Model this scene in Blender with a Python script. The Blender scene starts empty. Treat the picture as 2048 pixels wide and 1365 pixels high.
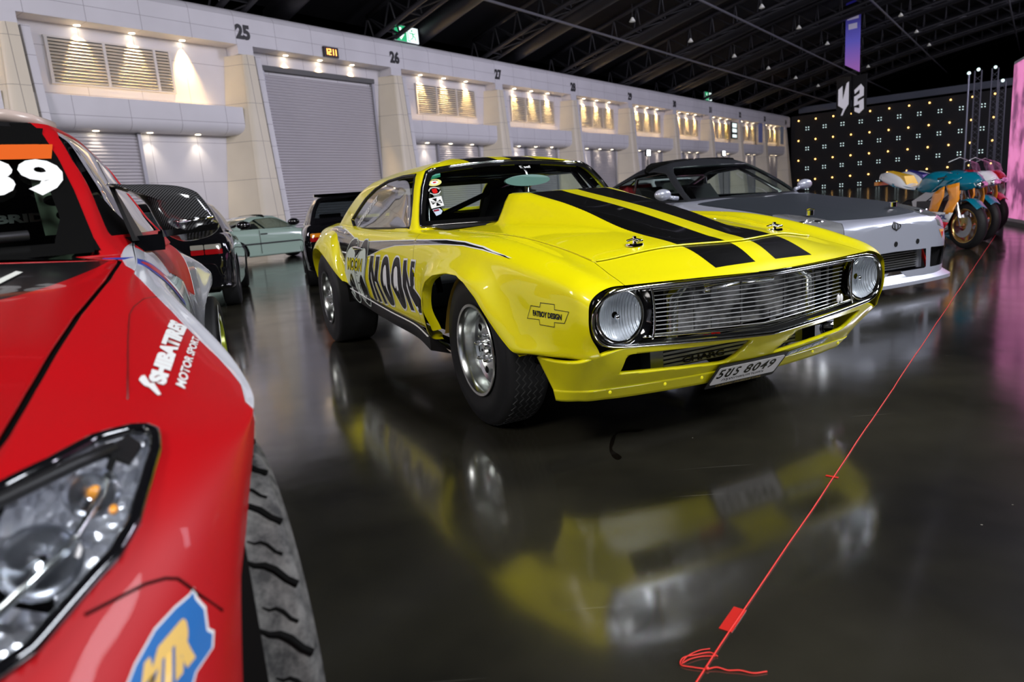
import bpy, bmesh, math, random
import numpy as np
from mathutils import Vector, Matrix
from mathutils.bvhtree import BVHTree
from mathutils.geometry import tessellate_polygon

sc = bpy.context.scene
COL = sc.collection
PI = math.pi
random.seed(7)

# ---------------------------------------------------------------- camera
F_PX, PITCH, ROLL, CAM_H = 1365.0, 0.1955, 0.0755, 0.9718
cam_d = bpy.data.cameras.new('camera'); cam = bpy.data.objects.new('camera', cam_d); COL.objects.link(cam)
_f = Vector((0, math.cos(PITCH), -math.sin(PITCH))); _r = Vector((1, 0, 0)); _d = _f.cross(_r)
_r2 = _r * math.cos(ROLL) + _d * math.sin(ROLL)
_d2 = -_r * math.sin(ROLL) + _d * math.cos(ROLL)
m = Matrix(((_r2.x, -_d2.x, -_f.x, 0), (_r2.y, -_d2.y, -_f.y, 0), (_r2.z, -_d2.z, -_f.z, CAM_H), (0, 0, 0, 1)))
cam.matrix_world = m
cam_d.sensor_width = 36.0; cam_d.lens = 36.0 * F_PX / 2048.0
cam_d.clip_start = 0.05; cam_d.clip_end = 400
cam_d.dof.use_dof = True; cam_d.dof.focus_distance = 2.9; cam_d.dof.aperture_fstop = 3.8
sc.camera = cam

# ---------------------------------------------------------------- world + exposure
w = bpy.data.worlds.new('world'); sc.world = w; w.use_nodes = True
w.node_tree.nodes['Background'].inputs[0].default_value = (0.55, 0.55, 0.75, 1)
w.node_tree.nodes['Background'].inputs[1].default_value = 0.0
sc.view_settings.view_transform = 'Standard'; sc.view_settings.look = 'None'
sc.view_settings.gamma = 1.0; sc.view_settings.exposure = 0.35
sc.view_settings.use_curve_mapping = False

# ---------------------------------------------------------------- frames
WX, WY, WA = -9.4947, 28.4212, 0.9076          # origin of bay line (number 25), heading along the wall
CU = Vector((math.cos(WA), math.sin(WA), 0)); CN = Vector((math.sin(WA), -math.cos(WA), 0))
def wallp(s, t, z):                              # along wall, out from wall, up
    return Vector((WX, WY, 0)) + CU * s + CN * t + Vector((0, 0, z))
CX, CY, CA = 0.5744, 3.3489, -1.13385            # yellow coupe: front axle on the floor, heading
def carp(x, y, z):
    c, s = math.cos(CA), math.sin(CA)
    return Vector((CX + c * x - s * y, CY + s * x + c * y, z))

# ---------------------------------------------------------------- ceiling floodlights (hall lighting)
def area(name, loc, target, size, power, color=(1, 1, 1), size_y=None):
    d = bpy.data.lights.new(name, 'AREA'); d.energy = power; d.color = color; d.size = size
    if size_y: d.shape = 'RECTANGLE'; d.size_y = size_y
    o = bpy.data.objects.new(name, d); COL.objects.link(o); o.location = loc
    o.rotation_euler = (Vector(target) - Vector(loc)).to_track_quat('-Z', 'Y').to_euler()
    return o
def point(name, loc, power, color=(1, 1, 1), r=0.08):
    d = bpy.data.lights.new(name, 'POINT'); d.energy = power; d.color = color; d.shadow_soft_size = r
    o = bpy.data.objects.new(name, d); COL.objects.link(o); o.location = loc
    return o
area('hall_floodlight', (6.5, -3.5, 9.0), (0.8, 3.0, 0.5), 3.0, 1080, (0.95, 0.97, 1.0))
area('hall_floodlight', (-4.5, -5.5, 9.0), (-1.5, 3.0, 0.6), 3.0, 650, (1.0, 0.96, 0.93))
area('hall_floodlight', (17, 9, 11.0), (3.5, 9.0, 0.0), 3.0, 1100, (0.86, 0.9, 1.0))
area('hall_floodlight', (24, 22, 12.0), (3, 38, 4.0), 6.0, 2600, (0.84, 0.80, 0.98))
area('hall_floodlight', (-17, 3, 9.3), (-9.0, 27.0, 4.0), 5.0, 1350, (0.90, 0.82, 0.92))
area('hall_floodlight', (48, 40, 14.0), (25, 75, 4.0), 6.0, 2600, (0.84, 0.80, 0.98))

# ---------------------------------------------------------------- materials
MATS = {}
def mat(name, col, rough=0.5, metal=0.0, coat=0.0, spec=0.5, emit=None, es=1.0, ior=1.5, trans=0.0, alpha=1.0, aniso=0.0):
    if name in MATS: return MATS[name]
    m = bpy.data.materials.new(name); m.use_nodes = True
    b = m.node_tree.nodes['Principled BSDF']
    b.inputs['Base Color'].default_value = (*col, 1); b.inputs['Roughness'].default_value = rough
    b.inputs['Metallic'].default_value = metal; b.inputs['Coat Weight'].default_value = coat
    b.inputs['Coat Roughness'].default_value = 0.03
    b.inputs['Specular IOR Level'].default_value = spec; b.inputs['IOR'].default_value = ior
    b.inputs['Transmission Weight'].default_value = trans; b.inputs['Alpha'].default_value = alpha
    b.inputs['Anisotropic'].default_value = aniso
    if emit: b.inputs['Emission Color'].default_value = (*emit, 1); b.inputs['Emission Strength'].default_value = es
    MATS[name] = m; return m
def nt(m): return m.node_tree.nodes, m.node_tree.links
def thin_glass(name, tint=(0.75, 0.9, 0.85), refl=0.12):
    m = bpy.data.materials.new(name); m.use_nodes = True; n, l = nt(m); n.clear()
    o = n.new('ShaderNodeOutputMaterial'); mx = n.new('ShaderNodeMixShader'); t = n.new('ShaderNodeBsdfTransparent')
    g = n.new('ShaderNodeBsdfGlossy'); g.inputs['Roughness'].default_value = 0.02
    lw = n.new('ShaderNodeLayerWeight'); lw.inputs[0].default_value = 0.5
    fr = n.new('ShaderNodeMath'); fr.operation = 'POWER'; fr.inputs[1].default_value = 4.0; l.new(lw.outputs[1], fr.inputs[0])
    ad = n.new('ShaderNodeMath'); ad.operation = 'MULTIPLY_ADD'; ad.inputs[1].default_value = 1 - refl; ad.inputs[2].default_value = refl
    t.inputs[0].default_value = (*tint, 1)
    l.new(fr.outputs[0], ad.inputs[0]); l.new(ad.outputs[0], mx.inputs[0]); l.new(t.outputs[0], mx.inputs[1]); l.new(g.outputs[0], mx.inputs[2])
    l.new(mx.outputs[0], o.inputs[0]); MATS[name] = m; return m
M_GLASS = thin_glass('window_glass', (0.86, 0.95, 0.91), 0.05)
M_GLASSD = thin_glass('dark_window_glass', (0.32, 0.36, 0.36), 0.10)
M_GLASSS = thin_glass('side_window_glass', (0.55, 0.6, 0.6), 0.42)
M_CLEAR = thin_glass('clear_lens', (0.93, 0.95, 0.97), 0.08)
M_BLACK = mat('black_plastic', (0.008, 0.008, 0.009), 0.45)
M_GBLACK = mat('gloss_black', (0.004, 0.004, 0.005), 0.08, coat=1.0)
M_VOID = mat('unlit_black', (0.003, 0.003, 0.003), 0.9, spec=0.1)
M_RUB = mat('tyre_rubber', (0.007, 0.007, 0.008), 0.6, spec=.35)
M_CHROME = mat('chrome', (0.86, 0.87, 0.9), 0.08, 1.0)
M_ALU = mat('polished_aluminium', (0.62, 0.65, 0.64), 0.22, 1.0)
M_STEEL = mat('dull_steel', (0.3, 0.3, 0.31), 0.4, 1.0)
M_WHITE = mat('white_vinyl', (0.75, 0.76, 0.76), 0.35)
M_DECK = mat('black_vinyl', (0.004, 0.004, 0.004), 0.25)
M_YEL = mat('yellow_paint', (0.80, 0.72, 0.0), 0.40, coat=0.75, spec=.3)
M_RED = mat('red_paint', (0.40, 0.002, 0.005), 0.45, coat=0.08, spec=.3)
M_REDP = mat('red_plastic', (0.6, 0.01, 0.01), 0.25)
M_SKIN = mat('skin', (0.35, 0.2, 0.14), 0.6)

# ---------------------------------------------------------------- mesh helpers
def link(name, V, F, m, parent=None, smooth=False, mats=None, mi=None, flat_angle=None):
    me = bpy.data.meshes.new(name); me.from_pydata([tuple(v) for v in V], [], [tuple(f) for f in F]); me.validate(); me.update()
    if mats:
        for q in mats: me.materials.append(q)
        if mi is not None and len(mi) == len(me.polygons): me.polygons.foreach_set('material_index', mi)
    elif m: me.materials.append(m)
    if smooth:
        me.polygons.foreach_set('use_smooth', [True] * len(me.polygons))
        if flat_angle:
            me.set_sharp_from_angle(angle=math.radians(flat_angle))
    o = bpy.data.objects.new(name, me); COL.objects.link(o)
    if parent: o.parent = parent
    return o
class MB:
    def __init__(s): s.V = []; s.F = []
    def add(s, V, F):
        n = len(s.V); s.V += [tuple(v) for v in V]; s.F += [tuple(i + n for i in f) for f in F]; return s
    def box(s, x0, x1, y0, y1, z0, z1):
        V = [(x, y, z) for x in (x0, x1) for y in (y0, y1) for z in (z0, z1)]
        return s.add(V, [(0, 1, 3, 2), (4, 6, 7, 5), (0, 4, 5, 1), (2, 3, 7, 6), (0, 2, 6, 4), (1, 5, 7, 3)])
    def hexa(s, P):   # 8 points bottom quad, top quad
        return s.add(P, [(3, 2, 1, 0), (4, 5, 6, 7), (0, 1, 5, 4), (1, 2, 6, 5), (2, 3, 7, 6), (3, 0, 4, 7)])
    def tube(s, P, r, n=8, cap=True, closed=False):
        P = [Vector(p) for p in P]; k = len(P); R = r if isinstance(r, (list, tuple)) else [r] * k
        V = []; up = None
        for i, p in enumerate(P):
            a = P[(i - 1) % k] if (closed or i > 0) else p; b = P[(i + 1) % k] if (closed or i < k - 1) else p
            t = (b - a)
            if t.length < 1e-9: t = Vector((0, 0, 1))
            t.normalize()
            if up is None: up = t.orthogonal().normalized()
            up = (up - t * up.dot(t))
            if up.length < 1e-6: up = t.orthogonal()
            up.normalize(); sd = t.cross(up)
            for j in range(n):
                an = 2 * PI * j / n; V.append(p + up * math.cos(an) * R[i] + sd * math.sin(an) * R[i])
        F = []
        for i in range(k if closed else k - 1):
            for j in range(n):
                a = i * n + j; b = i * n + (j + 1) % n; c = ((i + 1) % k) * n + (j + 1) % n; d = ((i + 1) % k) * n + j
                F.append((a, b, c, d))
        if cap and not closed: F.append(tuple(range(n))[::-1]); F.append(tuple((k - 1) * n + j for j in range(n)))
        return s.add(V, F)
    def lathe(s, prof, org=(0, 0, 0), axis='y', n=48, ang=2 * PI, a0=0):   # prof: (radius, height along axis)
        V = []; full = abs(ang - 2 * PI) < 1e-6; m = n if full else n + 1
        for r, h in prof:
            for j in range(m):
                a = a0 + ang * j / n; c, d = r * math.cos(a), r * math.sin(a)
                p = {'y': (c, h, d), 'x': (h, c, d), 'z': (c, d, h)}[axis]
                V.append((org[0] + p[0], org[1] + p[1], org[2] + p[2]))
        F = []
        for i in range(len(prof) - 1):
            for j in range(n):
                a = i * m + j; b = i * m + (j + 1) % m; F.append((a, b, b + m, a + m) if axis != 'y' else (a, a + m, b + m, b))
        return s.add(V, F)
    def sphere(s, c, r, n=12, sc_=(1, 1, 1)):
        V = []; F = []
        for i in range(n // 2 + 1):
            th = PI * i / (n // 2)
            for j in range(n):
                ph = 2 * PI * j / n
                V.append((c[0] + sc_[0] * r * math.sin(th) * math.cos(ph), c[1] + sc_[1] * r * math.sin(th) * math.sin(ph), c[2] + sc_[2] * r * math.cos(th)))
        for i in range(n // 2):
            for j in range(n):
                a = i * n + j; b = i * n + (j + 1) % n; F.append((a, a + n, b + n, b))
        return s.add(V, F)
    def plate(s, poly, fn, th):     # poly 2D list, fn(u,v)->3D point, th: Vector offset
        k = len(poly); A = [Vector(fn(*q)) for q in poly]; B = [a + Vector(th) for a in A]
        tr = tessellate_polygon([[Vector((q[0], q[1], 0)) for q in poly]])
        F = [tuple(t) for t in tr] + [tuple(i + k for i in t[::-1]) for t in tr]
        F += [(i, (i + 1) % k, (i + 1) % k + k, i + k) for i in range(k)]
        return s.add(A + B, F)
    def obj(s, name, m, parent=None, smooth=False, angle=None): 
        o = link(name, s.V, s.F, m, parent, smooth, flat_angle=angle)
        bm = bmesh.new(); bm.from_mesh(o.data); bmesh.ops.recalc_face_normals(bm, faces=bm.faces); bm.to_mesh(o.data); bm.free()
        return o
def cr(P, n):          # Catmull-Rom resample of (k, d) array to n samples
    P = np.asarray(P, float); k = len(P); t = np.linspace(0, k - 1, n); i = np.clip(t.astype(int), 0, k - 2); f = (t - i)[:, None]
    sh = (-1,) + (1,) * (P.ndim - 1); f = (t - i).reshape(sh)
    p0 = P[np.clip(i - 1, 0, k - 1)]; p1 = P[i]; p2 = P[i + 1]; p3 = P[np.clip(i + 2, 0, k - 1)]
    p0 = np.where((i == 0).reshape(sh), 2 * p1 - p2, p0); p3 = np.where((i == k - 2).reshape(sh), 2 * p2 - p1, p3)
    return 0.5 * (2 * p1 + (p2 - p0) * f + (2 * p0 - 5 * p1 + 4 * p2 - p3) * f ** 2 + (3 * p1 - p0 - 3 * p2 + p3) * f ** 3)
def loft(S, nu, nv):
    G = cr(np.asarray(S, float), nu); G = np.swapaxes(cr(np.swapaxes(G, 0, 1), nv), 0, 1); return G
def grid_vf(G, close_u=False, close_v=False):
    nu, nv = G.shape[:2]; V = G.reshape(-1, 3); F = []
    for i in range(nu if close_u else nu - 1):
        for j in range(nv if close_v else nv - 1):
            a = i * nv + j; b = i * nv + (j + 1) % nv; c = ((i + 1) % nu) * nv + (j + 1) % nv; d = ((i + 1) % nu) * nv + j
            F.append((a, b, c, d))
    return V, F
def clip(V, F, fn):      # keep the side where fn(V) >= 0, cutting faces exactly on the line
    V = np.asarray(V, float); s = fn(V); NV = [tuple(v) for v in V]; cache = {}; out = []
    for f in F:
        sf = [s[i] for i in f]
        if min(sf) >= 0: out.append(tuple(f)); continue
        if max(sf) < 0: continue
        nf = []; k = len(f)
        for a in range(k):
            i, j = f[a], f[(a + 1) % k]
            if s[i] >= 0: nf.append(i)
            if (s[i] >= 0) != (s[j] >= 0):
                key = (min(i, j), max(i, j))
                if key not in cache:
                    t = s[i] / (s[i] - s[j]); cache[key] = len(NV); NV.append(tuple(V[i] + (V[j] - V[i]) * t))
                nf.append(cache[key])
        if len(nf) >= 3: out.append(tuple(nf))
    used = sorted({i for f in out for i in f}); mp = {u: n for n, u in enumerate(used)}
    return np.array([NV[u] for u in used]) if used else np.zeros((0, 3)), [tuple(mp[i] for i in f) for f in out]
def sdf(P, poly):        # signed distance of 2D points, positive inside
    P = np.asarray(P, float); poly = np.asarray(poly, float); d = np.full(len(P), 1e9); ins = np.zeros(len(P), bool)
    for a, b in zip(poly, np.roll(poly, -1, 0)):
        e = b - a; w_ = P - a; t = np.clip((w_ @ e) / max(e @ e, 1e-12), 0, 1); d = np.minimum(d, np.linalg.norm(w_ - t[:, None] * e, axis=1))
        c1 = (a[1] <= P[:, 1]) != (b[1] <= P[:, 1])
        xx = a[0] + (P[:, 1] - a[1]) / (b[1] - a[1] if abs(b[1] - a[1]) > 1e-12 else 1e-12) * e[0]
        ins ^= c1 & (P[:, 0] < xx)
    return np.where(ins, d, -d)
def mirror_vf(V, F):
    V = np.asarray(V, float); n = len(V); W = V.copy(); W[:, 1] *= -1
    return np.vstack([V, W]), list(F) + [tuple(i + n for i in f[::-1]) for f in F]
def merge(o, d=0.0004):
    bm = bmesh.new(); bm.from_mesh(o.data); bmesh.ops.remove_doubles(bm, verts=bm.verts, dist=d)
    bm.to_mesh(o.data); bm.free(); return o
def outward(o):
    bm = bmesh.new(); bm.from_mesh(o.data); bmesh.ops.recalc_face_normals(bm, faces=bm.faces); bm.to_mesh(o.data); bm.free(); return o
def solid(o, th, off=-1, inner=None):
    md = o.modifiers.new('thickness', 'SOLIDIFY'); md.thickness = th; md.offset = off
    if inner: o.data.materials.append(inner); md.material_offset = 1; md.material_offset_rim = 0
    return o
def text_vf(txt, bold=0.0, shear=0.0, space=1.0):
    c = bpy.data.curves.new('t', 'FONT'); c.body = txt; c.offset = bold; c.shear = shear; c.space_character = space; c.resolution_u = 3
    o = bpy.data.objects.new('t', c); COL.objects.link(o); dg = bpy.context.evaluated_depsgraph_get()
    me = o.evaluated_get(dg).to_mesh(); V = np.array([v.co[:] for v in me.vertices]); F = [tuple(p.vertices) for p in me.polygons]
    o.evaluated_get(dg).to_mesh_clear(); bpy.data.objects.remove(o); bpy.data.curves.remove(c)
    if len(V):
        V[:, 0] -= V[:, 0].min(); V[:, 1] -= V[:, 1].min(); V[:, 0] /= V[:, 0].max(); V[:, 1] /= V[:, 1].max()
    return V, F          # normalised to the unit square
def subdiv(V, F, mx):
    bm = bmesh.new(); vs = [bm.verts.new(v) for v in V]
    for f in F:
        try: bm.faces.new([vs[i] for i in f])
        except ValueError: pass
    bmesh.ops.triangulate(bm, faces=bm.faces)
    for _ in range(6):
        e = [q for q in bm.edges if q.calc_length() > mx]
        if not e: break
        bmesh.ops.subdivide_edges(bm, edges=e, cuts=1); bmesh.ops.triangulate(bm, faces=bm.faces)
    bm.verts.index_update(); V = np.array([v.co[:] for v in bm.verts]); F = [tuple(v.index for v in f.verts) for f in bm.faces]; bm.free()
    return V, F
def bvh_of(*objs):
    V = []; F = []
    for o in objs:
        n = len(V); V += [v.co.copy() for v in o.data.vertices]; F += [tuple(i + n for i in p.vertices) for p in o.data.polygons]
    return BVHTree.FromPolygons(V, F)
def decal(name, V, F, fn, bvh, dirn, m, parent, off=0.0015, mx=0.03, smooth=True):
    # fn maps flat (u, v) to a 3D start point; shot along dirn onto the surface
    V, F = subdiv(V, F, mx) if mx else (V, F); out = []; d = Vector(dirn).normalized(); last = None; miss = 0; bad = set()
    for i, v in enumerate(V):
        p = Vector(fn(v[0], v[1])); h = bvh.ray_cast(p, d)
        if h[0] is None: out.append(p); bad.add(i)
        else: out.append(h[0] - d * off)
    F = [f for f in F if not any(i in bad for i in f)]
    if not F: print('DECAL MISS', name); return None
    return link(name, out, F, m, parent, smooth)
def thing(name, label, cat, loc=(0, 0, 0), rz=0, group=None):
    o = bpy.data.objects.new(name, None); COL.objects.link(o); o.location = loc; o.rotation_euler = (0, 0, rz)
    o['label'] = label; o['category'] = cat
    if group: o['group'] = group
    return o
def tag(o, label, cat, group=None):
    o['label'] = label; o['category'] = cat
    if group: o['group'] = group
    return o
def dup(root, loc, rz=None, label=None):
    r = root.copy(); COL.objects.link(r); r.location = loc
    if rz is not None: r.rotation_euler = (0, 0, rz)
    if label: r['label'] = label
    for ch in root.children:
        c = ch.copy(); COL.objects.link(c); c.parent = r
        for g in ch.children:
            d = g.copy(); COL.objects.link(d); d.parent = c
    return r
def rrect(x0, x1, y0, y1, r, n=5):
    P = []
    for cx, cy, a0 in ((x1 - r, y1 - r, 0), (x0 + r, y1 - r, 90), (x0 + r, y0 + r, 180), (x1 - r, y0 + r, 270)):
        for i in range(n + 1):
            a = math.radians(a0 + 90 * i / n); P.append((cx + r * math.cos(a), cy + r * math.sin(a)))
    return P
# ================================================================ THE HALL
def in_wall(o):
    o.location = (WX, WY, 0); o.rotation_euler = (0, 0, WA); return o
def struct(o): o['kind'] = 'structure'; return o
def wmb(): return MB()      # wall-local: x along the wall, y = -t (into the wall), z up

def panel_mat(name, col, pw, ph, ox=0, oz=0, rough=0.45):
    m = mat(name, col, rough); n, l = nt(m); b = n['Principled BSDF']
    tc = n.new('ShaderNodeTexCoord'); sp = n.new('ShaderNodeSeparateXYZ'); l.new(tc.outputs['Object'], sp.inputs[0])
    def seam(out, w_, off, th):
        a = n.new('ShaderNodeMath'); a.operation = 'ADD'; a.inputs[1].default_value = off + 1000 * w_; l.new(out, a.inputs[0])
        d = n.new('ShaderNodeMath'); d.operation = 'DIVIDE'; d.inputs[1].default_value = w_; l.new(a.outputs[0], d.inputs[0])
        f = n.new('ShaderNodeMath'); f.operation = 'FRACT'; l.new(d.outputs[0], f.inputs[0])
        c = n.new('ShaderNodeMath'); c.operation = 'LESS_THAN'; c.inputs[1].default_value = th / w_; l.new(f.outputs[0], c.inputs[0]); return c
    s1 = seam(sp.outputs[0], pw, ox, 0.016); s2 = seam(sp.outputs[2], ph, oz, 0.015)
    mx = n.new('ShaderNodeMath'); mx.operation = 'MAXIMUM'; l.new(s1.outputs[0], mx.inputs[0]); l.new(s2.outputs[0], mx.inputs[1])
    ns = n.new('ShaderNodeTexNoise'); ns.inputs['Scale'].default_value = 0.7; l.new(tc.outputs['Object'], ns.inputs[0])
    rp = n.new('ShaderNodeMapRange'); rp.inputs[3].default_value = 0.86; rp.inputs[4].default_value = 1.08; l.new(ns.outputs[0], rp.inputs[0])
    cm = n.new('ShaderNodeMix'); cm.data_type = 'RGBA'; cm.blend_type = 'MULTIPLY'; cm.inputs[0].default_value = 1
    cm.inputs[6].default_value = (*col, 1); l.new(rp.outputs[0], cm.inputs[7])
    c2 = n.new('ShaderNodeMix'); c2.data_type = 'RGBA'; l.new(mx.outputs[0], c2.inputs[0]); l.new(cm.outputs[2], c2.inputs[6])
    c2.inputs[7].default_value = (col[0] * .42, col[1] * .40, col[2] * .42, 1); l.new(c2.outputs[2], b.inputs['Base Color'])
    return m
M_PANEL = panel_mat('white_wall_panels', (0.72, 0.70, 0.72), 1.78, 1.46, 0.35, 0.18)
M_BEAM = panel_mat('white_beam_panels', (0.74, 0.73, 0.76), 1.78, 0.86, 0.35, 0.28)
M_CREAM = panel_mat('cream_pillar_panels', (0.78, 0.71, 0.56), 50, 1.46, 0, 0.18)
M_GREYM = mat('grey_metal', (0.33, 0.33, 0.36), 0.4, 0.3)
M_SHUT = mat('shutter_slats', (0.52, 0.50, 0.52), 0.42, 0.35)
M_VENT = mat('vent_slats', (0.68, 0.62, 0.52), 0.4)
M_DIGIT = mat('black_lettering', (0.01, 0.01, 0.012), 0.5)

# floor: dark polished concrete
def floor_mat():
    m = mat('polished_concrete', (0.02, 0.019, 0.015), 0.16); n, l = nt(m); b = n['Principled BSDF']
    tc = n.new('ShaderNodeTexCoord')
    def noise(sc_, det=4, ro=0.55):
        q = n.new('ShaderNodeTexNoise'); q.inputs['Scale'].default_value = sc_; q.inputs['Detail'].default_value = det
        q.inputs['Roughness'].default_value = ro; l.new(tc.outputs['Object'], q.inputs[0]); return q
    a = noise(0.9, 6); r = n.new('ShaderNodeValToRGB'); l.new(a.outputs[0], r.inputs[0])
    r.color_ramp.elements[0].position = 0.35; r.color_ramp.elements[0].color = (0.010, 0.0095, 0.0075, 1)
    r.color_ramp.elements[1].position = 0.72; r.color_ramp.elements[1].color = (0.040, 0.037, 0.025, 1)
    # specks and scratches
    v = n.new('ShaderNodeTexVoronoi'); v.feature = 'F1'; v.inputs['Scale'].default_value = 9.0; l.new(tc.outputs['Object'], v.inputs[0])
    lt = n.new('ShaderNodeMath'); lt.operation = 'LESS_THAN'; lt.inputs[1].default_value = 0.028; l.new(v.outputs[0], lt.inputs[0])
    nz = noise(3.1, 2); gt = n.new('ShaderNodeMath'); gt.operation = 'GREATER_THAN'; gt.inputs[1].default_value = 0.56; l.new(nz.outputs[0], gt.inputs[0])
    mu = n.new('ShaderNodeMath'); mu.operation = 'MULTIPLY'; l.new(lt.outputs[0], mu.inputs[0]); l.new(gt.outputs[0], mu.inputs[1])
    mp = n.new('ShaderNodeMapping'); mp.inputs['Rotation'].default_value = (0, 0, 0.5); mp.inputs['Scale'].default_value = (1.2, 40, 1); l.new(tc.outputs['Object'], mp.inputs[0])
    s = n.new('ShaderNodeTexNoise'); s.inputs['Scale'].default_value = 1.0; s.inputs['Detail'].default_value = 3; l.new(mp.outputs[0], s.inputs[0])
    sg = n.new('ShaderNodeMapRange'); sg.inputs[1].default_value = 0.70; sg.inputs[2].default_value = 0.76; sg.inputs[4].default_value = 0.25; l.new(s.outputs[0], sg.inputs[0])
    mm = n.new('ShaderNodeMath'); mm.operation = 'MAXIMUM'; l.new(mu.outputs[0], mm.inputs[0]); l.new(sg.outputs[0], mm.inputs[1])
    mx = n.new('ShaderNodeMix'); mx.data_type = 'RGBA'; l.new(mm.outputs[0], mx.inputs[0]); l.new(r.outputs[0], mx.inputs[6]); mx.inputs[7].default_value = (0.2, 0.19, 0.16, 1)
    l.new(mx.outputs[2], b.inputs['Base Color'])
    rr = n.new('ShaderNodeMapRange'); rn = noise(2.3, 5); l.new(rn.outputs[0], rr.inputs[0]); rr.inputs[1].default_value = 0.3; rr.inputs[2].default_value = 0.7
    rr.inputs[3].default_value = 0.10; rr.inputs[4].default_value = 0.17; l.new(rr.outputs[0], b.inputs['Roughness'])
    b.inputs['IOR'].default_value = 2.7
    b.inputs['Specular IOR Level'].default_value = 0.5
    bp = n.new('ShaderNodeBump'); bp.inputs['Strength'].default_value = 0.06; bp.inputs['Distance'].default_value = 0.02
    l.new(noise(1.6, 3).outputs[0], bp.inputs['Height']); l.new(bp.outputs[0], b.inputs['Normal'])
    return m
M_FLOOR = floor_mat()
struct(link('floor', [(-60, -30, 0), (130, -30, 0), (130, 110, 0), (-60, 110, 0)], [(0, 1, 2, 3)], M_FLOOR))

S0, S1 = -24.0, 73.75
# recessed back wall, with the tall door opening of bay 25-26 and low openings elsewhere left as panels behind shutters
b = wmb(); b.box(S0, S1, 0.76, 1.1, 0, 9.0)
wall = struct(in_wall(b.obj('wall_left', M_PANEL)))
# long top beam with rounded crown
prof = [(0.0, 7.84), (0.0, 8.85)] + [(0.45 - 0.45 * math.cos(a), 8.78 + 0.4 * math.sin(a)) for a in np.linspace(0.2, PI / 2, 7)] + [(1.6, 9.2), (1.6, 7.84)]
def extrude_prof(prof, xs, name, m, smooth=True):
    V = []; F = []; k = len(prof)
    for x in xs: V += [(x, y, z) for y, z in prof]
    for i in range(len(xs) - 1):
        for j in range(k):
            a = i * k + j; c = i * k + (j + 1) % k; F.append((a, c, c + k, a + k))
    F.append(tuple(range(k))); F.append(tuple((len(xs) - 1) * k + j for j in range(k))[::-1])
    o = link(name, V, F, m, None, smooth, flat_angle=40); return outward(o)
struct(in_wall(extrude_prof(prof, [S0, S1], 'trim_1', M_BEAM)))

# pillars between the bays
def pillar_mesh():
    zs = [0, 1.5, 3.1, 4.6, 6.0, 7.5]; V = []; F = []
    for z in zs:
        q = 1 - z / 7.5; tf = 0.02 + 0.72 * q ** 1.1; sl = -0.16 - 0.62 * q; bl = -0.50 - 1.0 * q
        pl = [(bl, 0.78), (sl - 0.02, -tf + 0.10)]
        for a in np.linspace(PI, PI / 2, 6): pl.append((sl + 0.22 + 0.24 * math.cos(a), -tf + 0.14 - 0.14 * math.sin(a)))
        pl += [(0.32, -tf), (0.34, -tf + 0.05), (0.34, 0.78)]
        V += [(x, y, z) for x, y in pl]; k = len(pl)
    for i in range(len(zs) - 1):
        for j in range(k):
            a = i * k + j; c = i * k + (j + 1) % k; F.append((a, c, c + k, a + k))
    F.append(tuple(range(k))[::-1]); F.append(tuple((len(zs) - 1) * k + j for j in range(k)))
    return V, F
PV, PF = pillar_mesh()
M_PIL = M_CREAM
pil_me = None
SB = wmb()
for z0, z1 in ((0, 7.5),):
    q0, q1 = 1.0, 0.0
    SB.hexa([(0.42, -0.62, 0), (0.66, -0.62, 0), (0.66, 0.78, 0), (0.42, 0.78, 0), (0.42, 0.06, 7.5), (0.66, 0.06, 7.5), (0.66, 0.78, 7.5), (0.42, 0.78, 7.5)])
CB = wmb().box(-0.33, 0.33, 0.0, 0.76, 7.49, 7.845)
first = None
for n in range(-3, 10):
    if first is None:
        o = outward(link('trim_2', PV, PF, M_PIL, None, True, flat_angle=35)); st = SB.obj('edge_strip', M_BEAM, o); gv = wmb().box(0.34, 0.42, 0.2, 0.78, 0, 7.5).obj('groove', M_GREYM, o)
        cp = CB.obj('capital', M_BEAM, o); kids = (st, gv, cp); first = o
    else:
        o = first.copy(); COL.objects.link(o)
        for kk in kids:
            c_ = kk.copy(); COL.objects.link(c_); c_.parent = o
        o.name = 'trim_%d' % (n + 5)
    o['kind'] = 'structure'
    o.location = wallp(8.0 * n, 0, 0); o.rotation_euler = (0, 0, WA)

# balconies with rounded lower edge: between pillars, all bays but the tall door bay (25-26)
bprof = [(0.78, 5.50), (0.0, 5.50)] + [(0.36 - 0.36 * math.cos(a), 4.82 - 0.34 * math.sin(a)) for a in np.linspace(0, PI / 2, 7)] + [(0.78, 4.48)]
bal = extrude_prof(bprof, [0.36, 7.52], 'trim_20', M_BEAM); bal['kind'] = 'structure'
bays = [n for n in range(-3, 9) if n != 0]
for i, n in enumerate(bays):
    o = bal if i == 0 else bal.copy()
    if i: COL.objects.link(o); o.name = 'trim_%d' % (20 + i)
    o.location = wallp(8.0 * n, 0, 0); o.rotation_euler = (0, 0, WA)

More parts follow.
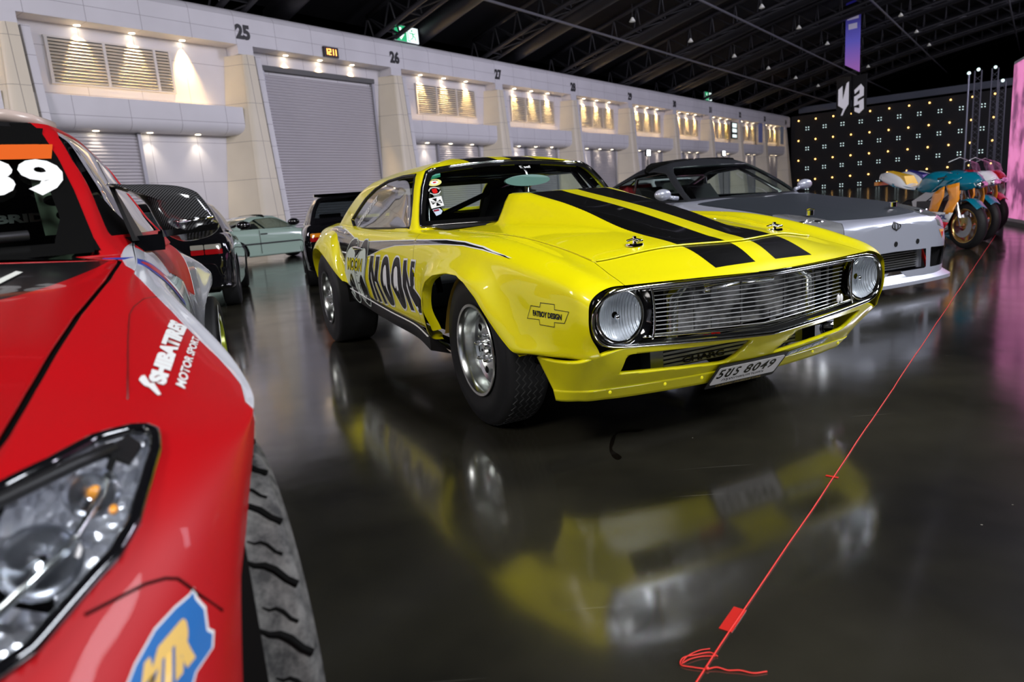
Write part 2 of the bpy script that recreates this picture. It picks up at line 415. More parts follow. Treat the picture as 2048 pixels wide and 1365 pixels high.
# roller shutters
def shutter(x0, x1, z1, name, hood):
    P = []; z = 0.02
    V = []; F = []; k = 0; pitch = 0.115
    nz = int(z1 / pitch)
    for i in range(nz):
        z0 = i * pitch
        for dy, dz in ((0.0, 0.0), (-0.03, 0.03), (-0.035, 0.06), (-0.03, 0.085), (0.0, 0.108)):
            V += [(x0, 0.72 + dy, z0 + dz), (x1, 0.72 + dy, z0 + dz)]
    for i in range(len(V) // 2 - 1): F.append((2 * i, 2 * i + 1, 2 * i + 3, 2 * i + 2))
    o = link(name, V, F, M_SHUT)
    MB().box(x0 - 0.12, x0, 0.60, 0.76, 0, z1).box(x1, x1 + 0.12, 0.60, 0.76, 0, z1).obj('guide_rail', M_GREYM, o)
    if hood: MB().box(x0 - 0.12, x1 + 0.12, 0.55, 0.76, z1, z1 + 0.2).obj('shutter_hood', mat('shutter_hood_grey', (0.10, 0.10, 0.10), 0.5), o)
    return struct(o)
d1 = shutter(1.12, 6.92, 7.13, 'door_1', True); in_wall(d1)
di = 2
for n in bays:
    x0, x1 = (0.9, 3.6) if n == -1 else (3.2, 6.5)
    o = shutter(x0, x1, 4.47, 'door_%d' % di, False); di += 1
    o.location = wallp(8.0 * n, 0, 0); o.rotation_euler = (0, 0, WA)

# louvre vents above the balconies
def vent(x0, mids, x1, label):
    t = thing('louvre_vent', label, 'vent', group='louvre vents above the balconies'); t.rotation_euler = (0, 0, WA)
    z0, z1 = 6.0, 7.38; ed = [x0] + mids + [x1]; fr = MB(); sl = MB()
    fr.box(x0 - .06, x1 + .06, .66, .76, z0 - .06, z0).box(x0 - .06, x1 + .06, .66, .76, z1, z1 + .06)
    for e in ed: fr.box(e - .045, e + .045, .66, .76, z0, z1)
    for a, c in zip(ed[:-1], ed[1:]):
        for k in range(13):
            z = z0 + 0.03 + k * 0.104
            sl.hexa([(a + .05, .655, z), (c - .05, .655, z), (c - .05, .665, z - .008), (a + .05, .665, z - .008),
                     (a + .05, .715, z + .078), (c - .05, .715, z + .078), (c - .05, .725, z + .070), (a + .05, .725, z + .070)])
    fr.obj('frame', mat('vent_frame', (0.66, 0.63, 0.6), 0.4), t); sl.obj('slats', M_VENT, t)
    MB().box(x0, x1, .748, .757, z0, z1).obj('backing', M_BLACK, t)
    return t
WORD = {22:'twenty-two',23:'twenty-three',24:'twenty-four',25:'twenty-five',26:'twenty-six',27:'twenty-seven',28:'twenty-eight',29:'twenty-nine',30:'thirty',31:'thirty-one',32:'thirty-two',33:'thirty-three',34:'thirty-four'}
ords = {-3: '22', -2: '23', -1: '24', 1: '26', 2: '27', 3: '28', 4: '29', 5: '30', 6: '31', 7: '32', 8: '33'}
for n in bays:
    lb = 'white louvre vent with dark gaps above the balcony right of pillar number %s' % WORD[int(ords[n])]
    if n == -1: v_ = vent(1.27, [3.02, 4.72], 5.28, lb)
    elif n > 0 or n < -1: v_ = vent(1.97, [3.45, 5.02], 6.58, lb)
    v_.location = wallp(8.0 * n, 0, 0)

# downlights in the two soffits
M_LAMPW = mat('warm_lamp', (1, 0.9, 0.7), 0.4, emit=(1.0, 0.86, 0.62), es=14)
def downlight(label, group):
    t = thing('downlight', label, 'ceiling lamp', group=group)
    MB().lathe([(0.10, 0.0), (0.125, -0.012), (0.125, 0.0)], axis='z', n=20).obj('trim_ring', M_WHITE, t, True)
    MB().lathe([(0.001, -0.004), (0.10, -0.004)], axis='z', n=20).obj('lamp_face', M_LAMPW, t)
    return t
sd = bpy.data.lights.new('downlight_beam', 'SPOT'); sd.energy = 1300; sd.color = (1.0, 0.66, 0.26); sd.spot_size = math.radians(56); sd.spot_blend = 1.0; sd.shadow_soft_size = 0.04
sd2 = bpy.data.lights.new('balcony_beam', 'SPOT'); sd2.energy = 45; sd2.color = (1.0, 0.86, 0.68); sd2.spot_size = math.radians(80); sd2.spot_blend = 0.9; sd2.shadow_soft_size = 0.04
proto = None
for n in range(-3, 9):
    for z, tt, sx, lightd in ((7.835, -0.58, (2.25, 4.0, 5.8), sd), (4.474, -0.50, (2.2, 4.0, 5.8), sd2)):
        if n == 0 and z < 5: continue
        for k, s_ in enumerate(sx):
            where = 'the soffit of the top beam' if z > 5 else 'the underside of the balcony'
            lb = 'small round warm lamp in %s right of pillar %s' % (where, WORD[n + 25])
            gp = 'lamps between pillars %d and %d %s' % (n + 25, n + 26, 'top' if z > 5 else 'low')
            if proto is None: proto = downlight(lb, gp); o = proto
            else: o = dup(proto, (0, 0, 0), None, lb); o['group'] = gp
            o.location = wallp(8 * n + s_, tt, z); 
            L = bpy.data.objects.new('downlight_beam', lightd); COL.objects.link(L)
            L.location = wallp(8 * n + s_ , tt, z - 0.03); L.parent = None
            dirv = (-CN * (0.10 if z > 5 else 0.06) + Vector((0, 0, -1))); L.rotation_euler = dirv.to_track_quat('-Z', 'Y').to_euler()

# bay numbers
for n in range(0, 10):
    V, F = text_vf(str(25 + n), 0.055); V = V.copy()
    V = np.array([((v[0] - .5) * 0.62, -0.012, v[1] * 0.56) for v in V]); k = len(V)
    W = V.copy(); W[:, 1] = 0.0
    o = link('bay_number', np.vstack([V, W]), list(F) + [tuple(i + k for i in f[::-1]) for f in F], M_DIGIT)
    tag(o, 'black bay number %s painted on the white beam' % WORD[25 + n], 'number sign'); o.location = wallp(8 * n - 0.02, 0.002, 8.04); o.rotation_euler = (0, 0, WA)

# red LED clock
t = thing('wall_clock', 'black digital clock with orange digits on the white beam', 'clock', wallp(4.13, 0, 8.07), WA)
MB().box(-0.39, 0.39, -0.10, 0.0, -0.21, 0.21).obj('housing', mat('clock_black', (0.02, 0.004, 0.004), 0.3), t)
M_ORG = mat('orange_led', (0.9, 0.3, 0.05), 0.4, emit=(1.0, 0.30, 0.05), es=5)
def seg(mb, x, z, w_, h, on):
    th = 0.035
    R = {'a': (x, x + w_, z + h - th, z + h), 'd': (x, x + w_, z, z + th), 'g': (x, x + w_, z + h / 2 - th / 2, z + h / 2 + th / 2),
         'f': (x, x + th, z + h / 2, z + h), 'e': (x, x + th, z, z + h / 2), 'b': (x + w_ - th, x + w_, z + h / 2, z + h), 'c': (x + w_ - th, x + w_, z, z + h / 2)}
    for q in on: a = R[q]; mb.box(a[0], a[1], -0.106, -0.10, a[2], a[3])
q = MB(); seg(q, -0.26, -0.12, 0.06, 0.25, 'bc'); seg(q, -0.15, -0.12, 0.14, 0.25, 'abged'); seg(q, 0.03, -0.12, 0.1, 0.25, 'bc'); seg(q, 0.17, -0.12, 0.1, 0.25, 'bc')
q.obj('digits', M_ORG, t)

# green exit signs on the crown of the beam
M_EXG = mat('exit_green', (0.01, 0.3, 0.1), 0.4, emit=(0.01, 0.42, 0.16), es=.7)
M_EXW = mat('exit_white', (0.9, 1, 0.95), 0.4, emit=(0.85, 1.0, 0.97), es=.75)
def exit_sign(loc, rz, label):
    t = thing('exit_sign', label, 'exit sign', loc, rz)
    MB().box(-.82, .82, -.06, .06, 0, .74).obj('housing', mat('sign_grey', (.55, .58, .6), .4), t)
    MB().box(-.80, -.02, -.066, -.06, .02, .72).obj('green_panel', M_EXG, t)
    MB().box(.0, .80, -.066, -.06, .02, .72).obj('white_panel', M_EXW, t)
    MB().plate([(-.48, .64), (-.48, .34), (-.66, .34), (-.41, .07), (-.16, .34), (-.34, .34), (-.34, .64)], lambda u, v: (u, -.067, v), (0, -.006, 0)).obj('arrow', M_EXW, t)
    f = MB(); f.plate([(.06, .06), (.26, .06), (.26, .1), (.1, .1), (.1, .68), (.06, .68)], lambda u, v: (u, -.067, v), (0, -.004, 0))
    f.tube([(.38, -.07, .46), (.44, -.07, .34)], .035, 6).tube([(.44, -.07, .34), (.58, -.07, .28), (.60, -.07, .14)], .022, 6).tube([(.44, -.07, .34), (.38, -.07, .22), (.24, -.07, .16)], .022, 6)
    f.tube([(.38, -.07, .48), (.26, -.07, .42), (.2, -.07, .5)], .018, 6).tube([(.40, -.07, .46), (.52, -.07, .42), (.6, -.07, .48)], .018, 6).sphere((.36, -.07, .57), .045, 8)
    f.obj('running_figure', M_EXG, t)
    return t
exit_sign(wallp(9.25, -0.35, 9.22), WA, 'green lit exit sign with arrow standing on beam above pillar 26')
exit_sign(wallp(48.3, -0.35, 9.22), WA, 'far glowing exit sign on the beam near pillar 31')
# lit ad panel and small screens in the far bays
o = MB().box(-.85, .85, -.05, .05, 0, 1.6).obj('lit_poster', M_BLACK); tag(o, 'lit black and white poster in bay under number 31', 'poster'); o.location = wallp(54.2, 0.0, 5.9); o.rotation_euler = (0, 0, WA)
q = MB(); q.box(-.6, .6, -.06, -.05, 1.1, 1.5).box(-.6, .6, -.06, -.05, .62, .98).box(-.6, .6, -.06, -.05, .12, .42); q.obj('lit_lines', M_EXW, o)
for sx, cc, lb in ((62.4, (.25, .3, .6), 'blue banner hung in bay beside pillar 32'), (70.3, (.35, .42, .5), 'grey blue banner hung in last bay of the white wall')):
    o = MB().box(-.6, .6, -.03, .03, 0, 2.0).obj('hanging_banner', mat('banner_' + str(sx), cc, .5)); tag(o, lb, 'banner'); o.location = wallp(sx, 0.02, 5.75); o.rotation_euler = (0, 0, WA)
# two bright work lights standing in front of the wall
for (sx, tt, zz, lb) in ((28.47, 3.0, 3.86, 'bright white floodlight on a stand beyond the grey coupe roof'), (42.94, 3.0, 4.02, 'bright white floodlight on a stand further along the wall')):
    t = thing('work_light', lb, 'floodlight', wallp(sx, tt, 0), WA)
    MB().tube([(0, 0, 0), (0, 0, zz - .2)], .03, 8).tube([(0, 0, .5), (.4, 0, 0)], .02, 6).tube([(0, 0, .5), (-.3, .3, 0)], .02, 6).tube([(0, 0, .5), (-.3, -.3, 0)], .02, 6).obj('stand', M_BLACK, t)
    MB().box(-.25, .25, -.08, .08, zz - .2, zz + .2).obj('lamp_housing', M_BLACK, t)
    MB().box(-.22, .22, -.09, -.08, zz - .17, zz + .17).obj('lamp_face', mat('cold_lamp', (1, 1, 1), .4, emit=(.8, .93, 1), es=30), t)

# ---------------------------------------------------------------- far end: black rig wall with small lights
b = MB(); b.box(73.9, 74.5, -60, -0.1, 0, 9.05); struct(in_wall(b.obj('wall_back', mat('black_drape', (0.012, 0.012, 0.014), 0.7))))
rb = MB().box(73.8, 74.3, -60, -1.0, 9.3, 10.0); o = struct(in_wall(rb.obj('trim_40', mat('steel_beam_blue', (0.10, 0.115, 0.15), 0.5))))
M_AMB = mat('amber_bulb', (1, .6, .2), .4, emit=(1.0, 0.55, 0.16), es=4)
M_CWB = mat('white_bulb', (.8, 1, 1), .4, emit=(.75, .95, .95), es=1.2)
pa = tag(MB().sphere((0, 0, 0), .085, 8).obj('amber_light', M_AMB), '', 'light bulb', 'amber bulbs dotted over the black wall')
pw = thing('light_cluster', '', 'light', group='four-bulb white lights on the black wall')
for dx_, dz_ in ((-.14, .14), (.14, .14), (-.14, -.14), (.14, -.14)): MB().sphere((dx_, 0, dz_), .055, 6).obj('bulb', M_CWB, pw)
ia = iw = 0
for r in range(4):
    for c in range(11):
        t_ = 1.0 + 1.95 * c; z = 8.45 - 2.35 * r + 0.02 * c
        if z < 0.6: continue
        o = pa if ia == 0 else pa.copy()
        if ia: COL.objects.link(o)
        o['label'] = 'small amber bulb on the black wall at the far end of the hall'; ia += 1
        o.location = wallp(73.78, t_, z)
        if c < 10:
            for k in range(1):
                o = pw if iw == 0 else dup(pw, (0, 0, 0))
                o['label'] = 'cluster of four white bulbs on the black wall at the hall end'; iw += 1
                o.location = wallp(73.82, t_ + 1.0, z - 1.0); o.rotation_euler = (0, 0, WA + PI / 2)
# rig towers with bulbs at the right end
def tower(loc, h, label):
    t = thing('rig_tower', label, 'lighting tower', loc, WA)
    q = MB()
    for x, y in ((-.25, -.25), (.25, -.25), (.25, .25), (-.25, .25)): q.tube([(x, y, 0), (x, y, h)], .035, 6)
    z = 0
    while z < h - .5:
        for a, c in (((-.25, -.25), (.25, -.25)), ((.25, -.25), (.25, .25)), ((.25, .25), (-.25, .25)), ((-.25, .25), (-.25, -.25))):
            q.tube([(*a, z), (*c, z + .5)], .015, 4)
        z += .5
    q.obj('lattice_mast', mat('rig_steel', (.14, .14, .17), .45, .6), t)
    MB().sphere((0, 0, h + .1), .14, 10).obj('top_bulb', M_CWB, t)
    return t
for k, (s_, t_, h) in enumerate(((66, 20.8, 10.3), (62, 21.6, 8.6), (58, 20.0, 9.4))):
    tower(wallp(s_, t_, 0), h, ['tallest lattice rig tower at the right end of the black wall', 'lattice rig tower just in front of the tallest one', 'nearest lattice rig tower right of the motorcycles'][k])
t = thing('light_pole', 'grey steel pole with white lamp on top behind the motorcycles', 'pole', wallp(57, 19.4, 0), WA)
MB().tube([(0, 0, 0), (0, 0, 9.1)], .07, 8).obj('mast', mat('pole_grey', (.3, .31, .38), .4, .5), t); MB().sphere((0, 0, 9.2), .14, 10).obj('top_bulb', M_CWB, t)

# ---------------------------------------------------------------- ceiling: black vault with trusses
M_VAULT = mat('black_vault', (0.010, 0.010, 0.012), 0.85, spec=0.2)
M_TRUSS = mat('dark_steel_truss', (0.032, 0.032, 0.037), 0.5, 0.3)
M_DUCT = mat('black_duct', (0.012, 0.012, 0.015), 0.5)
def arch(t, off=0.0):
    # vault rises from behind the beam to the crown over the hall
    return 9.95 + .29 * t - .0033 * t * t + off
V = []; F = []; TS = [-3 + 60 * k / 40 for k in range(41)]
for x in (S0, 90):
    for t_ in TS: V.append((x, -t_, arch(t_, 1.4)))
k = len(TS)
for i in range(k - 1): F.append((i, i + 1, k + i + 1, k + i))
struct(in_wall(link('ceiling', V, F, M_VAULT, None, True)))
V = [(S0, -57, 0), (90, -57, 0), (90, -57, 12), (S0, -57, 12)]
tr0 = None
for i, n in enumerate(range(0, 10)):
    if tr0 is None:
        t = thing('roof_truss', '', 'roof truss', wallp(8 * n, 0, 0), WA); tr0 = t
        ts = [-1.6 + 1.6 * q for q in range(32)]
        top = [(0, -t_, arch(t_, 0.95)) for t_ in ts]; bl = [(-.5, -t_, arch(t_, -0.5)) for t_ in ts]; br = [(.5, -t_, arch(t_, -0.5)) for t_ in ts]
        q = MB(); q.tube(top, .14, 8).tube(bl, .12, 8).tube(br, .12, 8); q.obj('chords', M_TRUSS, t, True)
        q = MB()
        for a in range(len(ts) - 1):
            for e in (bl, br): q.tube([top[a], e[a + 1]], .045, 5).tube([e[a], top[a]], .045, 5)
            q.tube([bl[a], br[a + 1]], .035, 5).tube([bl[a], br[a]], .035, 5)
        q.obj('lattice_braces', M_TRUSS, t)
        MB().tube([(2.6, -t_, arch(t_, 0.1)) for t_ in ts], .48, 14).obj('air_duct', M_DUCT, t, True)
    else: t = dup(tr0, wallp(8 * n, 0, 0), WA)
    t['label'] = 'dark lattice arch springing from the wall at pillar %s' % WORD[25 + n]
for (t_, z) in ((4.2, 10.3), (9.0, 10.9), (15.0, 13.0), (22, 14.0)):
    o = in_wall(MB().tube([(-20, -t_, arch(t_, -.75) if z > 10.5 else z), (85, -t_, arch(t_, -.75) if z > 10.5 else z)], .065, 8).obj('roof_purlin', mat('purlin_grey', (.16, .16, .18), .4, .3)))
    tag(o, {10.3: 'lowest long horizontal pipe running under the arches beside the wall', 10.9: 'second long horizontal pipe up from the wall', 13.0: 'third long horizontal pipe under the arches', 14.0: 'highest long horizontal pipe under the black vault'}[z], 'pipe')
# dim high-bay lamps hanging below the arches
M_HB = mat('highbay_reflector', (.55, .55, .52), .4, emit=(.8, .8, .75), es=.10)  # faint glow put into the reflector material itself
hb0 = None
for a in range(8):
    for k_, t_ in enumerate((6.5, 11, 16)):
        z = arch(t_, -1.3)
        if hb0 is None:
            hb0 = thing('highbay_lamp', '', 'ceiling lamp', group='dim high-bay lamps under the black vault')
            MB().lathe([(.04, .22), (.06, .19), (.17, 0.0), (.16, 0.0), (.04, .18)], axis='z', n=14).obj('reflector', M_HB, hb0, True)
            MB().tube([(0, 0, .2), (0, 0, .9)], .015, 5).obj('cord', M_BLACK, hb0); o = hb0
        else: o = dup(hb0, (0, 0, 0))
        o['label'] = 'small dim high-bay lamp hanging under the black vault'
        o.location = wallp(4 + 8 * a, t_, z)

# hanging banner and black sign cubes
def grad_banner():
    m = mat('banner_gradient', (.1, .1, .5), .5, emit=(.1, .1, .5), es=.25); n, l = nt(m); b_ = n['Principled BSDF']
    tc = n.new('ShaderNodeTexCoord'); sp = n.new('ShaderNodeSeparateXYZ'); l.new(tc.outputs['Object'], sp.inputs[0])
    mr = n.new('ShaderNodeMapRange'); mr.inputs[1].default_value = 0; mr.inputs[2].default_value = 8; l.new(sp.outputs[2], mr.inputs[0])
    r = n.new('ShaderNodeValToRGB'); l.new(mr.outputs[0], r.inputs[0]); e = r.color_ramp.elements
    e[0].color = (.30, .12, .42, 1); e[1].color = (.004, .004, .04, 1); e2 = e.new(.25); e2.color = (.10, .09, .45, 1); e3 = e.new(.55); e3.color = (.012, .01, .12, 1)
    l.new(r.outputs[0], b_.inputs['Base Color']); l.new(r.outputs[0], b_.inputs['Emission Color']); b_.inputs['Emission Strength'].default_value = 0.45
    return m
t = thing('event_banner', 'tall narrow purple and navy banner hanging from the roof', 'banner', wallp(45, 12.6, 9.5), -.85)
V = [(-.55, 0, .35), (.55, 0, -.35), (.55, 0, 14), (-.55, 0, 14), (-.55, .06, .35), (.55, .06, -.35), (.55, .06, 14), (-.55, .06, 14)]
MB().add(V, [(0, 1, 2, 3), (7, 6, 5, 4), (0, 4, 5, 1), (1, 5, 6, 2), (2, 6, 7, 3), (3, 7, 4, 0)]).obj('fabric', grad_banner(), t)
M_LAV = mat('lavender_print', (.45, .42, .6), .5, emit=(.45, .42, .6), es=.25)
q = MB(); q.box(-.42, .42, -.03, -.005, 4.1, 4.45).box(-.42, .42, -.03, -.005, 3.6, 3.95).box(-.32, .32, -.03, -.005, 2.9, 3.3).obj('printed_lines', M_LAV, t)
for dx, lb, P in ((-0.62, 'left black hanging sign with white angular letter under the banner', [(.1, 2.1), (.45, 2.35), (.5, 1.3), (.8, 2.5), (1.0, 2.6), (1.0, .9), (.7, .5), (.5, .1), (.35, .1), (.55, .6), (.1, .9)]),
               (0.62, 'right black hanging sign with white digits under the banner', [(.15, 1.9), (.7, 2.3), (.95, 2.0), (.95, 1.4), (.45, 1.2), (.45, 1.0), (.95, 1.2), (.98, .4), (.6, .1), (.2, .3), (.2, .6), (.6, .5), (.6, .8), (.15, .7), (.15, 1.4), (.6, 1.6), (.6, 1.9), (.2, 1.6)])):
    t = thing('hanging_sign', lb, 'sign', wallp(45, 12.6 + dx * 0.9, 5.95), -.85)
    MB().box(-.55, .55, -.05, .05, -.1, 3.0).obj('sign_board', M_BLACK, t)
    MB().plate([(a - .55, b_) for a, b_ in P], lambda u, v: (u * .9, -.055, v), (0, -.006, 0)).obj('white_mark', mat('sign_white', (.7, .68, .75), .5, emit=(.7, .68, .75), es=.3), t)

# pink LED screen on the right edge
t = thing('led_screen', 'tall pink LED screen seen edge-on at the right edge', 'screen', (9.04, 12.30, 0), -1.989)
M_PINK = mat('pink_screen', (.6, .2, .4), .5, emit=(0.80, 0.22, 0.48), es=.7)
_n, _l = nt(M_PINK); _t = _n.new('ShaderNodeTexCoord'); _q = _n.new('ShaderNodeTexNoise'); _q.inputs['Scale'].default_value = 2.2; _q.inputs['Detail'].default_value = 5; _l.new(_t.outputs['Object'], _q.inputs[0]); _r = _n.new('ShaderNodeValToRGB'); _l.new(_q.outputs[0], _r.inputs[0])
_r.color_ramp.elements[0].position = .40; _r.color_ramp.elements[0].color = (.10, .02, .08, 1); _r.color_ramp.elements[1].position = .58; _r.color_ramp.elements[1].color = (.75, .22, .48, 1); _l.new(_r.outputs[0], _n['Principled BSDF'].inputs['Emission Color'])
MB().box(0, 5.2, -.06, 0.10, 0.06, 2.75).obj('cabinet', mat('screen_frame', (.35, .35, .38), .35, .6), t)
MB().box(0.06, 5.15, -.075, -.06, 0.12, 2.7).obj('display_face', M_PINK, t)
MB().box(0, 5.2, -.08, .25, 0, .06).obj('base', M_BLACK, t)

# red string line and tape on the floor, white floor line
def fl(u, v): return Vector((u, v, 0))
def string(P, r, name, m, label, cat):
    o = MB().tube([(a, b_, r + 0.0005) for a, b_ in P], r, 6).obj(name, m, None, True); tag(o, label, cat); return o
M_STR = mat('red_string', (0.75, 0.03, 0.02), 0.5)
dx, dy = (6.8428 - .3478), (9.588 - 1.2509)
Ls = math.hypot(dx, dy); ux, uy = dx / Ls, dy / Ls
P = []
for i in range(60):
    a = -0.06 + (Ls + 0.9) * (i / 59) ** 1.6; wv = 0.0012 * math.sin(a * 5.1) + 0.0006 * math.sin(a * 13)
    P.append((.3478 + ux * a - uy * wv, 1.2509 + uy * a + ux * wv))
string(P, 0.0019, 'red_string', M_STR, 'thin red string stretched along the floor past the yellow coupe', 'string')
def onl(a, w_): return (.3478 + ux * a - uy * w_, 1.2509 + uy * a + ux * w_)
# ================================================================ YELLOW COUPE
CAR = thing('muscle_car', 'yellow American muscle coupe with two black stripes and chrome grille', 'car', (CX, CY, 0), CA)
def stripe_mat():
    m = mat('striped_yellow_paint', (0.80, 0.72, 0.002), 0.36, coat=0.75, spec=.3); n, l = nt(m); b = n['Principled BSDF']
    tc = n.new('ShaderNodeTexCoord'); sp = n.new('ShaderNodeSeparateXYZ'); l.new(tc.outputs['Object'], sp.inputs[0])
    def band(a, c):
        p = n.new('ShaderNodeMath'); p.operation = 'GREATER_THAN'; p.inputs[1].default_value = a; l.new(sp.outputs[1], p.inputs[0])
        q = n.new('ShaderNodeMath'); q.operation = 'LESS_THAN'; q.inputs[1].default_value = c; l.new(sp.outputs[1], q.inputs[0])
        r = n.new('ShaderNodeMath'); r.operation = 'MULTIPLY'; l.new(p.outputs[0], r.inputs[0]); l.new(q.outputs[0], r.inputs[1]); return r
    s1 = band(-0.235, -0.045); s2 = band(0.055, 0.245)
    ad = n.new('ShaderNodeMath'); ad.operation = 'ADD'; l.new(s1.outputs[0], ad.inputs[0]); l.new(s2.outputs[0], ad.inputs[1])
    fx = n.new('ShaderNodeMath'); fx.operation = 'LESS_THAN'; fx.inputs[1].default_value = 0.905; l.new(sp.outputs[0], fx.inputs[0])
    mu = n.new('ShaderNodeMath'); mu.operation = 'MULTIPLY'; l.new(ad.outputs[0], mu.inputs[0]); l.new(fx.outputs[0], mu.inputs[1])
    cm = n.new('ShaderNodeMix'); cm.data_type = 'RGBA'; l.new(mu.outputs[0], cm.inputs[0]); cm.inputs[6].default_value = (0.80, 0.72, 0.002, 1); cm.inputs[7].default_value = (0.003, 0.003, 0.003, 1)
    l.new(cm.outputs[2], b.inputs['Base Color']); return m
M_STP = stripe_mat()
# half sections: (x, w, z) from centre line (0) over the hood to the sill (9)
def st(xc, x7, xs, c, m8, g7, c6, s5, u4, m3, l2, r1, r0):
    return [(xc, 0, c), (xc * .5 + x7 * .5 + (.03 if xc != x7 else 0), m8[0], m8[1]), (x7, *g7), (xs, *c6), (xs, *s5), (xs, *u4), (xs, *m3), (xs, *l2), (xs, *r1), (xs, *r0)]
SEC = [
 st(.945, .872, .852, .668, (.30, .678), (.56, .677), (.66, .674), (.728, .640), (.742, .58), (.738, .52), (.712, .470), (.695, .435), (.66, .41)),
 st(.90, .80, .80, .708, (.30, .708), (.56, .697), (.68, .697), (.752, .668), (.765, .60), (.762, .53), (.752, .470), (.74, .43), (.70, .41)),
 st(.784, .62, .70, .772, (.30, .765), (.56, .742), (.69, .730), (.765, .700), (.785, .63), (.79, .55), (.785, .475), (.775, .43), (.73, .41)),
 st(.55, .42, .45, .812, (.30, .806), (.57, .783), (.70, .790), (.79, .755), (.82, .68), (.825, .57), (.82, .475), (.815, .42), (.78, .405)),
 st(.10, .08, .08, .858, (.30, .852), (.59, .832), (.715, .846), (.81, .815), (.85, .73), (.862, .60), (.86, .45), (.85, .33), (.80, .30)),
 st(-.40, -.40, -.40, .880, (.30, .876), (.605, .858), (.72, .868), (.815, .840), (.858, .74), (.87, .60), (.865, .44), (.845, .365), (.79, .35)),
 st(-.75, -.75, -.75, .892, (.30, .890), (.62, .870), (.735, .874), (.82, .845), (.862, .75), (.878, .60), (.87, .47), (.848, .39), (.79, .37)),
 st(-1.2, -1.2, -1.2, .88, (.30, .88), (.66, .875), (.74, .877), (.822, .848), (.866, .75), (.884, .61), (.872, .49), (.85, .41), (.79, .39)),
 st(-1.7, -1.7, -1.7, .88, (.30, .88), (.66, .878), (.742, .882), (.822, .852), (.866, .76), (.884, .63), (.872, .51), (.85, .44), (.79, .42)),
 st(-2.2, -2.2, -2.2, .90, (.30, .90), (.66, .895), (.745, .898), (.83, .870), (.874, .78), (.89, .65), (.878, .54), (.855, .478), (.79, .46)),
 st(-2.6, -2.6, -2.6, .93, (.30, .93), (.66, .92), (.75, .918), (.842, .892), (.885, .80), (.90, .67), (.885, .56), (.86, .50), (.79, .49)),
 st(-3.0, -3.0, -3.0, .955, (.30, .952), (.66, .935), (.74, .925), (.835, .895), (.88, .80), (.895, .68), (.88, .57), (.855, .53), (.79, .52)),
 st(-3.4, -3.4, -3.4, .955, (.30, .95), (.62, .935), (.70, .92), (.795, .88), (.845, .79), (.86, .68), (.845, .59), (.82, .55), (.76, .54)),
 st(-3.76, -3.74, -3.72, .93, (.30, .925), (.58, .91), (.64, .90), (.73, .86), (.785, .78), (.80, .68), (.79, .60), (.76, .56), (.70, .55)),
]
NU, NV = 260, 110
G = loft(SEC, NU, NV)
# front arch bulge: lip swells outward around the opening, (x, z) outline of the opening
ARCH_F = [(-.345, .20), (-.385, .40), (-.405, .50), (-.385, .59), (-.335, .645), (-.22, .684), (-.08, .70), (.05, .697), (.14, .672), (.235, .617), (.325, .54), (.41, .468), (.50, .412), (.58, .395), (.64, .36), (.64, .1), (-.3, .1)]
ARCH_R = [(-3.16, .2), (-3.17, .45), (-3.12, .62), (-3.02, .72), (-2.88, .775), (-2.72, .79), (-2.55, .765), (-2.42, .70), (-2.34, .60), (-2.29, .50), (-2.27, .2)]
X = G[:, :, 0]; Wd = G[:, :, 1]; Z = G[:, :, 2]
sf = sdf(np.stack([X.ravel(), Z.ravel()], 1), ARCH_F).reshape(X.shape)
d = np.clip(-sf, 0, None)
side = np.clip((Wd - .74) / .06, 0, 1) * np.clip((.80 - Z) / .12, 0, 1) * np.clip((X + .72) / .2, 0, 1)
G[:, :, 1] += side * 0.048 * np.exp(-(d / .085) ** 2)
V, F = grid_vf(G)
V = np.array(V)
sidem = lambda P: np.where(np.abs(P[:, 1]) > .70, 1.0, -1.0)
def cut_arch(V, F, poly):
    return clip(V, F, lambda P: np.where(P[:, 1] > .60, -sdf(P[:, [0, 2]], poly), 1.0))
V, F = cut_arch(V, F, ARCH_F); V, F = cut_arch(V, F, ARCH_R)
V, F = clip(V, F, lambda P: np.where(P[:, 0] > .50, P[:, 2] - (.411 + .03 * np.clip((P[:, 0] - .80) / .05, 0, 1)), 1.0))
# gap lines
HOODL = [(-.62, .632), (-.4, .612), (.08, .592), (.40, .572), (.62, .562), (.70, .56), (.95, .585)]
hx = [q[0] for q in HOODL]; hw = [q[1] for q in HOODL]
def hoodw(x): return np.interp(x, hx, hw)
def hoodfront(w_): return .784 - .164 * np.clip(np.abs(w_) / .562, 0, 1) ** 1.15
def hood_sd(P):        # inside the bonnet panel
    a = hoodw(P[:, 0]) - np.abs(P[:, 1]); b_ = hoodfront(P[:, 1]) - P[:, 0]; c = P[:, 0] + .585 + .05 * (1 - (P[:, 1] / .6) ** 2)
    top = np.where(P[:, 2] > .6, 1, -1.)
    return np.minimum(np.minimum(np.minimum(a, b_), c), top)
GAP = .0028
VH, FH = clip(V, F, lambda P: hood_sd(P) - GAP)
V2, F2 = clip(V, F, lambda P: -hood_sd(P) - GAP)
# header panel between the bonnet and the grille
def head_sd(P):
    a = np.interp(P[:, 0], [.5, .62, .75, .872, 1], [.555, .562, .585, .600, .60]) - np.abs(P[:, 1]); b_ = P[:, 0] - hoodfront(P[:, 1])
    return np.minimum(np.minimum(a, b_), np.where(P[:, 2] > .6, 1, -1.))
VN, FN = clip(V2, F2, lambda P: head_sd(P) - GAP * .4)
V3, F3 = clip(V2, F2, lambda P: -head_sd(P) - GAP * .5)
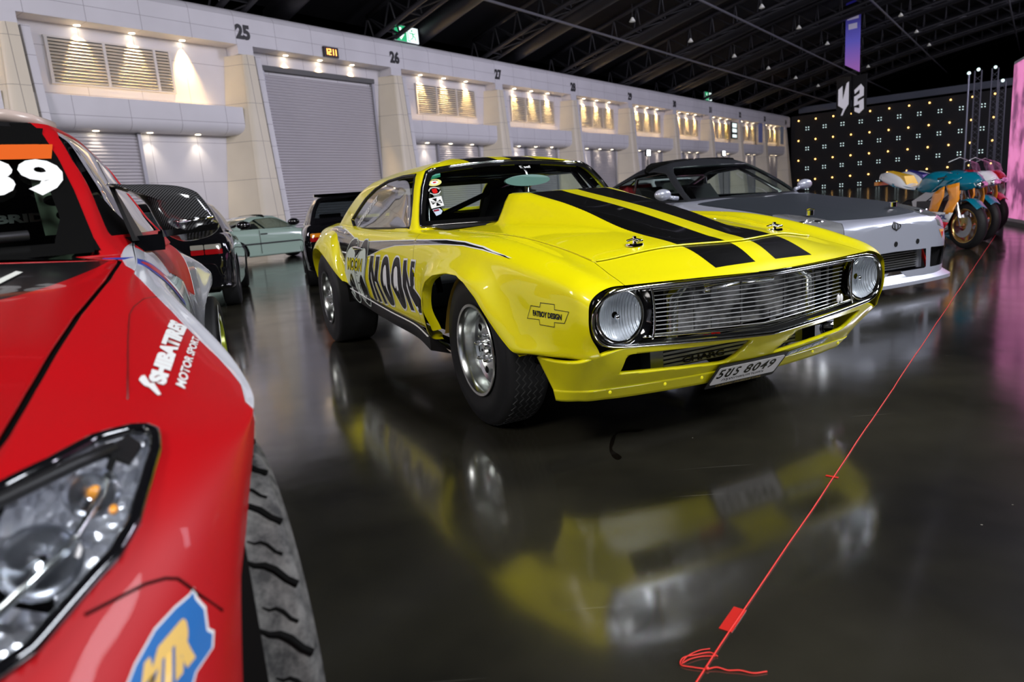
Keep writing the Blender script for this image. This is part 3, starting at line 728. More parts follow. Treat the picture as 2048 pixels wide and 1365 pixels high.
# interior opening between cowl and rear deck
def cab_sd(P):
    return np.minimum(np.minimum(-1.0 - P[:, 0] + .38 * (1 - (P[:, 1] / .72) ** 2) * 0, P[:, 0] + 2.95), .700 - np.abs(P[:, 1]))
V3, F3 = clip(V3, F3, lambda P: -np.minimum(cab_sd(P), np.where(P[:, 2] > .8, 1, -1.)))
# doors
DOOR = [(-.622, .395), (-.632, .70), (-.665, .815), (-.74, .93), (-1.86, .94), (-1.875, .62), (-1.83, .445)]
def door_sd(P): return np.minimum(sdf(P[:, [0, 2]], DOOR), np.abs(P[:, 1]) - .72)
VD, FD = clip(V3, F3, lambda P: door_sd(P) - GAP * .5)
V4, F4 = clip(V3, F3, lambda P: -door_sd(P) - GAP * .5)
Vb, Fb = mirror_vf(V4, F4)
body = merge(outward(link('body_shell', Vb, Fb, M_YEL, CAR, True)))
Vh, Fh = mirror_vf(VH, FH)
# bonnet scoop: rearward facing, grows out of the bonnet
def scoop_h(P):
    x = P[:, 0]; y = np.abs(P[:, 1])
    q = np.clip((.66 - x) / 1.15, 0, 1); A = .150 * (q ** 1.15) + .0 * x
    wd = .150 + .135 * np.clip((.66 - x) / 1.2, 0, 1)          # half width of the flat top
    sl = .055 + .06 * q
    e = np.clip((wd + sl - y) / sl, 0, 1); e = e * e * (3 - 2 * e)
    return A * e * np.where(x > -.5, 1, 1)
P = Vh.copy(); hgt = scoop_h(P)
Vh2 = P.copy(); Vh2[:, 2] += hgt
hood = link('hood', Vh2, Fh, M_STP, CAR, True)
hood = merge(outward(hood)); solid(hood, .006)
Vn, Fn = mirror_vf(VN, FN); header = merge(outward(link('header_panel', Vn, Fn, M_STP, CAR, True)))
lip = None
for sgn, nm in ((1, 'door'), (-1, 'door')):
    Vd = VD.copy(); Vd[:, 1] *= sgn; Fd = FD if sgn > 0 else [f[::-1] for f in FD]
    dd = outward(link('door', Vd, Fd, M_YEL, CAR, True)); dd['label'] = 'yellow door with black lettering' if sgn < 0 else 'yellow door on the far side'
    if sgn < 0: doorR = dd
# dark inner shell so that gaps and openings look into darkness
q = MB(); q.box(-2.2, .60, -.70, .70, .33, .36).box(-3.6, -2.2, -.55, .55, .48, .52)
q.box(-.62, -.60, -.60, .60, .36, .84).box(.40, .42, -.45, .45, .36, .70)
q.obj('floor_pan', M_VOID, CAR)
for y in (-1, 1):
    MB().lathe([(.41, .0), (.41, .32), (.05, .32)], org=(0, y * .50 + (-.32 if y > 0 else 0) + (.32 if y > 0 else 0) if y > 0 else -.50, .36), axis='y', n=24, ang=PI).obj('inner_wheel_well', M_VOID, CAR) if False else None
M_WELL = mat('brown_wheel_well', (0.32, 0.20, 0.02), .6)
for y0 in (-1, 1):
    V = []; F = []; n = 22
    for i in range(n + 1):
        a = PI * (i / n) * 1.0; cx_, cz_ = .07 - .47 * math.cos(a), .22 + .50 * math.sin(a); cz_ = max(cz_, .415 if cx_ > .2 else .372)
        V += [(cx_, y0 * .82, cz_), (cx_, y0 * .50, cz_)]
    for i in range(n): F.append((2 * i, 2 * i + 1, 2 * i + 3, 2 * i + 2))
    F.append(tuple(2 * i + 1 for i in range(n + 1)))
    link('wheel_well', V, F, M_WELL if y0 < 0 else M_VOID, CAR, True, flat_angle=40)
    V = []; F = []
    for i in range(n + 1):
        a = PI * (i / n); cx_, cz_ = -2.745 - .46 * math.cos(a), .36 + .45 * math.sin(a)
        V += [(cx_, y0 * .87, cz_), (cx_, y0 * .50, cz_)]
    for i in range(n): F.append((2 * i, 2 * i + 1, 2 * i + 3, 2 * i + 2))
    F.append(tuple(2 * i + 1 for i in range(n + 1)))
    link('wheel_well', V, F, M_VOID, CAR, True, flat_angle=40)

# arch lip return
def lip_strip(poly, wfn, th, name):
    out = []
    for sgn in (-1, 1):
        V = []; F = []
        for i, (x, z) in enumerate(poly):
            w_ = wfn(x, z)
            V += [(x, sgn * w_, z), (x, sgn * (w_ - th), z)]
        for i in range(len(poly) - 1): F.append((2 * i, 2 * i + 1, 2 * i + 3, 2 * i + 2))
        out.append(link(name, V, F, M_YEL, CAR, True))
    return out

# rear flares: bolted on wedge panels round the rear openings
att = [(-3.22, .50), (-3.20, .66), (-3.10, .80), (-2.93, .875), (-2.72, .893), (-2.55, .882), (-2.44, .85), (-2.36, .76), (-2.29, .64), (-2.215, .50)]
lipr = [(-3.15, .50, .93), (-3.13, .60, .95), (-3.06, .69, .965), (-2.95, .742, .97), (-2.82, .752, .97), (-2.68, .735, .97), (-2.54, .69, .965), (-2.42, .635, .955), (-2.32, .58, .94), (-2.24, .525, .915)]
bv_body = bvh_of(body, doorR)
def side_w(x, z, default=.88):
    h = bv_body.ray_cast(Vector((x, -2, z)), Vector((0, 1, 0)))
    return -h[0].y if h[0] else default
A = cr([(x, side_w(x, z) - .004, z) for x, z in att], 40); Bq = cr(lipr and [(x, w_, z) for x, z, w_ in lipr], 40)
rows = []
for t_ in np.linspace(0, 1, 12):
    bow = np.array([0, .016 * math.sin(PI * t_), .010 * math.sin(PI * t_)])
    rows.append(A * (1 - t_) + Bq * t_ + bow)
rows.append(Bq + np.array([0, -.012, -.004])); rows.append(Bq + np.array([0, -.10, .01]))
Gf = np.array(rows)
for sgn in (-1, 1):
    V, F = grid_vf(Gf); V = np.array(V); V[:, 1] *= sgn
    fl_ = outward(link('rear_flare', V, F, M_YEL, CAR, True, flat_angle=35))
    q = MB()
    for k in (8, 13, 18, 23, 28, 33, 37):
        c = A[k] * .72 + Bq[k] * .28 + np.array([0, .018, .006]); q.sphere((c[0], sgn * c[1], c[2]), .006, 8)
    q.obj('flare_bolts', M_CHROME, CAR)
# front arch rim roll
wl = []
for x, z in ARCH_F[1:13]:
    wl.append((x, side_w(x - .0, z + .006), z))
for sgn in (-1, 1):
    B0 = cr([(x, w_, z) for x, w_, z in wl], 60)
    B0[:, 1] = np.convolve(np.pad(B0[:, 1], 2, mode='edge'), np.ones(5) / 5, 'valid')
    G2 = np.array([B0, B0 + np.array([0, -.004, -.006]), B0 + np.array([0, -.05, -.004])]); V, F = grid_vf(G2); V = np.array(V); V[:, 1] *= sgn
    link('front_arch_lip', V, F, M_YEL, CAR, True)

# ---- greenhouse: rings from belt line to roof
def ring(z, w_, xf, xfk, xrk, xrc, rr=.0):
    # front centre -> front corner -> side -> rear corner -> rear centre (half)
    P = [(xf, 0, z), (xf - .25 * (xf - xfk), w_ * .42, z), (xf - .62 * (xf - xfk), w_ * .74, z), (xfk + .045, w_ * .925, z), (xfk - .06, w_ * .985, z), (xfk - .35, w_, z), ((xfk + xrk) / 2, w_ * 1.005, z), (xrk + .25, w_, z), (xrk + .06, w_ * .975, z), (xrk - .05, w_ * .88, z), (xrc + .06, w_ * .55, z), (xrc, 0, z)]
    return P
RG = [ring(.868, .755, -.585, -.985, -3.14, -3.42), ring(.93, .735, -.70, -1.04, -3.06, -3.32), ring(1.02, .700, -.855, -1.105, -2.93, -3.16), ring(1.11, .660, -1.005, -1.165, -2.76, -2.98),
      ring(1.175, .622, -1.115, -1.215, -2.60, -2.80), ring(1.212, .585, -1.18, -1.255, -2.45, -2.62)]
def dome(base, cx, cz_add, n=9):      # shrink the last ring smoothly to a crowned roof
    out = []
    for k in range(1, n + 1):
        s_ = 1 - k / n; s_ = max(s_, .004); out.append([(cx + (x - cx) * s_, y * s_, z + cz_add * (1 - s_ ** 2.6)) for x, y, z in base])
    return out
def crown(P, h=.030, z0=1.0, zr=.25):
    return [(x, y, z + h * (1 - min(1, (y / .6) ** 2)) * max(0, (z - z0) / zr)) for x, y, z in P]
_rg = [crown(r) for r in RG]; _last = [(x, y, z) for x, y, z in RG[-1]]
RR = _rg + [crown([(x, y, 1.212) for x, y, z in r], 0) if False else [(x, y, z + .0255 * (1 - min(1, (y / .6) ** 2))) for x, y, z in r] for r in dome(_last, -1.80, .078, 12)]
GG = np.concatenate([loft(_rg, 60, 150)[:-1], loft([_rg[-1]] + RR[len(_rg):], 60, 150)])
V, F = grid_vf(GG); V = np.array(V)
# windows
def ws_sd(P):     # windscreen: forward face, by height and front side position
    z = P[:, 2]; y = P[:, 1]
    wl_ = np.interp(z, [.868, .93, 1.02, 1.11, 1.175, 1.215, 1.25], [.705, .688, .655, .618, .580, .548, .52])
    xs = np.where(P[:, 0] > -1.33, 1, -1.)
    top = 1.251 - .040 * (np.abs(y) / .56) ** 2.2 - z; bot = z - (.892 - .0 * y)
    return np.minimum(np.minimum(np.minimum(wl_ - y, top), bot), xs)
def rw_sd(P):
    z = P[:, 2]; y = P[:, 1]
    wl_ = np.interp(z, [.93, 1.2], [.60, .48])
    return np.minimum(np.minimum(np.minimum(wl_ - y, 1.20 - z), z - .99), np.where(P[:, 0] < -2.3, 1, -1.))
SIDEW = [(-1.055, .888), (-1.085, .95), (-1.15, 1.05), (-1.225, 1.145), (-1.285, 1.196), (-1.55, 1.205), (-1.85, 1.196), (-2.08, 1.16), (-2.27, 1.10), (-2.40, 1.03), (-2.53, .955), (-2.36, .888)]
def sw_sd(P): return np.minimum(sdf(P[:, [0, 2]], SIDEW), P[:, 1] - .50)
allw = lambda P: np.maximum(np.maximum(ws_sd(P), sw_sd(P)), rw_sd(P))
Vs, Fs = clip(V, F, lambda P: -allw(P))
Vs, Fs = mirror_vf(Vs, Fs)
roof = merge(outward(link('roof_and_pillars', Vs, Fs, M_STP, CAR, True)))
solid(roof, .03, -1, M_VOID)
for nm, fn, mm in (('windscreen', ws_sd, M_GLASS), ('rear_window', rw_sd, M_GLASS)):
    a, c = clip(V, F, fn); a, c = mirror_vf(a, c); g_ = merge(link(nm, a * 1.0 + np.array([0, 0, -.004]), c, mm, CAR, True)); outward(g_)
    if nm == 'windscreen': wscr = g_
Vw, Fw = clip(V, F, sw_sd)
for sgn in (-1, 1):
    a = Vw.copy(); a[:, 1] = (a[:, 1] - .008) * sgn; g_ = outward(link('side_window', a, Fw, M_GLASSS if sgn < 0 else M_GLASS, CAR, True))
    if sgn < 0: swin = g_
bvG = BVHTree.FromPolygons([Vector(v) for v in mirror_vf(V, F)[0]], [tuple(f) for f in mirror_vf(V, F)[1]])
def edge_tube(P, r, name, m, parent=CAR, mir=False, closed=False, n=8):
    q = MB().tube(P, r, n, closed=closed)
    if mir: q.tube([(x, -y, z) for x, y, z in P], r, n, closed=closed)
    return q.obj(name, m, parent, True)
# black band and chrome trim around the windscreen, shot onto the glass surface
def on_front(y, z):
    h = bvG.ray_cast(Vector((1, y, z)), Vector((-1, 0, 0))); return h[0] if h[0] else Vector((-1, y, z))
def on_side(x, z, sgn=-1):
    h = bvG.ray_cast(Vector((x, 2 * sgn, z)), Vector((0, -sgn, 0))); return h[0] if h[0] else Vector((x, .7 * sgn, z))
def wsw(z): return float(np.interp(z, [.868, .93, 1.02, 1.11, 1.175, 1.215, 1.25], [.705, .688, .655, .618, .580, .548, .52]))
loop = []
for y in np.linspace(-.52, .52, 25): loop.append(on_front(y, 1.251 - .040 * (abs(y) / .56) ** 2.2) + Vector((.004, 0, .002)))
rt = [on_front(wsw(z) - .002, z) + Vector((.004, .0, 0)) for z in np.linspace(1.205, .90, 14)]
bt = [on_front(y, .892) + Vector((.006, 0, .003)) for y in np.linspace(.695, -.695, 40)]
lt = [Vector((v.x, -v.y, v.z)) for v in rt[::-1]]
edge_tube(loop, .0075, 'windscreen_trim', M_CHROME); edge_tube([loop[-1]] + rt + bt + lt + [loop[0]], .009, 'windscreen_seal', M_GBLACK); edge_tube([v + Vector((.004, 0, -.010)) for v in bt], .003, 'windscreen_lower_trim', M_CHROME)
# inner black frit band
fr_out = loop + rt + bt + lt; cc = Vector((-.9, 0, 1.06)); V = []; F = []; k = len(fr_out)
for i, v in enumerate(fr_out):
    yy = v.y * .955; zz = 1.06 + (v.z - 1.06) * .84; h = on_front(yy, zz) + Vector((.003, 0, .0)); V += [tuple(v + Vector((.0, 0, 0))), tuple(h)]
for i in range(k): j = (i + 1) % k; F.append((2 * i, 2 * i + 1, 2 * j + 1, 2 * j))
outward(link('windscreen_border', V, F, M_DECK, CAR, True))
# side window rubber
lp = [on_side(x, z) + Vector((0, -.001, 0)) for x, z in SIDEW]
dens = []
for i in range(len(SIDEW)):
    a = SIDEW[i]; b_ = SIDEW[(i + 1) % len(SIDEW)]
    for t_ in np.linspace(0, 1, 5)[:-1]: dens.append(on_side(a[0] + (b_[0] - a[0]) * t_, a[1] + (b_[1] - a[1]) * t_) + Vector((0, .004, 0)))
edge_tube(dens, .009, 'window_rubber', M_BLACK, closed=True, mir=True)

# ---- front face: black grille surround, chrome bezels, lamps, bars
def face_x(y): return .945 - .100 * min(1, abs(y) / .74) ** 1.25     # plan curve of the nose
def fpt(y, z, dx=0.0): return (face_x(y) + dx - .03 * (0.67 - z), y, z)
# outer outline of the grille opening (half), z as a function
top_ = lambda y: .668 - .004 * abs(y) if abs(y) < .60 else .6656 - (abs(y) - .60) ** 2 * 1.0
OUT = [(0, .664), (.2, .665), (.4, .666), (.55, .665), (.62, .660), (.672, .645), (.708, .615), (.722, .58), (.722, .54), (.708, .505), (.682, .482), (.64, .470), (.55, .462), (.4, .452), (.2, .441), (0, .432)]
OUTs = [tuple(q) for q in cr(OUT, 70)]
full = OUTs + [(-y, z) for y, z in OUTs[::-1]][1:-1]
edge_tube([fpt(y, z, .002) for y, z in full], .0075, 'grille_chrome_surround', M_CHROME, closed=True)
INNER = [(0, .645), (.2, .646), (.4, .647), (.52, .646), (.56, .640), (.58, .60), (.572, .56), (.55, .52), (.535, .492), (.50, .484), (.4, .477), (.2, .465), (0, .456)]
# backing bezel (black) as lofted ring set back into the nose
V = []; F = []; k = len(full)
for y, z in full:
    V += [fpt(y, z, -.002), fpt(y * .955, .56 + (z - .56) * .90, -.035)]
for i in range(k): j = (i + 1) % k; F.append((2 * i, 2 * i + 1, 2 * j + 1, 2 * j))
outward(link('grille_recess_wall', V, F, mat('satin_black', (.006, .006, .007), .32), CAR, True))
HY, HZ, HR = .612, .571, .089
def disc_hole(sg):
    # black headlamp bucket plate with round opening
    n = 48; V = []; F = []
    for i in range(n):
        a = 2 * PI * i / n; c, s = math.cos(a), math.sin(a)
        # outer boundary: rounded box of the lamp pocket
        R = 1 / max(abs(c) / .118, abs(s) / .105) if True else 0
        R = (abs(c / .118) ** 3.2 + abs(s / .104) ** 3.2) ** (-1 / 3.2)
        y = HY + c * R; z = HZ + s * R
        z = min(z, .661); y = min(y, .722)
        V += [(*fpt(y, z, -.012)[:1], sg * y, z), (face_x(HY) - .022, sg * (HY + c * (HR + .012)), HZ + s * (HR + .012)), (face_x(HY) - .06, sg * (HY + c * (HR + .004)), HZ + s * (HR + .004))]
    for i in range(n):
        j = (i + 1) % n
        F += [(3 * i, 3 * i + 1, 3 * j + 1, 3 * j), (3 * i + 1, 3 * i + 2, 3 * j + 2, 3 * j + 1)]
    return outward(link('headlamp_bucket', V, F, M_GBLACK, CAR, True))
def lens_mat():
    m = mat('fluted_lens', (0.9, 0.93, 0.97), 0.05, trans=1.0, ior=1.3); n, l = nt(m); b = n['Principled BSDF']
    tc = n.new('ShaderNodeTexCoord'); wv = n.new('ShaderNodeTexWave'); wv.wave_type = 'BANDS'; wv.bands_direction = 'Y'; wv.inputs['Scale'].default_value = 26; wv.inputs['Distortion'].default_value = 0
    l.new(tc.outputs['Object'], wv.inputs[0]); bp = n.new('ShaderNodeBump'); bp.inputs['Strength'].default_value = .6; bp.inputs['Distance'].default_value = .004
    l.new(wv.outputs[1], bp.inputs['Height']); l.new(bp.outputs[0], b.inputs['Normal']); return m
M_LENS = lens_mat()
M_REFL = mat('lamp_reflector', (.88, .90, .95), .16, 1.0)
def flute_mat():
    m = mat('fluted_reflector', (.86, .90, .96), .34, .55); n, l = nt(m); b = n['Principled BSDF']
    tc = n.new('ShaderNodeTexCoord'); wv = n.new('ShaderNodeTexWave'); wv.wave_type = 'BANDS'; wv.bands_direction = 'Y'; wv.inputs['Scale'].default_value = 30; wv.inputs['Distortion'].default_value = .6; wv.inputs['Detail Scale'].default_value = 2
    l.new(tc.outputs['Object'], wv.inputs[0]); ns = n.new('ShaderNodeTexNoise'); ns.inputs['Scale'].default_value = 18; l.new(tc.outputs['Object'], ns.inputs[0])
    ad = n.new('ShaderNodeMath'); ad.operation = 'MULTIPLY_ADD'; ad.inputs[1].default_value = 1.0; l.new(ns.outputs[0], ad.inputs[0]); l.new(wv.outputs[1], ad.inputs[2])
    bp = n.new('ShaderNodeBump'); bp.inputs['Strength'].default_value = 1.0; bp.inputs['Distance'].default_value = .012; l.new(ad.outputs[0], bp.inputs['Height']); l.new(bp.outputs[0], b.inputs['Normal']); return m
M_FLUTE = flute_mat()
for sg in (-1, 1):
    disc_hole(sg); x0 = face_x(HY) - .012
    hl = MB().lathe([(HR + .009, x0 - .03), (HR + .011, x0 - .004), (HR + .006, x0 + .002), (HR - .001, x0 - .002)], org=(0, sg * HY, HZ), axis='x', n=56).obj('headlamp', M_CHROME, CAR, True)
    MB().lathe([(HR, x0 - .004)] + [(HR * math.cos(a), x0 - .004 + .022 * math.sin(a)) for a in np.linspace(.1, PI / 2 - .02, 9)], org=(0, sg * HY, HZ), axis='x', n=56).obj('lens', M_CLEAR, hl, True)
    MB().lathe([(HR - .002, x0 - .004), (.078, x0 - .016), (.06, x0 - .028), (.04, x0 - .036), (.012, x0 - .040)], org=(0, sg * HY, HZ), axis='x', n=56).obj('reflector_bowl', M_FLUTE, hl, True)
    MB().sphere((x0 - .024, sg * HY, HZ - .006), .011, 12).obj('bulb', M_CHROME, hl, True)
    # curved chrome bar between lamp and grille
    edge_tube([(face_x(HY - .12) + .0 - .01 * 0, sg * (HY - .118 + .030 * math.sin(a) ** 2 * 0 + .02 * (1 - math.cos((a)))), HZ + .098 * math.sin(a)) for a in np.linspace(-1.25, 1.2, 14)], .004, 'lamp_divider_trim', M_CHROME)
# grille bars: thirteen thin horizontal bars that follow the V
GW = .475
nb = 11
M_BAR = mat('bright_grille_alloy', (.62, .63, .66), .3, .7)
for i in range(nb):
    f_ = i / (nb - 1); z0c = .487 + (.640 - .487) * f_ * 1.0
    P = []
    for y in np.linspace(-GW - .022 * math.sin(PI * f_) * 0, GW, 33):
        za = (.468 + .018 * abs(y) / .475) + (.641 - (.468 + .018 * abs(y) / .475)) * f_
        P.append((face_x(y) - .028 - .014 * (1 - f_), y, za))
    q = MB()
    Vb_ = []; Fb_ = []
    for (x, y, z) in P: Vb_ += [(x, y, z + .0018), (x + .002, y, z), (x, y, z - .0018), (x - .006, y, z - .0012), (x - .006, y, z + .0012)]
    for a in range(len(P) - 1):
        for e in range(5): Fb_.append((5 * a + e, 5 * a + (e + 1) % 5, 5 * a + 5 + (e + 1) % 5, 5 * a + 5 + e))
    q.add(Vb_, Fb_); q.obj('grille_bar', M_BAR, CAR)
q = MB()
for y in (-.30, -.10, .12, .30, .40):
    q.box(face_x(y) - .052, face_x(y) - .046, y - .0035, y + .0035, .475, .64)
for y, z in ((-.22, .50), (.16, .62), (.22, .5), (.33, .61), (-.22, .60), (.05, .49)): q.box(face_x(y) - .050, face_x(y) - .044, y - .014, y + .014, z - .02, z + .02)
q.obj('grille_braces', M_STEEL, CAR)
edge_tube([fpt(y, .458 + .030 * abs(y) / .53, -.008) for y in np.linspace(-.53, .53, 41)], .0045, 'grille_lower_trim', M_CHROME)
edge_tube([fpt(y, .652, -.010) for y in np.linspace(-.53, .53, 31)], .0035, 'grille_upper_trim', M_CHROME)
def fins_mat():
    m = mat('radiator_fins', (.42, .43, .45), .4, .4); n, l = nt(m); b = n['Principled BSDF']
    tc = n.new('ShaderNodeTexCoord'); ns = n.new('ShaderNodeTexNoise'); ns.inputs['Scale'].default_value = 9; ns.inputs['Detail'].default_value = 4; l.new(tc.outputs['Object'], ns.inputs[0])
    r = n.new('ShaderNodeValToRGB'); l.new(ns.outputs[0], r.inputs[0]); r.color_ramp.elements[0].position = .40; r.color_ramp.elements[0].color = (.05, .05, .055, 1); r.color_ramp.elements[1].position = .62; r.color_ramp.elements[1].color = (.60, .60, .63, 1)
    l.new(r.outputs[0], b.inputs['Base Color']); return m
# radiator and engine bits behind the grille
q = MB().box(.74, .775, -.34, .34, .45, .66); rad = q.obj('radiator', fins_mat(), CAR)
q = MB(); q.tube([(.80, -.36, .44), (.81, -.36, .60), (.80, -.30, .645)], .026, 10).tube([(.79, .36, .44), (.79, .36, .60), (.78, .30, .645)], .026, 10)
q.obj('radiator_hose', M_ALU, CAR, True, 40)
MB().tube([(.80, -.20, .615), (.805, -.02, .628), (.80, .14, .612)], .018, 10).obj('chrome_pipe', M_CHROME, CAR, True)
MB().box(.60, .66, -.66, .66, .40, .67).obj('core_support', M_VOID, CAR)
# small white eyeball emblem on the grille
for dy in (0, .017): MB().sphere((face_x(.43) - .012, .425 + dy, .505), .0095, 10, (.6, .9, 1.9)).obj('grille_emblem', M_WHITE, CAR, True)

def smooth_poly_(P, r=.018, n=4):
    P = [np.array(p, float) for p in P]; out = []
    for i, p in enumerate(P):
        a = P[i - 1] - p; b = P[(i + 1) % len(P)] - p; la, lb = np.hypot(*a), np.hypot(*b); ra = min(r, la * .45); rb = min(r, lb * .45)
        A_, B_ = p + a / la * ra, p + b / lb * rb
        for t in np.linspace(0, 1, n): out.append(tuple((1 - t) ** 2 * A_ + 2 * t * (1 - t) * p + t * t * B_))
    return out
# ---- lower valance with two openings, and the chin skirt
def val_x(y, z):       # front lower face, leans back towards the floor
    return .918 - .10 * min(1, abs(y) / .72) ** 1.8 - (.432 - z) * .74 - max(0, abs(y) - .60) * .25
def val_z0(y): return .432 + .036 * min(1, abs(y) / .66)        # top edge follows surround
def nose_row(k_):          # k_ 0 at the grille surround, 1 at the skirt seam
    def P_(y, x=None):
        zt = val_z0(y) - .003; z = zt + (.285 - zt) * k_
        return np.array([(val_x(y, z) + .012 * math.sin(PI * k_)) if x is None else x, y, z])
    mid = [P_(y) for y in (.60, .45, .25, 0, -.25, -.45, -.60)]
    z0 = .452 + (.285 - .452) * k_
    c1 = np.array([.838 - .112 * k_, .690 - .022 * k_, .440 + (.285 - .440) * k_])
    z1 = .418 + (.283 - .418) * k_; c2 = np.array([.796 - .104 * k_, .757 - .052 * k_, z1])
    z2 = .412 + (.281 - .412) * k_; c3 = np.array([.700 - .048 * k_, .796 - .060 * k_, z2]); c4 = np.array([.570 + .030 * k_, .803 - .045 * k_, z2 - .002])
    fl_ = lambda p: np.array([p[0], -p[1], p[2]])
    return cr([c4, c3, c2, c1] + mid + [fl_(c1), fl_(c2), fl_(c3), fl_(c4)], 170)
Gn = np.array([nose_row(k_) for k_ in np.linspace(0, 1, 30)]); V, F = grid_vf(Gn); V = np.array(V)
OPR = [(-.590, .432), (-.06, .414), (-.125, .330), (-.145, .322), (-.605, .350)]
OPL = [(.175, .414), (.60, .436), (.54, .352), (.11, .322), (.095, .332)]
OPR = smooth_poly_(OPR); OPL = smooth_poly_(OPL)
V, F = clip(V, F, lambda P: np.where(np.abs(P[:, 1]) < .6, -np.maximum(sdf(P[:, 1:3], OPR), sdf(P[:, 1:3], OPL)), 1.0))
val = link('front_valance', V, F, M_YEL, CAR, True); outward(val); solid(val, .014)
rows_ = []
for k_ in np.linspace(0, 1, 6):
    r_ = nose_row(1.0).copy(); e = np.clip((np.abs(r_[:, 1]) - .55) / .2, 0, 1)
    r_[:, 2] += .003 - k_ * (.056 - .008 * e); r_[:, 0] += .004 - .042 * k_ + .03 * k_ * np.clip((.70 - r_[:, 0]) / .08, 0, 1); r_[:, 1] *= (1 + .004 - .02 * k_); rows_.append(r_)
G_ = np.array(rows_); V, F = grid_vf(G_); chin = outward(link('chin_skirt', V, F, M_YEL, CAR, True)); solid(chin, .006)
q = MB()
for y in (-.69, -.60, -.38, -.22, .4, .6): q.sphere((val_x(y, .285) + .006 - max(0, abs(y) - .66) * .6, y, .272), .008, 8, (.5, 1, 1))
q.obj('skirt_rivets', M_YEL, CAR, True)
# intercooler seen in the openings
q = MB()
for z in np.arange(.325, .43, .016): q.box(.715, .75, -.36, .33, z, z + .009)
q.obj('intercooler_fins', mat('cooler_alloy', (.55, .56, .56), .3, .9), CAR)
MB().box(.68, .715, -.36, .33, .31, .44).obj('intercooler_core', M_BLACK, CAR)
MB().box(.69, .752, -.42, -.36, .32, .44).box(.69, .752, .33, .37, .32, .44).obj('intercooler_tank', M_ALU, CAR)
MB().box(.60, .62, -.60, .60, .28, .44).obj('undertray', M_VOID, CAR)
# red and black lettering on the cooler
for (txt, y0, y1, z0, z1, m_) in (('CHARG', -.27, -.06, .328, .352, M_DECK), ('G', -.20, -.13, .385, .425, M_REDP), ('R', -.125, -.06, .392, .428, M_REDP)):
    V, F = text_vf(txt, .03); link('cooler_lettering', [(.752, y0 + v[0] * (y1 - y0), z0 + v[1] * (z1 - z0)) for v in V], F, m_, CAR)
# far side exhaust tip
t_ = MB().lathe([(.038, -.02), (.038, .10), (.034, .10), (.034, 0)], axis='y', n=20, org=(.53, .80, .28)).obj('exhaust_tip', M_CHROME, CAR, True)

# ---- sills, white pinstripes
def sill_pts(dz, dw): return [(x, side_w(x, z0 + .03) + dw, z0 + dz) for x, z0 in ((-.44, .372), (-.75, .392), (-1.2, .412), (-1.7, .442), (-2.2, .480))]
for sgn in (-1, 1):
    A = cr(sill_pts(0, -.01), 30); Bq = cr(sill_pts(-.10, -.12), 30); G_ = np.array([A, A + np.array([0, 0, -.085]), Bq + np.array([0, 0, -.02])]); V, F = grid_vf(G_); V = np.array(V); V[:, 1] *= sgn
    outward(link('sill', V, F, M_BLACK, CAR, True))
edge_tube([(x, -w_, z) for x, w_, z in cr(sill_pts(-.012, -.002), 30)], .004, 'sill_pinstripe', M_WHITE)
edge_tube([(-.60, -.62, .215), (-1.5, -.66, .24), (-2.25, -.66, .27)], .035, 'side_exhaust', M_GBLACK)
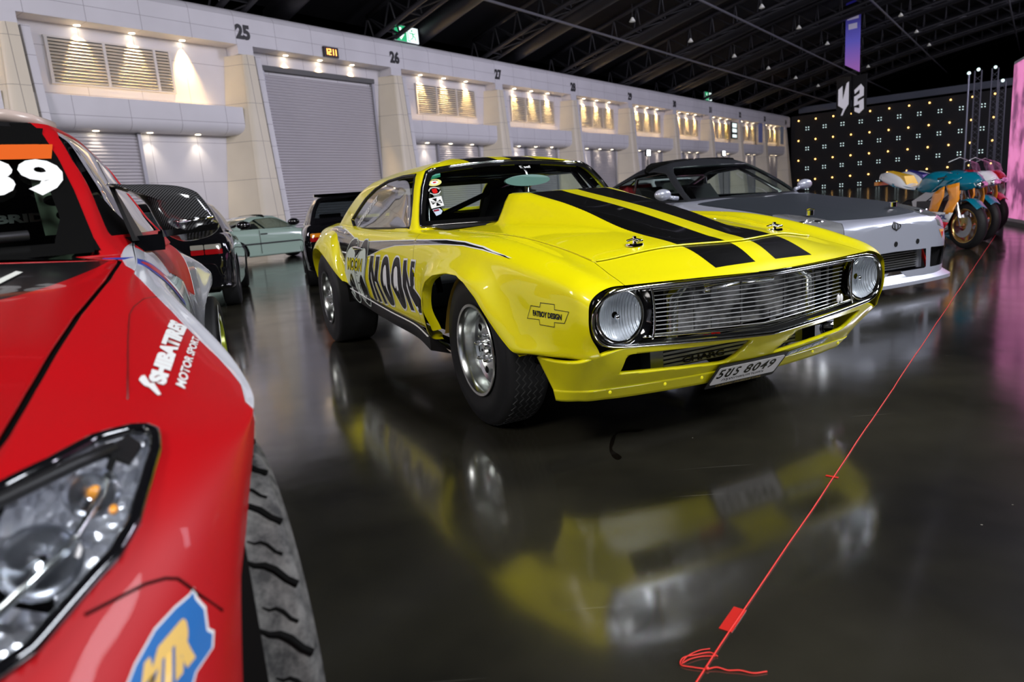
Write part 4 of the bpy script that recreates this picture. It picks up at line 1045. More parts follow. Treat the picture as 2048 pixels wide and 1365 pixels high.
# ---------------------------------------------------------------- coupe: lettering and graphics on the right side, (x, z) on the flank
SD = {
    'M1': [(-1.483, 0.728), (-1.404, 0.731), (-1.427, 0.663), (-1.481, 0.624), (-1.497, 0.585), (-1.469, 0.448), (-1.549, 0.44), (-1.556, 0.579), (-1.53, 0.621)],
    'M2': [(-1.427, 0.671), (-1.4, 0.607), (-1.411, 0.548), (-1.355, 0.448), (-1.426, 0.441), (-1.46, 0.541), (-1.469, 0.628)],
    'M3': [(-1.348, 0.728), (-1.269, 0.731), (-1.286, 0.67), (-1.319, 0.612), (-1.332, 0.587), (-1.224, 0.448), (-1.295, 0.441), (-1.369, 0.568), (-1.414, 0.578), (-1.392, 0.608), (-1.363, 0.666)],
    'O1': [(-1.133, 0.737), (-1.089, 0.727), (-1.062, 0.68), (-1.05, 0.613), (-1.061, 0.57), (-1.054, 0.524), (-1.056, 0.477), (-1.073, 0.455), (-1.111, 0.448), (-1.161, 0.454), (-1.22, 0.498), (-1.255, 0.556), (-1.256, 0.6), (-1.228, 0.657), (-1.201, 0.704), (-1.172, 0.728)],
    'O1i': [(-1.146, 0.686), (-1.123, 0.677), (-1.118, 0.624), (-1.125, 0.565), (-1.126, 0.546), (-1.11, 0.499), (-1.162, 0.563), (-1.166, 0.578), (-1.192, 0.56), (-1.196, 0.588), (-1.191, 0.62), (-1.178, 0.659)],
    'O2': [(-0.912, 0.739), (-0.873, 0.731), (-0.85, 0.689), (-0.837, 0.625), (-0.835, 0.586), (-0.819, 0.543), (-0.814, 0.488), (-0.834, 0.464), (-0.868, 0.453), (-0.909, 0.464), (-0.96, 0.509), (-1.022, 0.569), (-1.03, 0.614), (-1.004, 0.668), (-0.975, 0.713), (-0.942, 0.734)],
    'O2i': [(-0.929, 0.688), (-0.904, 0.68), (-0.901, 0.636), (-0.904, 0.577), (-0.899, 0.552), (-0.881, 0.505), (-0.907, 0.559), (-0.931, 0.549), (-0.941, 0.579), (-0.962, 0.562), (-0.981, 0.587), (-0.973, 0.632), (-0.96, 0.67)],
    'N1': [(-0.79, 0.727), (-0.737, 0.729), (-0.741, 0.673), (-0.746, 0.624), (-0.753, 0.592), (-0.682, 0.462), (-0.743, 0.461), (-0.819, 0.584), (-0.808, 0.642)],
    'N2': [(-0.741, 0.68), (-0.717, 0.633), (-0.697, 0.596), (-0.632, 0.583), (-0.417, 0.485), (-0.6, 0.459), (-0.7, 0.542), (-0.728, 0.583), (-0.748, 0.631)],
    'N3': [(-0.663, 0.727), (-0.603, 0.727), (-0.619, 0.669), (-0.626, 0.631), (-0.627, 0.583), (-0.687, 0.593), (-0.687, 0.628), (-0.681, 0.666)],
    'E1': [(-2.219, 0.583), (-2.156, 0.682), (-2.107, 0.743), (-2.064, 0.789), (-2.006, 0.821), (-1.937, 0.832), (-1.864, 0.822), (-1.825, 0.784), (-1.879, 0.744), (-1.918, 0.595), (-1.928, 0.482), (-1.936, 0.416), (-1.958, 0.389), (-2.004, 0.387), (-2.106, 0.411), (-2.219, 0.46), (-2.225, 0.519)],
    'E2': [(-1.644, 0.828), (-1.601, 0.817), (-1.559, 0.764), (-1.575, 0.69), (-1.633, 0.615), (-1.662, 0.574), (-1.657, 0.504), (-1.672, 0.421), (-1.683, 0.39), (-1.713, 0.387), (-1.817, 0.404), (-1.937, 0.453), (-1.934, 0.52), (-1.926, 0.576), (-1.969, 0.663), (-1.803, 0.725), (-1.746, 0.781), (-1.703, 0.82)],
    'E1f': [(-1.957, 0.776), (-1.887, 0.762), (-1.876, 0.714), (-1.918, 0.595), (-1.94, 0.481), (-1.958, 0.414), (-2.001, 0.394), (-2.101, 0.421), (-2.203, 0.471), (-2.224, 0.524), (-2.202, 0.584), (-2.136, 0.682), (-2.086, 0.735), (-2.03, 0.763)],
    'E2f': [(-1.655, 0.771), (-1.611, 0.755), (-1.596, 0.689), (-1.647, 0.614), (-1.677, 0.573), (-1.676, 0.502), (-1.693, 0.42), (-1.705, 0.394), (-1.813, 0.413), (-1.926, 0.463), (-1.911, 0.526), (-1.91, 0.577), (-1.859, 0.67), (-1.785, 0.721), (-1.73, 0.756)],
    'P1': [(-2.018, 0.592), (-1.991, 0.544), (-1.991, 0.477), (-1.957, 0.41), (-2.003, 0.389), (-2.083, 0.418), (-2.173, 0.473), (-2.11, 0.546)],
    'P2': [(-1.742, 0.596), (-1.704, 0.558), (-1.676, 0.502), (-1.69, 0.42), (-1.72, 0.39), (-1.811, 0.418), (-1.865, 0.473), (-1.823, 0.546)],
    'S1': [(-2.057, 0.573), (-2.046, 0.541), (-2.025, 0.504), (-2.04, 0.522), (-2.065, 0.549)],
    'S1b': [(-2.11, 0.546), (-2.137, 0.485), (-2.071, 0.442), (-2.064, 0.419), (-2.157, 0.464)],
    'S2b': [(-1.823, 0.546), (-1.818, 0.491), (-1.8, 0.442), (-1.778, 0.414), (-1.869, 0.463)],
    'MT': [(-2.075, 0.703), (-1.662, 0.706), (-1.712, 0.615), (-2.108, 0.613)],
    'BN': [(-1.913, 0.761), (-1.785, 0.764), (-1.8, 0.742), (-1.846, 0.719), (-1.878, 0.74)],
    'DH': [(-1.937, 0.771), (-1.682, 0.774), (-1.799, 0.759)],
    'stripe': [(-2.772, 0.89), (-2.761, 0.907), (-2.71, 0.913), (-2.492, 0.902), (-2.297, 0.881), (-2.103, 0.853), (-1.955, 0.827), (-1.796, 0.813), (-1.6, 0.813), (-1.054, 0.825), (-0.629, 0.832), (-0.256, 0.836), (-0.035, 0.828), (0.148, 0.81), (0.285, 0.786), (0.388, 0.768), (0.336, 0.781), (0.158, 0.804), (-0.029, 0.818), (-0.227, 0.82), (-0.626, 0.813), (-1.0, 0.801), (-1.251, 0.776), (-1.502, 0.734), (-1.826, 0.691), (-2.228, 0.644), (-2.362, 0.8), (-2.529, 0.863)],
    'fat': [(0.542, 0.556), (0.566, 0.607), (0.621, 0.606), (0.624, 0.622), (0.704, 0.621), (0.705, 0.603), (0.778, 0.6), (0.754, 0.556), (0.703, 0.555), (0.702, 0.538), (0.618, 0.539), (0.615, 0.557)],
    'fatT': [(0.578, 0.591), (0.742, 0.588), (0.74, 0.567), (0.579, 0.569)],
    'bardahl': [(-2.232, 0.958), (-2.011, 1.148), (-1.874, 1.103), (-2.084, 0.915)],
}
sillR = [o for o in CAR.children if o.name.split('.')[0] == 'sill'][0]
flR = [o for o in CAR.children if o.name.split('.')[0] == 'rear_flare'][0]
bvS = bvh_of(body, doorR, *[o for o in CAR.children if o.name.split('.')[0] == 'sill'])
def poly_vf(P):
    return [(x, z, 0) for x, z in P], [tuple(t) for t in tessellate_polygon([[Vector((x, z, 0)) for x, z in P]])]
def grow(P, d):
    P = np.array(P, float); a = 0
    for i in range(len(P)): j = (i + 1) % len(P); a += P[i, 0] * P[j, 1] - P[j, 0] * P[i, 1]
    sg = 1 if a > 0 else -1; out = []
    for i in range(len(P)):
        e0 = P[i] - P[i - 1]; e1 = P[(i + 1) % len(P)] - P[i]; e0 /= max(np.hypot(*e0), 1e-9); e1 /= max(np.hypot(*e1), 1e-9)
        n0 = np.array([e0[1], -e0[0]]) * sg; n1 = np.array([e1[1], -e1[0]]) * sg; b = n0 + n1; L = np.hypot(*b)
        b = n0 if L < .3 else b / L; out.append(P[i] + b * d * min(1.6, 1 / max(.5, (b @ n0))))
    return [tuple(q) for q in out]
def smooth_poly(P, n=4):
    P = list(P); Q = P[-2:] + P + P[:2]; out = []
    C_ = cr(Q, (len(Q) - 1) * n + 1); return [tuple(q) for q in C_[2 * n:-(2 * n) + n - 1][:len(P) * n]]
def sdecal(name, P, m, off, mx=.03):
    V, F = poly_vf(P); return decal(name, V, F, lambda u, v: (u, -2.0, v), bvS, (0, 1, 0), m, CAR, off, mx)
M_DKGREY = mat('dark_vinyl_stripe', (.012, .011, .013), .12, coat=1.0)
sdecal('stripe_border', grow(SD['stripe'], .0045), M_WHITE, .0010)
sdecal('side_stripe', SD['stripe'], M_DKGREY, .0018)
for k in ('M1', 'M2', 'M3', 'N1', 'N2', 'N3'): sdecal('letter_border', grow(SD[k], .010), M_WHITE, .0022)
for k in ('O1', 'O2'): sdecal('letter_border', grow(smooth_poly(SD[k]), .010), M_WHITE, .0022)
for k in ('M1', 'M2', 'M3', 'N1', 'N2', 'N3'): sdecal('door_lettering', SD[k], M_DECK, .0032)
for k in ('O1', 'O2'): sdecal('door_lettering', smooth_poly(SD[k]), M_DECK, .0032); sdecal('letter_inner', smooth_poly(SD[k + 'i']), M_WHITE, .0042)  # O letters with their white printed inside
M_EYE = mat('pale_green_white_vinyl', (.62, .70, .62), .3)
for k in ('E1', 'E2'):
    o_ = smooth_poly(SD[k]); 
    sdecal('eye_graphic_outline', grow(o_, .004), M_EYE, .0046)
    sdecal('eye_graphic_band', grow(o_, -.004), M_DECK, .0052)
    sdecal('eye_graphic', smooth_poly(SD[k + 'f']), M_EYE, .0060)
for k in ('P1', 'P2'): sdecal('eye_pupil', smooth_poly(SD[k]), M_DECK, .0068)
for k in ('S1', 'S1b', 'S2b'): sdecal('pupil_glint', SD[k], M_EYE, .0076)
sdecal('pupil_gap', SD['BN'], M_DECK, .0068)
def quad_text(name, txt, Q, m, off, bold=.02, flip=False):
    V, F = text_vf(txt, bold); Q = [np.array(q) for q in Q]
    P = []
    for v in V:
        u, w_ = (v[0], v[1]); t_ = Q[0] * (1 - u) + Q[1] * u; b_ = Q[3] * (1 - u) + Q[2] * u; q = t_ * w_ + b_ * (1 - w_); P.append((q[0], q[1], 0))
    return decal(name, P, F, lambda a, b: (a, -2.0, b), bvS, (0, 1, 0), m, CAR, off, .05)
quad_text('eye_lettering', 'MOON', SD['MT'], M_DECK, .0082, .09); quad_text('eye_lettering', 'MOON', SD['MT'], M_YEL, .0090, .02)
# outlined cross badge with lettering on the front wing
def ring_decal(name, P, w_, m, off):
    A = P; B_ = grow(P, -w_); k = len(P); V = [(*q, 0) for q in A] + [(*q, 0) for q in B_]; F = [(i, (i + 1) % k, k + (i + 1) % k, k + i) for i in range(k)]
    return decal(name, V, F, lambda u, v: (u, -2.0, v), bvS, (0, 1, 0), m, CAR, off, .03)
ring_decal('wing_badge_outline', SD['fat'], .0022, M_DECK, .002)
quad_text('wing_badge_lettering', 'FATBOY DESIGN', SD['fatT'], M_DECK, .002, .05)
# door handle
hd = bvS.ray_cast(Vector((-1.80, -2, .768)), Vector((0, 1, 0)))[0]
MB().tube([(-1.93, hd.y - .012, .770), (-1.80, hd.y - .028, .772), (-1.68, hd.y - .012, .772)], [.008, .013, .008], 10).box(-1.94, -1.90, hd.y - .012, hd.y + .02, .758, .782).obj('door_handle', M_CHROME, doorR, True, 40)
# mirror-free wing line ends; hood pins
bvH = bvh_of(hood)
for x, y in ((.5906, -.3556), (.575, .395)):
    h = bvH.ray_cast(Vector((x, y, 2)), Vector((0, 0, -1)))[0]
    q = MB().lathe([(.001, .006), (.034, .006), (.036, 0), (.036, -.004)], axis='z', n=24, org=tuple(h)).lathe([(.001, .034), (.008, .033), (.009, .0)], axis='z', n=12, org=tuple(h))
    q.tube([h + Vector((-.024, -.018, .016)), h + Vector((.0, .0, .024)), h + Vector((.028, .016, .016)), h + Vector((.03, -.004, .014)), h + Vector((0, -.008, .022))], .0045, 8)
    q.obj('hood_pin', M_CHROME, CAR, True, 50)
# bonnet edge highlight bead
edge_tube([(float(hoodfront(y)) - .004, y, float(bvH.ray_cast(Vector((float(hoodfront(y)) - .012, y, 2)), Vector((0, 0, -1)))[0].z) + .001) for y in np.linspace(-.553, .553, 61) if bvH.ray_cast(Vector((float(hoodfront(y)) - .012, y, 2)), Vector((0, 0, -1)))[0]], .0042, 'hood_edge', M_YEL)
pe = []
for x in np.linspace(.60, -.56, 40):
    h = bvH.ray_cast(Vector((x, -float(hoodw(x)) + .010, 2)), Vector((0, 0, -1)))[0]
    if h: pe.append((x, -float(hoodw(x)) + .006, h.z + .001))
edge_tube(pe, .004, 'hood_edge', M_YEL, mir=True)
# scoop mouth: dark panel closing the rear of the scoop
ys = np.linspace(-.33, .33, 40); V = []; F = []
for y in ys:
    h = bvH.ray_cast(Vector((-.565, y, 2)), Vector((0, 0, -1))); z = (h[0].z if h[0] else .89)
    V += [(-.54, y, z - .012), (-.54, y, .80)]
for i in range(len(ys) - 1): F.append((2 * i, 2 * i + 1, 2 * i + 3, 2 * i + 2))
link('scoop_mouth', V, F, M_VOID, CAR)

# ---- windscreen stickers, mirror, stalk
bvW = bvh_of(wscr)
def wdecal(name, P, m, off=.002, mx=.03):     # (y, z)
    V, F = poly_vf(P); return decal(name, V, F, lambda u, v: (1.0, u, v), bvW, (-1, 0, 0), m, CAR, off, mx)
def oval(cy, cz, a, b, rot=0, n=24): return [(cy + a * math.cos(t) * math.cos(rot) - b * math.sin(t) * math.sin(rot), cz + a * math.cos(t) * math.sin(rot) + b * math.sin(t) * math.cos(rot)) for t in np.linspace(0, 2 * PI, n + 1)[:-1]]
def wtext(name, txt, y0, y1, z0, z1, m, off=.003, bold=.03):
    V, F = text_vf(txt, bold); P = [(y0 + v[0] * (y1 - y0), z0 + v[1] * (z1 - z0), 0) for v in V]
    return decal(name, P, F, lambda u, v: (1.0, u, v), bvW, (-1, 0, 0), m, CAR, off, .05)
M_TEAL = mat('teal_sticker', (.10, .32, .26), .4); M_GRN = mat('green_sticker', (.01, .15, .07), .4); M_PY = mat('pale_yellow_sticker', (.75, .72, .25), .4)
wdecal('tax_sticker', [(-.553, 1.187), (-.466, 1.200), (-.472, 1.186), (-.556, 1.172)], M_TEAL)
wdecal('tax_sticker_base', [(-.556, 1.172), (-.472, 1.186), (-.478, 1.172), (-.560, 1.156)], M_GRN)
wdecal('oval_sticker', oval(-.531, 1.139, .046, .020, .15), M_PY); wdecal('oval_sticker_centre', oval(-.531, 1.139, .026, .011, .15), M_WHITE, .0028); wdecal('oval_sticker_mark', oval(-.531, 1.140, .012, .004, .15), M_REDP, .0036)
wtext('oval_sticker_lettering', 'MAD MOTOR', -.560, -.505, 1.150, 1.156, M_DECK, .0036)
wdecal('round_sticker_rim', oval(-.551, 1.090, .036, .022, .1), M_WHITE); wdecal('round_sticker', oval(-.551, 1.090, .031, .018, .1), M_DECK, .0028); wdecal('round_sticker_band', [(-.588, 1.080), (-.513, 1.090), (-.513, 1.098), (-.588, 1.088)], M_DECK, .0032)
wdecal('round_sticker_mark', [(-.566, 1.078), (-.551, 1.074), (-.536, 1.082), (-.536, 1.104), (-.566, 1.100)], M_REDP, .0040)
wdecal('square_sticker', [(-.600, 1.047), (-.524, 1.058), (-.548, .999), (-.617, .986)][0:0] or [(-.601, 1.047), (-.525, 1.058), (-.535, 1.001), (-.608, .988)], M_WHITE)
c = (-.567, 1.024)
for an in (0, 90, 180, 270):
    a = math.radians(an + 8); rot = lambda x, y: (c[0] + (x * math.cos(a) - y * math.sin(a)), c[1] + .78 * (x * math.sin(a) + y * math.cos(a)))
    wdecal('iron_cross', [rot(0.003, 0.002), rot(.028, .014), rot(.028, -.014), rot(.003, -.002)], M_DECK, .0030)
wtext('square_sticker_lettering', 'COUNTRY', c[0] - .026, c[0] + .026, c[1] - .004, c[1] + .005, M_WHITE, .0040)
wdecal('torn_sticker', [(-.606, .982), (-.565, .988), (-.556, .972), (-.572, .955), (-.600, .946)], mat('pale_blue_sticker', (.5, .58, .7), .4)); wdecal('torn_sticker_mark', [(-.603, .980), (-.572, .984), (-.572, .974), (-.603, .970)], mat('maroon_sticker', (.25, .01, .03), .4), .0028)
wtext('windscreen_lettering', 'Beef', .040, .120, 1.196, 1.212, M_WHITE)
mz = 1.118
mr_ = MB(); V = []; F = []; n_ = 36
for i in range(n_):
    a = 2 * PI * i / n_; V += [(-1.045 + .0, .045 + .155 * math.cos(a), mz + .034 * math.sin(a) + .0), (-1.075, .045 + .150 * math.cos(a), mz + .032 * math.sin(a))]
F = [(2 * i, 2 * ((i + 1) % n_), 2 * ((i + 1) % n_) + 1, 2 * i + 1) for i in range(n_)] + [tuple(2 * i for i in range(n_)), tuple(2 * i + 1 for i in range(n_))[::-1]]
mr_.add(V, F); mirr = mr_.obj('rear_view_mirror', mat('mirror_back_teal', (.30, .48, .45), .25, .3), CAR, True, 40)
MB().tube([(-1.13, .05, 1.215), (-1.08, .055, 1.17), (-1.07, .058, 1.12), (-1.06, .05, 1.03), (-1.0, .045, .94)], .006, 8).obj('mirror_stalk', M_ALU, mirr, True)

# ---- number plate and supporter sticker
def slope_plate(name, y0, y1, z0, z1, m, off, txt=None, r=.008, parent=CAR, sh=0):
    # coordinates on the leaning chin plane
    fx = lambda y, z: (.846 - (.32 - z) * .80 + off, y, z)
    if txt is None: return MB().plate(rrect(y0, y1, z0, z1, r, 4), lambda u, v: fx(u, v), (-.004, 0, .001)).obj(name, m, parent)
    V, F = text_vf(txt[0], txt[1]); return link(name, [fx(y0 + v[0] * (y1 - y0) + sh * v[1], z0 + v[1] * (z1 - z0)) for v in V], F, m, parent)
PLT = slope_plate('number_plate', -.172, .192, .205, .318, M_BLACK, .004)
M_PLW = mat('plate_white', (.72, .70, .72), .4)
slope_plate('plate_face', -.160, .180, .222, .303, M_PLW, .007, parent=PLT)
for txt, a, b_ in (('5', -.150, -.122), ('\u0e02', -.112, -.080), ('\u0e23', -.066, -.042), ('8', -.012, .022), ('0', .030, .064), ('4', .070, .106), ('9', .112, .144)):
    slope_plate('plate_character', a, b_, .252, .294, M_DECK, .0085, (txt, .015), parent=PLT)
slope_plate('plate_province', -.110, .110, .230, .245, M_DECK, .0085, ('\u0e01\u0e23\u0e38\u0e07\u0e40\u0e17\u0e1e\u0e21\u0e2b\u0e32\u0e19\u0e04\u0e23', .0), parent=PLT)
slope_plate('plate_footer', -.120, .120, .208, .217, mat('gold_print', (.45, .32, .06), .4), .0065, ('CLASSIC MUSCLE CAR', .0), parent=PLT) 
fx2 = lambda y, z: (val_x(y, z) + .017, y, z)
MB().plate([(.196, .289), (.200, .309), (.452, .329), (.440, .309)], fx2, (-.003, 0, 0)).obj('valance_sticker', mat('blue_grey_sticker', (.18, .22, .30), .4), CAR)
V, F = text_vf('B9 1400 BKK', .04, .3); link('valance_lettering', [(val_x(.21 + .22 * v[0], .292 + .016 * v[0] + .015 * v[1]) + .019, .210 + .225 * v[0], .292 + .016 * v[0] + .015 * v[1]) for v in V], F, M_WHITE, CAR)

# ---- wheels
def tyre_prof(R, w_, rim, sh=.035, n=7):      # outer face towards -w (h from 0 inwards)
    P = [(rim, .012)]; P += [(rim + (R - rim) * .35, -.006), (rim + (R - rim) * .7, -.004)]
    for a in np.linspace(0, PI / 2, n): P.append((R - sh + sh * math.sin(a), .004 + sh * (1 - math.cos(a))))
    for a in np.linspace(PI / 2, 0, n): P.append((R - sh + sh * math.sin(a), w_ - sh * (1 - math.cos(a))))
    P += [(rim + (R - rim) * .6, w_ + .004), (rim, w_ - .012)]; return P
def coupe_wheel(x, yo, R, w_, rim, sg, tread, dish, parent=CAR, toe=0):
    e = bpy.data.objects.new('wheel', None); COL.objects.link(e); e.parent = parent; e.location = (x, yo, R); e.rotation_euler = (0, 0, toe)
    s = 1 if sg < 0 else -1                      # inward direction along y
    flipy = lambda P: [(r_, h * s) for r_, h in P]
    ty = MB().lathe(flipy(tyre_prof(R, w_, rim)), axis='y', n=72).obj('tyre', M_RUB, e, True)
    if tread:
        # zigzag tread ribs
        q = MB(); nz_ = 54
        for row in range(5):
            yy = .045 + row * (w_ - .09) / 4
            pts = []
            for i in range(nz_ * 2):
                a = 2 * PI * i / (nz_ * 2); o_ = .008 if i % 2 else -.008
                pts.append(((R - .0005) * math.cos(a), s * (yy + o_), (R - .0005) * math.sin(a)))
            q.tube(pts, .0045, 4, closed=True)
        q.obj('tread_ribs', mat('tyre_ribs', (.03, .03, .032), .7), e)
        md = None
    rp = [(rim - .002, .010), (rim + .006, .002), (rim + .004, -.002), (rim - .008, -.001), (rim - .018, .012), (rim - .022, .030), (rim - .030, dish * .9), (rim - .042, dish)]
    rp += [(.125, dish), (.098, dish - .010), (.092, dish - .022), (.06, dish - .024), (.038, dish - .022), (.030, dish - .010), (.028, dish + .04)]
    MB().lathe(flipy(rp), axis='y', n=72).obj('rim', M_ALU, e, True, 28)
    q = MB()
    for k in range(8):
        a = 2 * PI * k / 8 + .2; c, d = math.cos(a), math.sin(a)
        V = [];
        for t_ in np.linspace(0, 2 * PI, 15)[:-1]:
            rr_ = .140 + .020 * math.cos(t_); tt = .0155 * math.sin(t_)
            V.append((c * rr_ - d * tt, s * (dish - .0012), d * rr_ + c * tt))
        q.add(V, [tuple(range(14))])
    q.obj('rim_slots', M_VOID, e)
    q = MB()
    for k in range(5):
        a = 2 * PI * k / 5 + .3; c, d = math.cos(a) * .057, math.sin(a) * .057
        q.lathe([(.001, s * (dish - .062)), (.008, s * (dish - .060)), (.011, s * (dish - .048)), (.011, s * (dish - .02))], axis='y', n=10, org=(c, 0, d))
    q.obj('wheel_nuts', M_CHROME, e, True)
    q = MB()
    for k in range(5):
        a = 2 * PI * k / 5 + .93; c, d = math.cos(a) * .062, math.sin(a) * .062
        q.lathe([(.001, s * (dish - .0255)), (.007, s * (dish - .0255))], axis='y', n=10, org=(c, 0, d))
    q.obj('hub_holes', M_VOID, e)
    MB().tube([(0.155, s * .035, .09), (.14, s * .015, .082)], .004, 6).obj('valve', M_CHROME, e)
    return e
for sg in (-1, 1):
    coupe_wheel(0, sg * .822, .348, .205, .205, sg, True, .085, toe=0)
    coupe_wheel(-2.745, sg * .945, .3605, .32, .205, sg, False, .075)
q = MB().tube([(-2.745, -.7, .36), (-2.745, .7, .36)], .05, 10).obj('rear_axle', M_STEEL, CAR)
MB().tube([(0, -.7, .30), (0, .7, .30)], .03, 8).obj('front_crossmember', M_STEEL, CAR)
# ---- interior: cage, seats, dash
q = MB()
for sg in (-1, 1):
    q.tube([(-1.02, sg * .60, .5), (-1.08, sg * .62, .88), (-1.30, sg * .52, 1.175), (-2.0, sg * .50, 1.19), (-2.10, sg * .55, .9), (-2.12, sg * .58, .4)], .02, 8)
    q.tube([(-2.05, sg * .48, 1.17), (-3.05, sg * .50, .75)], .02, 8)
q.tube([(-1.30, -.52, 1.175), (-1.30, .52, 1.175)], .02, 8).tube([(-2.03, -.50, 1.19), (-2.03, .50, 1.19)], .02, 8).tube([(-2.1, -.55, .80), (-2.05, .48, 1.17)], .02, 8).tube([(-2.11, -.56, .85), (-2.11, .56, .85)], .02, 8)
q.obj('roll_cage', M_GBLACK, CAR, True)
q = MB()
for sg in (.36, -.36):
    seat = []
    for z, x, hw in ((.45, -1.75, .24), (.65, -1.88, .25), (.85, -1.96, .25), (1.0, -2.0, .17), (1.10, -2.02, .12)): seat.append([(x, sg - hw, z), (x + .03, sg - hw * .6, z), (x + .03, sg + hw * .6, z), (x, sg + hw, z), (x - .1, sg + hw, z), (x - .1, sg - hw, z)])
    G_ = np.array(seat); V, F = grid_vf(G_, close_v=True); V = list(V); F = F + [tuple(range(24, 30))]
    link('seat', V, F, mat('black_seat_fabric', (.012, .012, .014), .8), CAR, True, flat_angle=50)
    MB().box(-1.75, -1.30, sg - .24, sg + .24, .38, .52).obj('seat_cushion', MATS['black_seat_fabric'], CAR)
V, F = loft([[(-.66, -.66, .875), (-.60, 0, .885), (-.66, .66, .875)], [(-1.10, -.66, .895), (-1.05, 0, .90), (-1.10, .66, .895)], [(-1.16, -.66, .80), (-1.12, 0, .80), (-1.16, .66, .80)]], 12, 20), None
V, F = grid_vf(V); link('dashboard', V, F, M_BLACK, CAR, True)
MB().box(-1.10, -.98, -.22, .10, .895, .90).obj('dash_paper', mat('pale_green_card', (.35, .48, .42), .5), CAR)
V = [(-1.14 + .17 * math.sin(a) * .35, .36 + .18 * math.cos(a), .90 + .17 * math.sin(a) * .9) for a in np.linspace(0, 2 * PI, 28)[:-1]]
MB().tube([(x - .13, y, z - .04) for x, y, z in V], .012, 8, closed=True).obj('steering_wheel', M_BLACK, CAR, True)
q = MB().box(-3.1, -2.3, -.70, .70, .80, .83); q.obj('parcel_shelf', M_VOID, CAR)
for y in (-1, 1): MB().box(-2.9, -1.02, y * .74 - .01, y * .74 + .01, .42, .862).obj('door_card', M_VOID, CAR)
for k, (x, z, r_) in enumerate(((-1.235, 1.145, .016), (-1.19, 1.095, .018), (-1.145, 1.045, .018))):    # gusset holes on the far pillar brace
    MB().lathe([(.001, -.003), (r_, -.003)], axis='x', n=16, org=(x + .02, .565 + k * .022, z)).obj('gusset_hole', mat('pale_gap', (.35, .42, .38), .6), CAR)
MB().hexa([(-1.22, .50, 1.18), (-1.10, .62, .98), (-1.12, .62, .98), (-1.24, .50, 1.18), (-1.22, .56, 1.19), (-1.10, .66, .99), (-1.12, .66, .99), (-1.24, .56, 1.19)]).obj('cage_gusset', M_GBLACK, CAR)
# stick-on lettering along the rear edge of the side window
bvQ = bvh_of(swin); V, F = text_vf('CUSTOM MADE BY RICK', .03)
A0, A1 = np.array([-2.36, .955]), np.array([-1.99, 1.135]); dN = np.array([.03, -.045])
decal('window_lettering', [(*(A0 + (A1 - A0) * v[0] + dN * (1 - v[1]) + np.array([.03, -.02])), 0) for v in V], F, lambda u, v: (u, -2, v), bvQ, (0, 1, 0), M_WHITE, CAR, .003, .05)
# ================================================================ RED TRACK CAR (left foreground)
RX, RY = 1.62, -2.76                      # its front axle in the coupe's frame; both cars are parked parallel
RED = thing('track_car', 'red and white track car with number 89 and carbon mirror', 'car', carp(RX, RY, 0), CA)
def rs(x, c, m8, P):   # centre height, (w,z) mid, then eight outward points; all x absolute in coupe frame
    return [(x - RX, 0, c), (x - RX, *m8)] + [(x - RX, *q) for q in P]
RSEC = [
 rs(2.40, .60, (.30, .59), [(.45, .56), (.52, .53), (.57, .49), (.59, .44), (.60, .38), (.60, .30), (.58, .20), (.50, .16)]),
 rs(2.30, .67, (.33, .66), [(.55, .62), (.62, .585), (.67, .54), (.695, .48), (.70, .42), (.70, .32), (.69, .20), (.6, .16)]),
 rs(2.15, .735, (.35, .73), [(.605, .70), (.68, .66), (.735, .60), (.765, .53), (.775, .46), (.775, .34), (.765, .20), (.66, .16)]),
 rs(2.02, .785, (.35, .78), [(.62, .745), (.72, .712), (.785, .665), (.812, .60), (.815, .52), (.805, .40), (.79, .22), (.7, .16)]),
 rs(1.90, .815, (.35, .81), [(.62, .765), (.745, .735), (.82, .70), (.847, .655), (.838, .58), (.815, .45), (.79, .22), (.7, .16)]),
 rs(1.75, .845, (.35, .84), [(.62, .785), (.75, .75), (.866, .708), (.880, .69), (.872, .61), (.865, .45), (.84, .22), (.7, .16)]),
 rs(1.60, .872, (.35, .867), [(.63, .812), (.755, .768), (.874, .718), (.892, .70), (.892, .62), (.885, .45), (.85, .22), (.7, .16)]),
 rs(1.40, .90, (.35, .895), [(.645, .842), (.745, .805), (.842, .750), (.878, .728), (.885, .62), (.88, .45), (.85, .22), (.7, .16)]),
 rs(1.15, .93, (.35, .925), [(.675, .885), (.725, .862), (.785, .812), (.832, .775), (.85, .65), (.855, .45), (.83, .22), (.7, .16)]),
 rs(.95, .955, (.35, .95), [(.69, .912), (.722, .898), (.752, .872), (.80, .80), (.83, .65), (.84, .45), (.82, .22), (.7, .16)]),
 rs(.70, .965, (.35, .962), [(.68, .955), (.715, .945), (.755, .90), (.80, .80), (.83, .65), (.84, .45), (.82, .22), (.7, .16)]),
 rs(.30, .965, (.35, .962), [(.68, .955), (.735, .945), (.785, .90), (.815, .80), (.835, .65), (.84, .45), (.82, .22), (.7, .16)]),
 rs(-.20, .965, (.35, .962), [(.68, .955), (.745, .945), (.80, .90), (.82, .80), (.835, .65), (.84, .45), (.82, .22), (.7, .16)]),
 rs(-.60, .965, (.35, .962), [(.68, .955), (.745, .94), (.815, .885), (.86, .82), (.87, .65), (.86, .45), (.82, .22), (.7, .16)]),
 rs(-.95, .965, (.35, .962), [(.68, .955), (.74, .93), (.845, .845), (.915, .79), (.940, .71), (.86, .45), (.84, .22), (.7, .16)]),
 rs(-1.35, .965, (.35, .962), [(.66, .95), (.72, .92), (.81, .85), (.87, .78), (.89, .65), (.87, .45), (.82, .22), (.7, .16)]),
 rs(-1.85, .90, (.32, .90), [(.60, .89), (.66, .87), (.72, .82), (.76, .75), (.78, .62), (.77, .45), (.74, .25), (.6, .2)]),
]
GR = loft(RSEC, 300, 120)
V, F = grid_vf(GR); V = np.array(V)
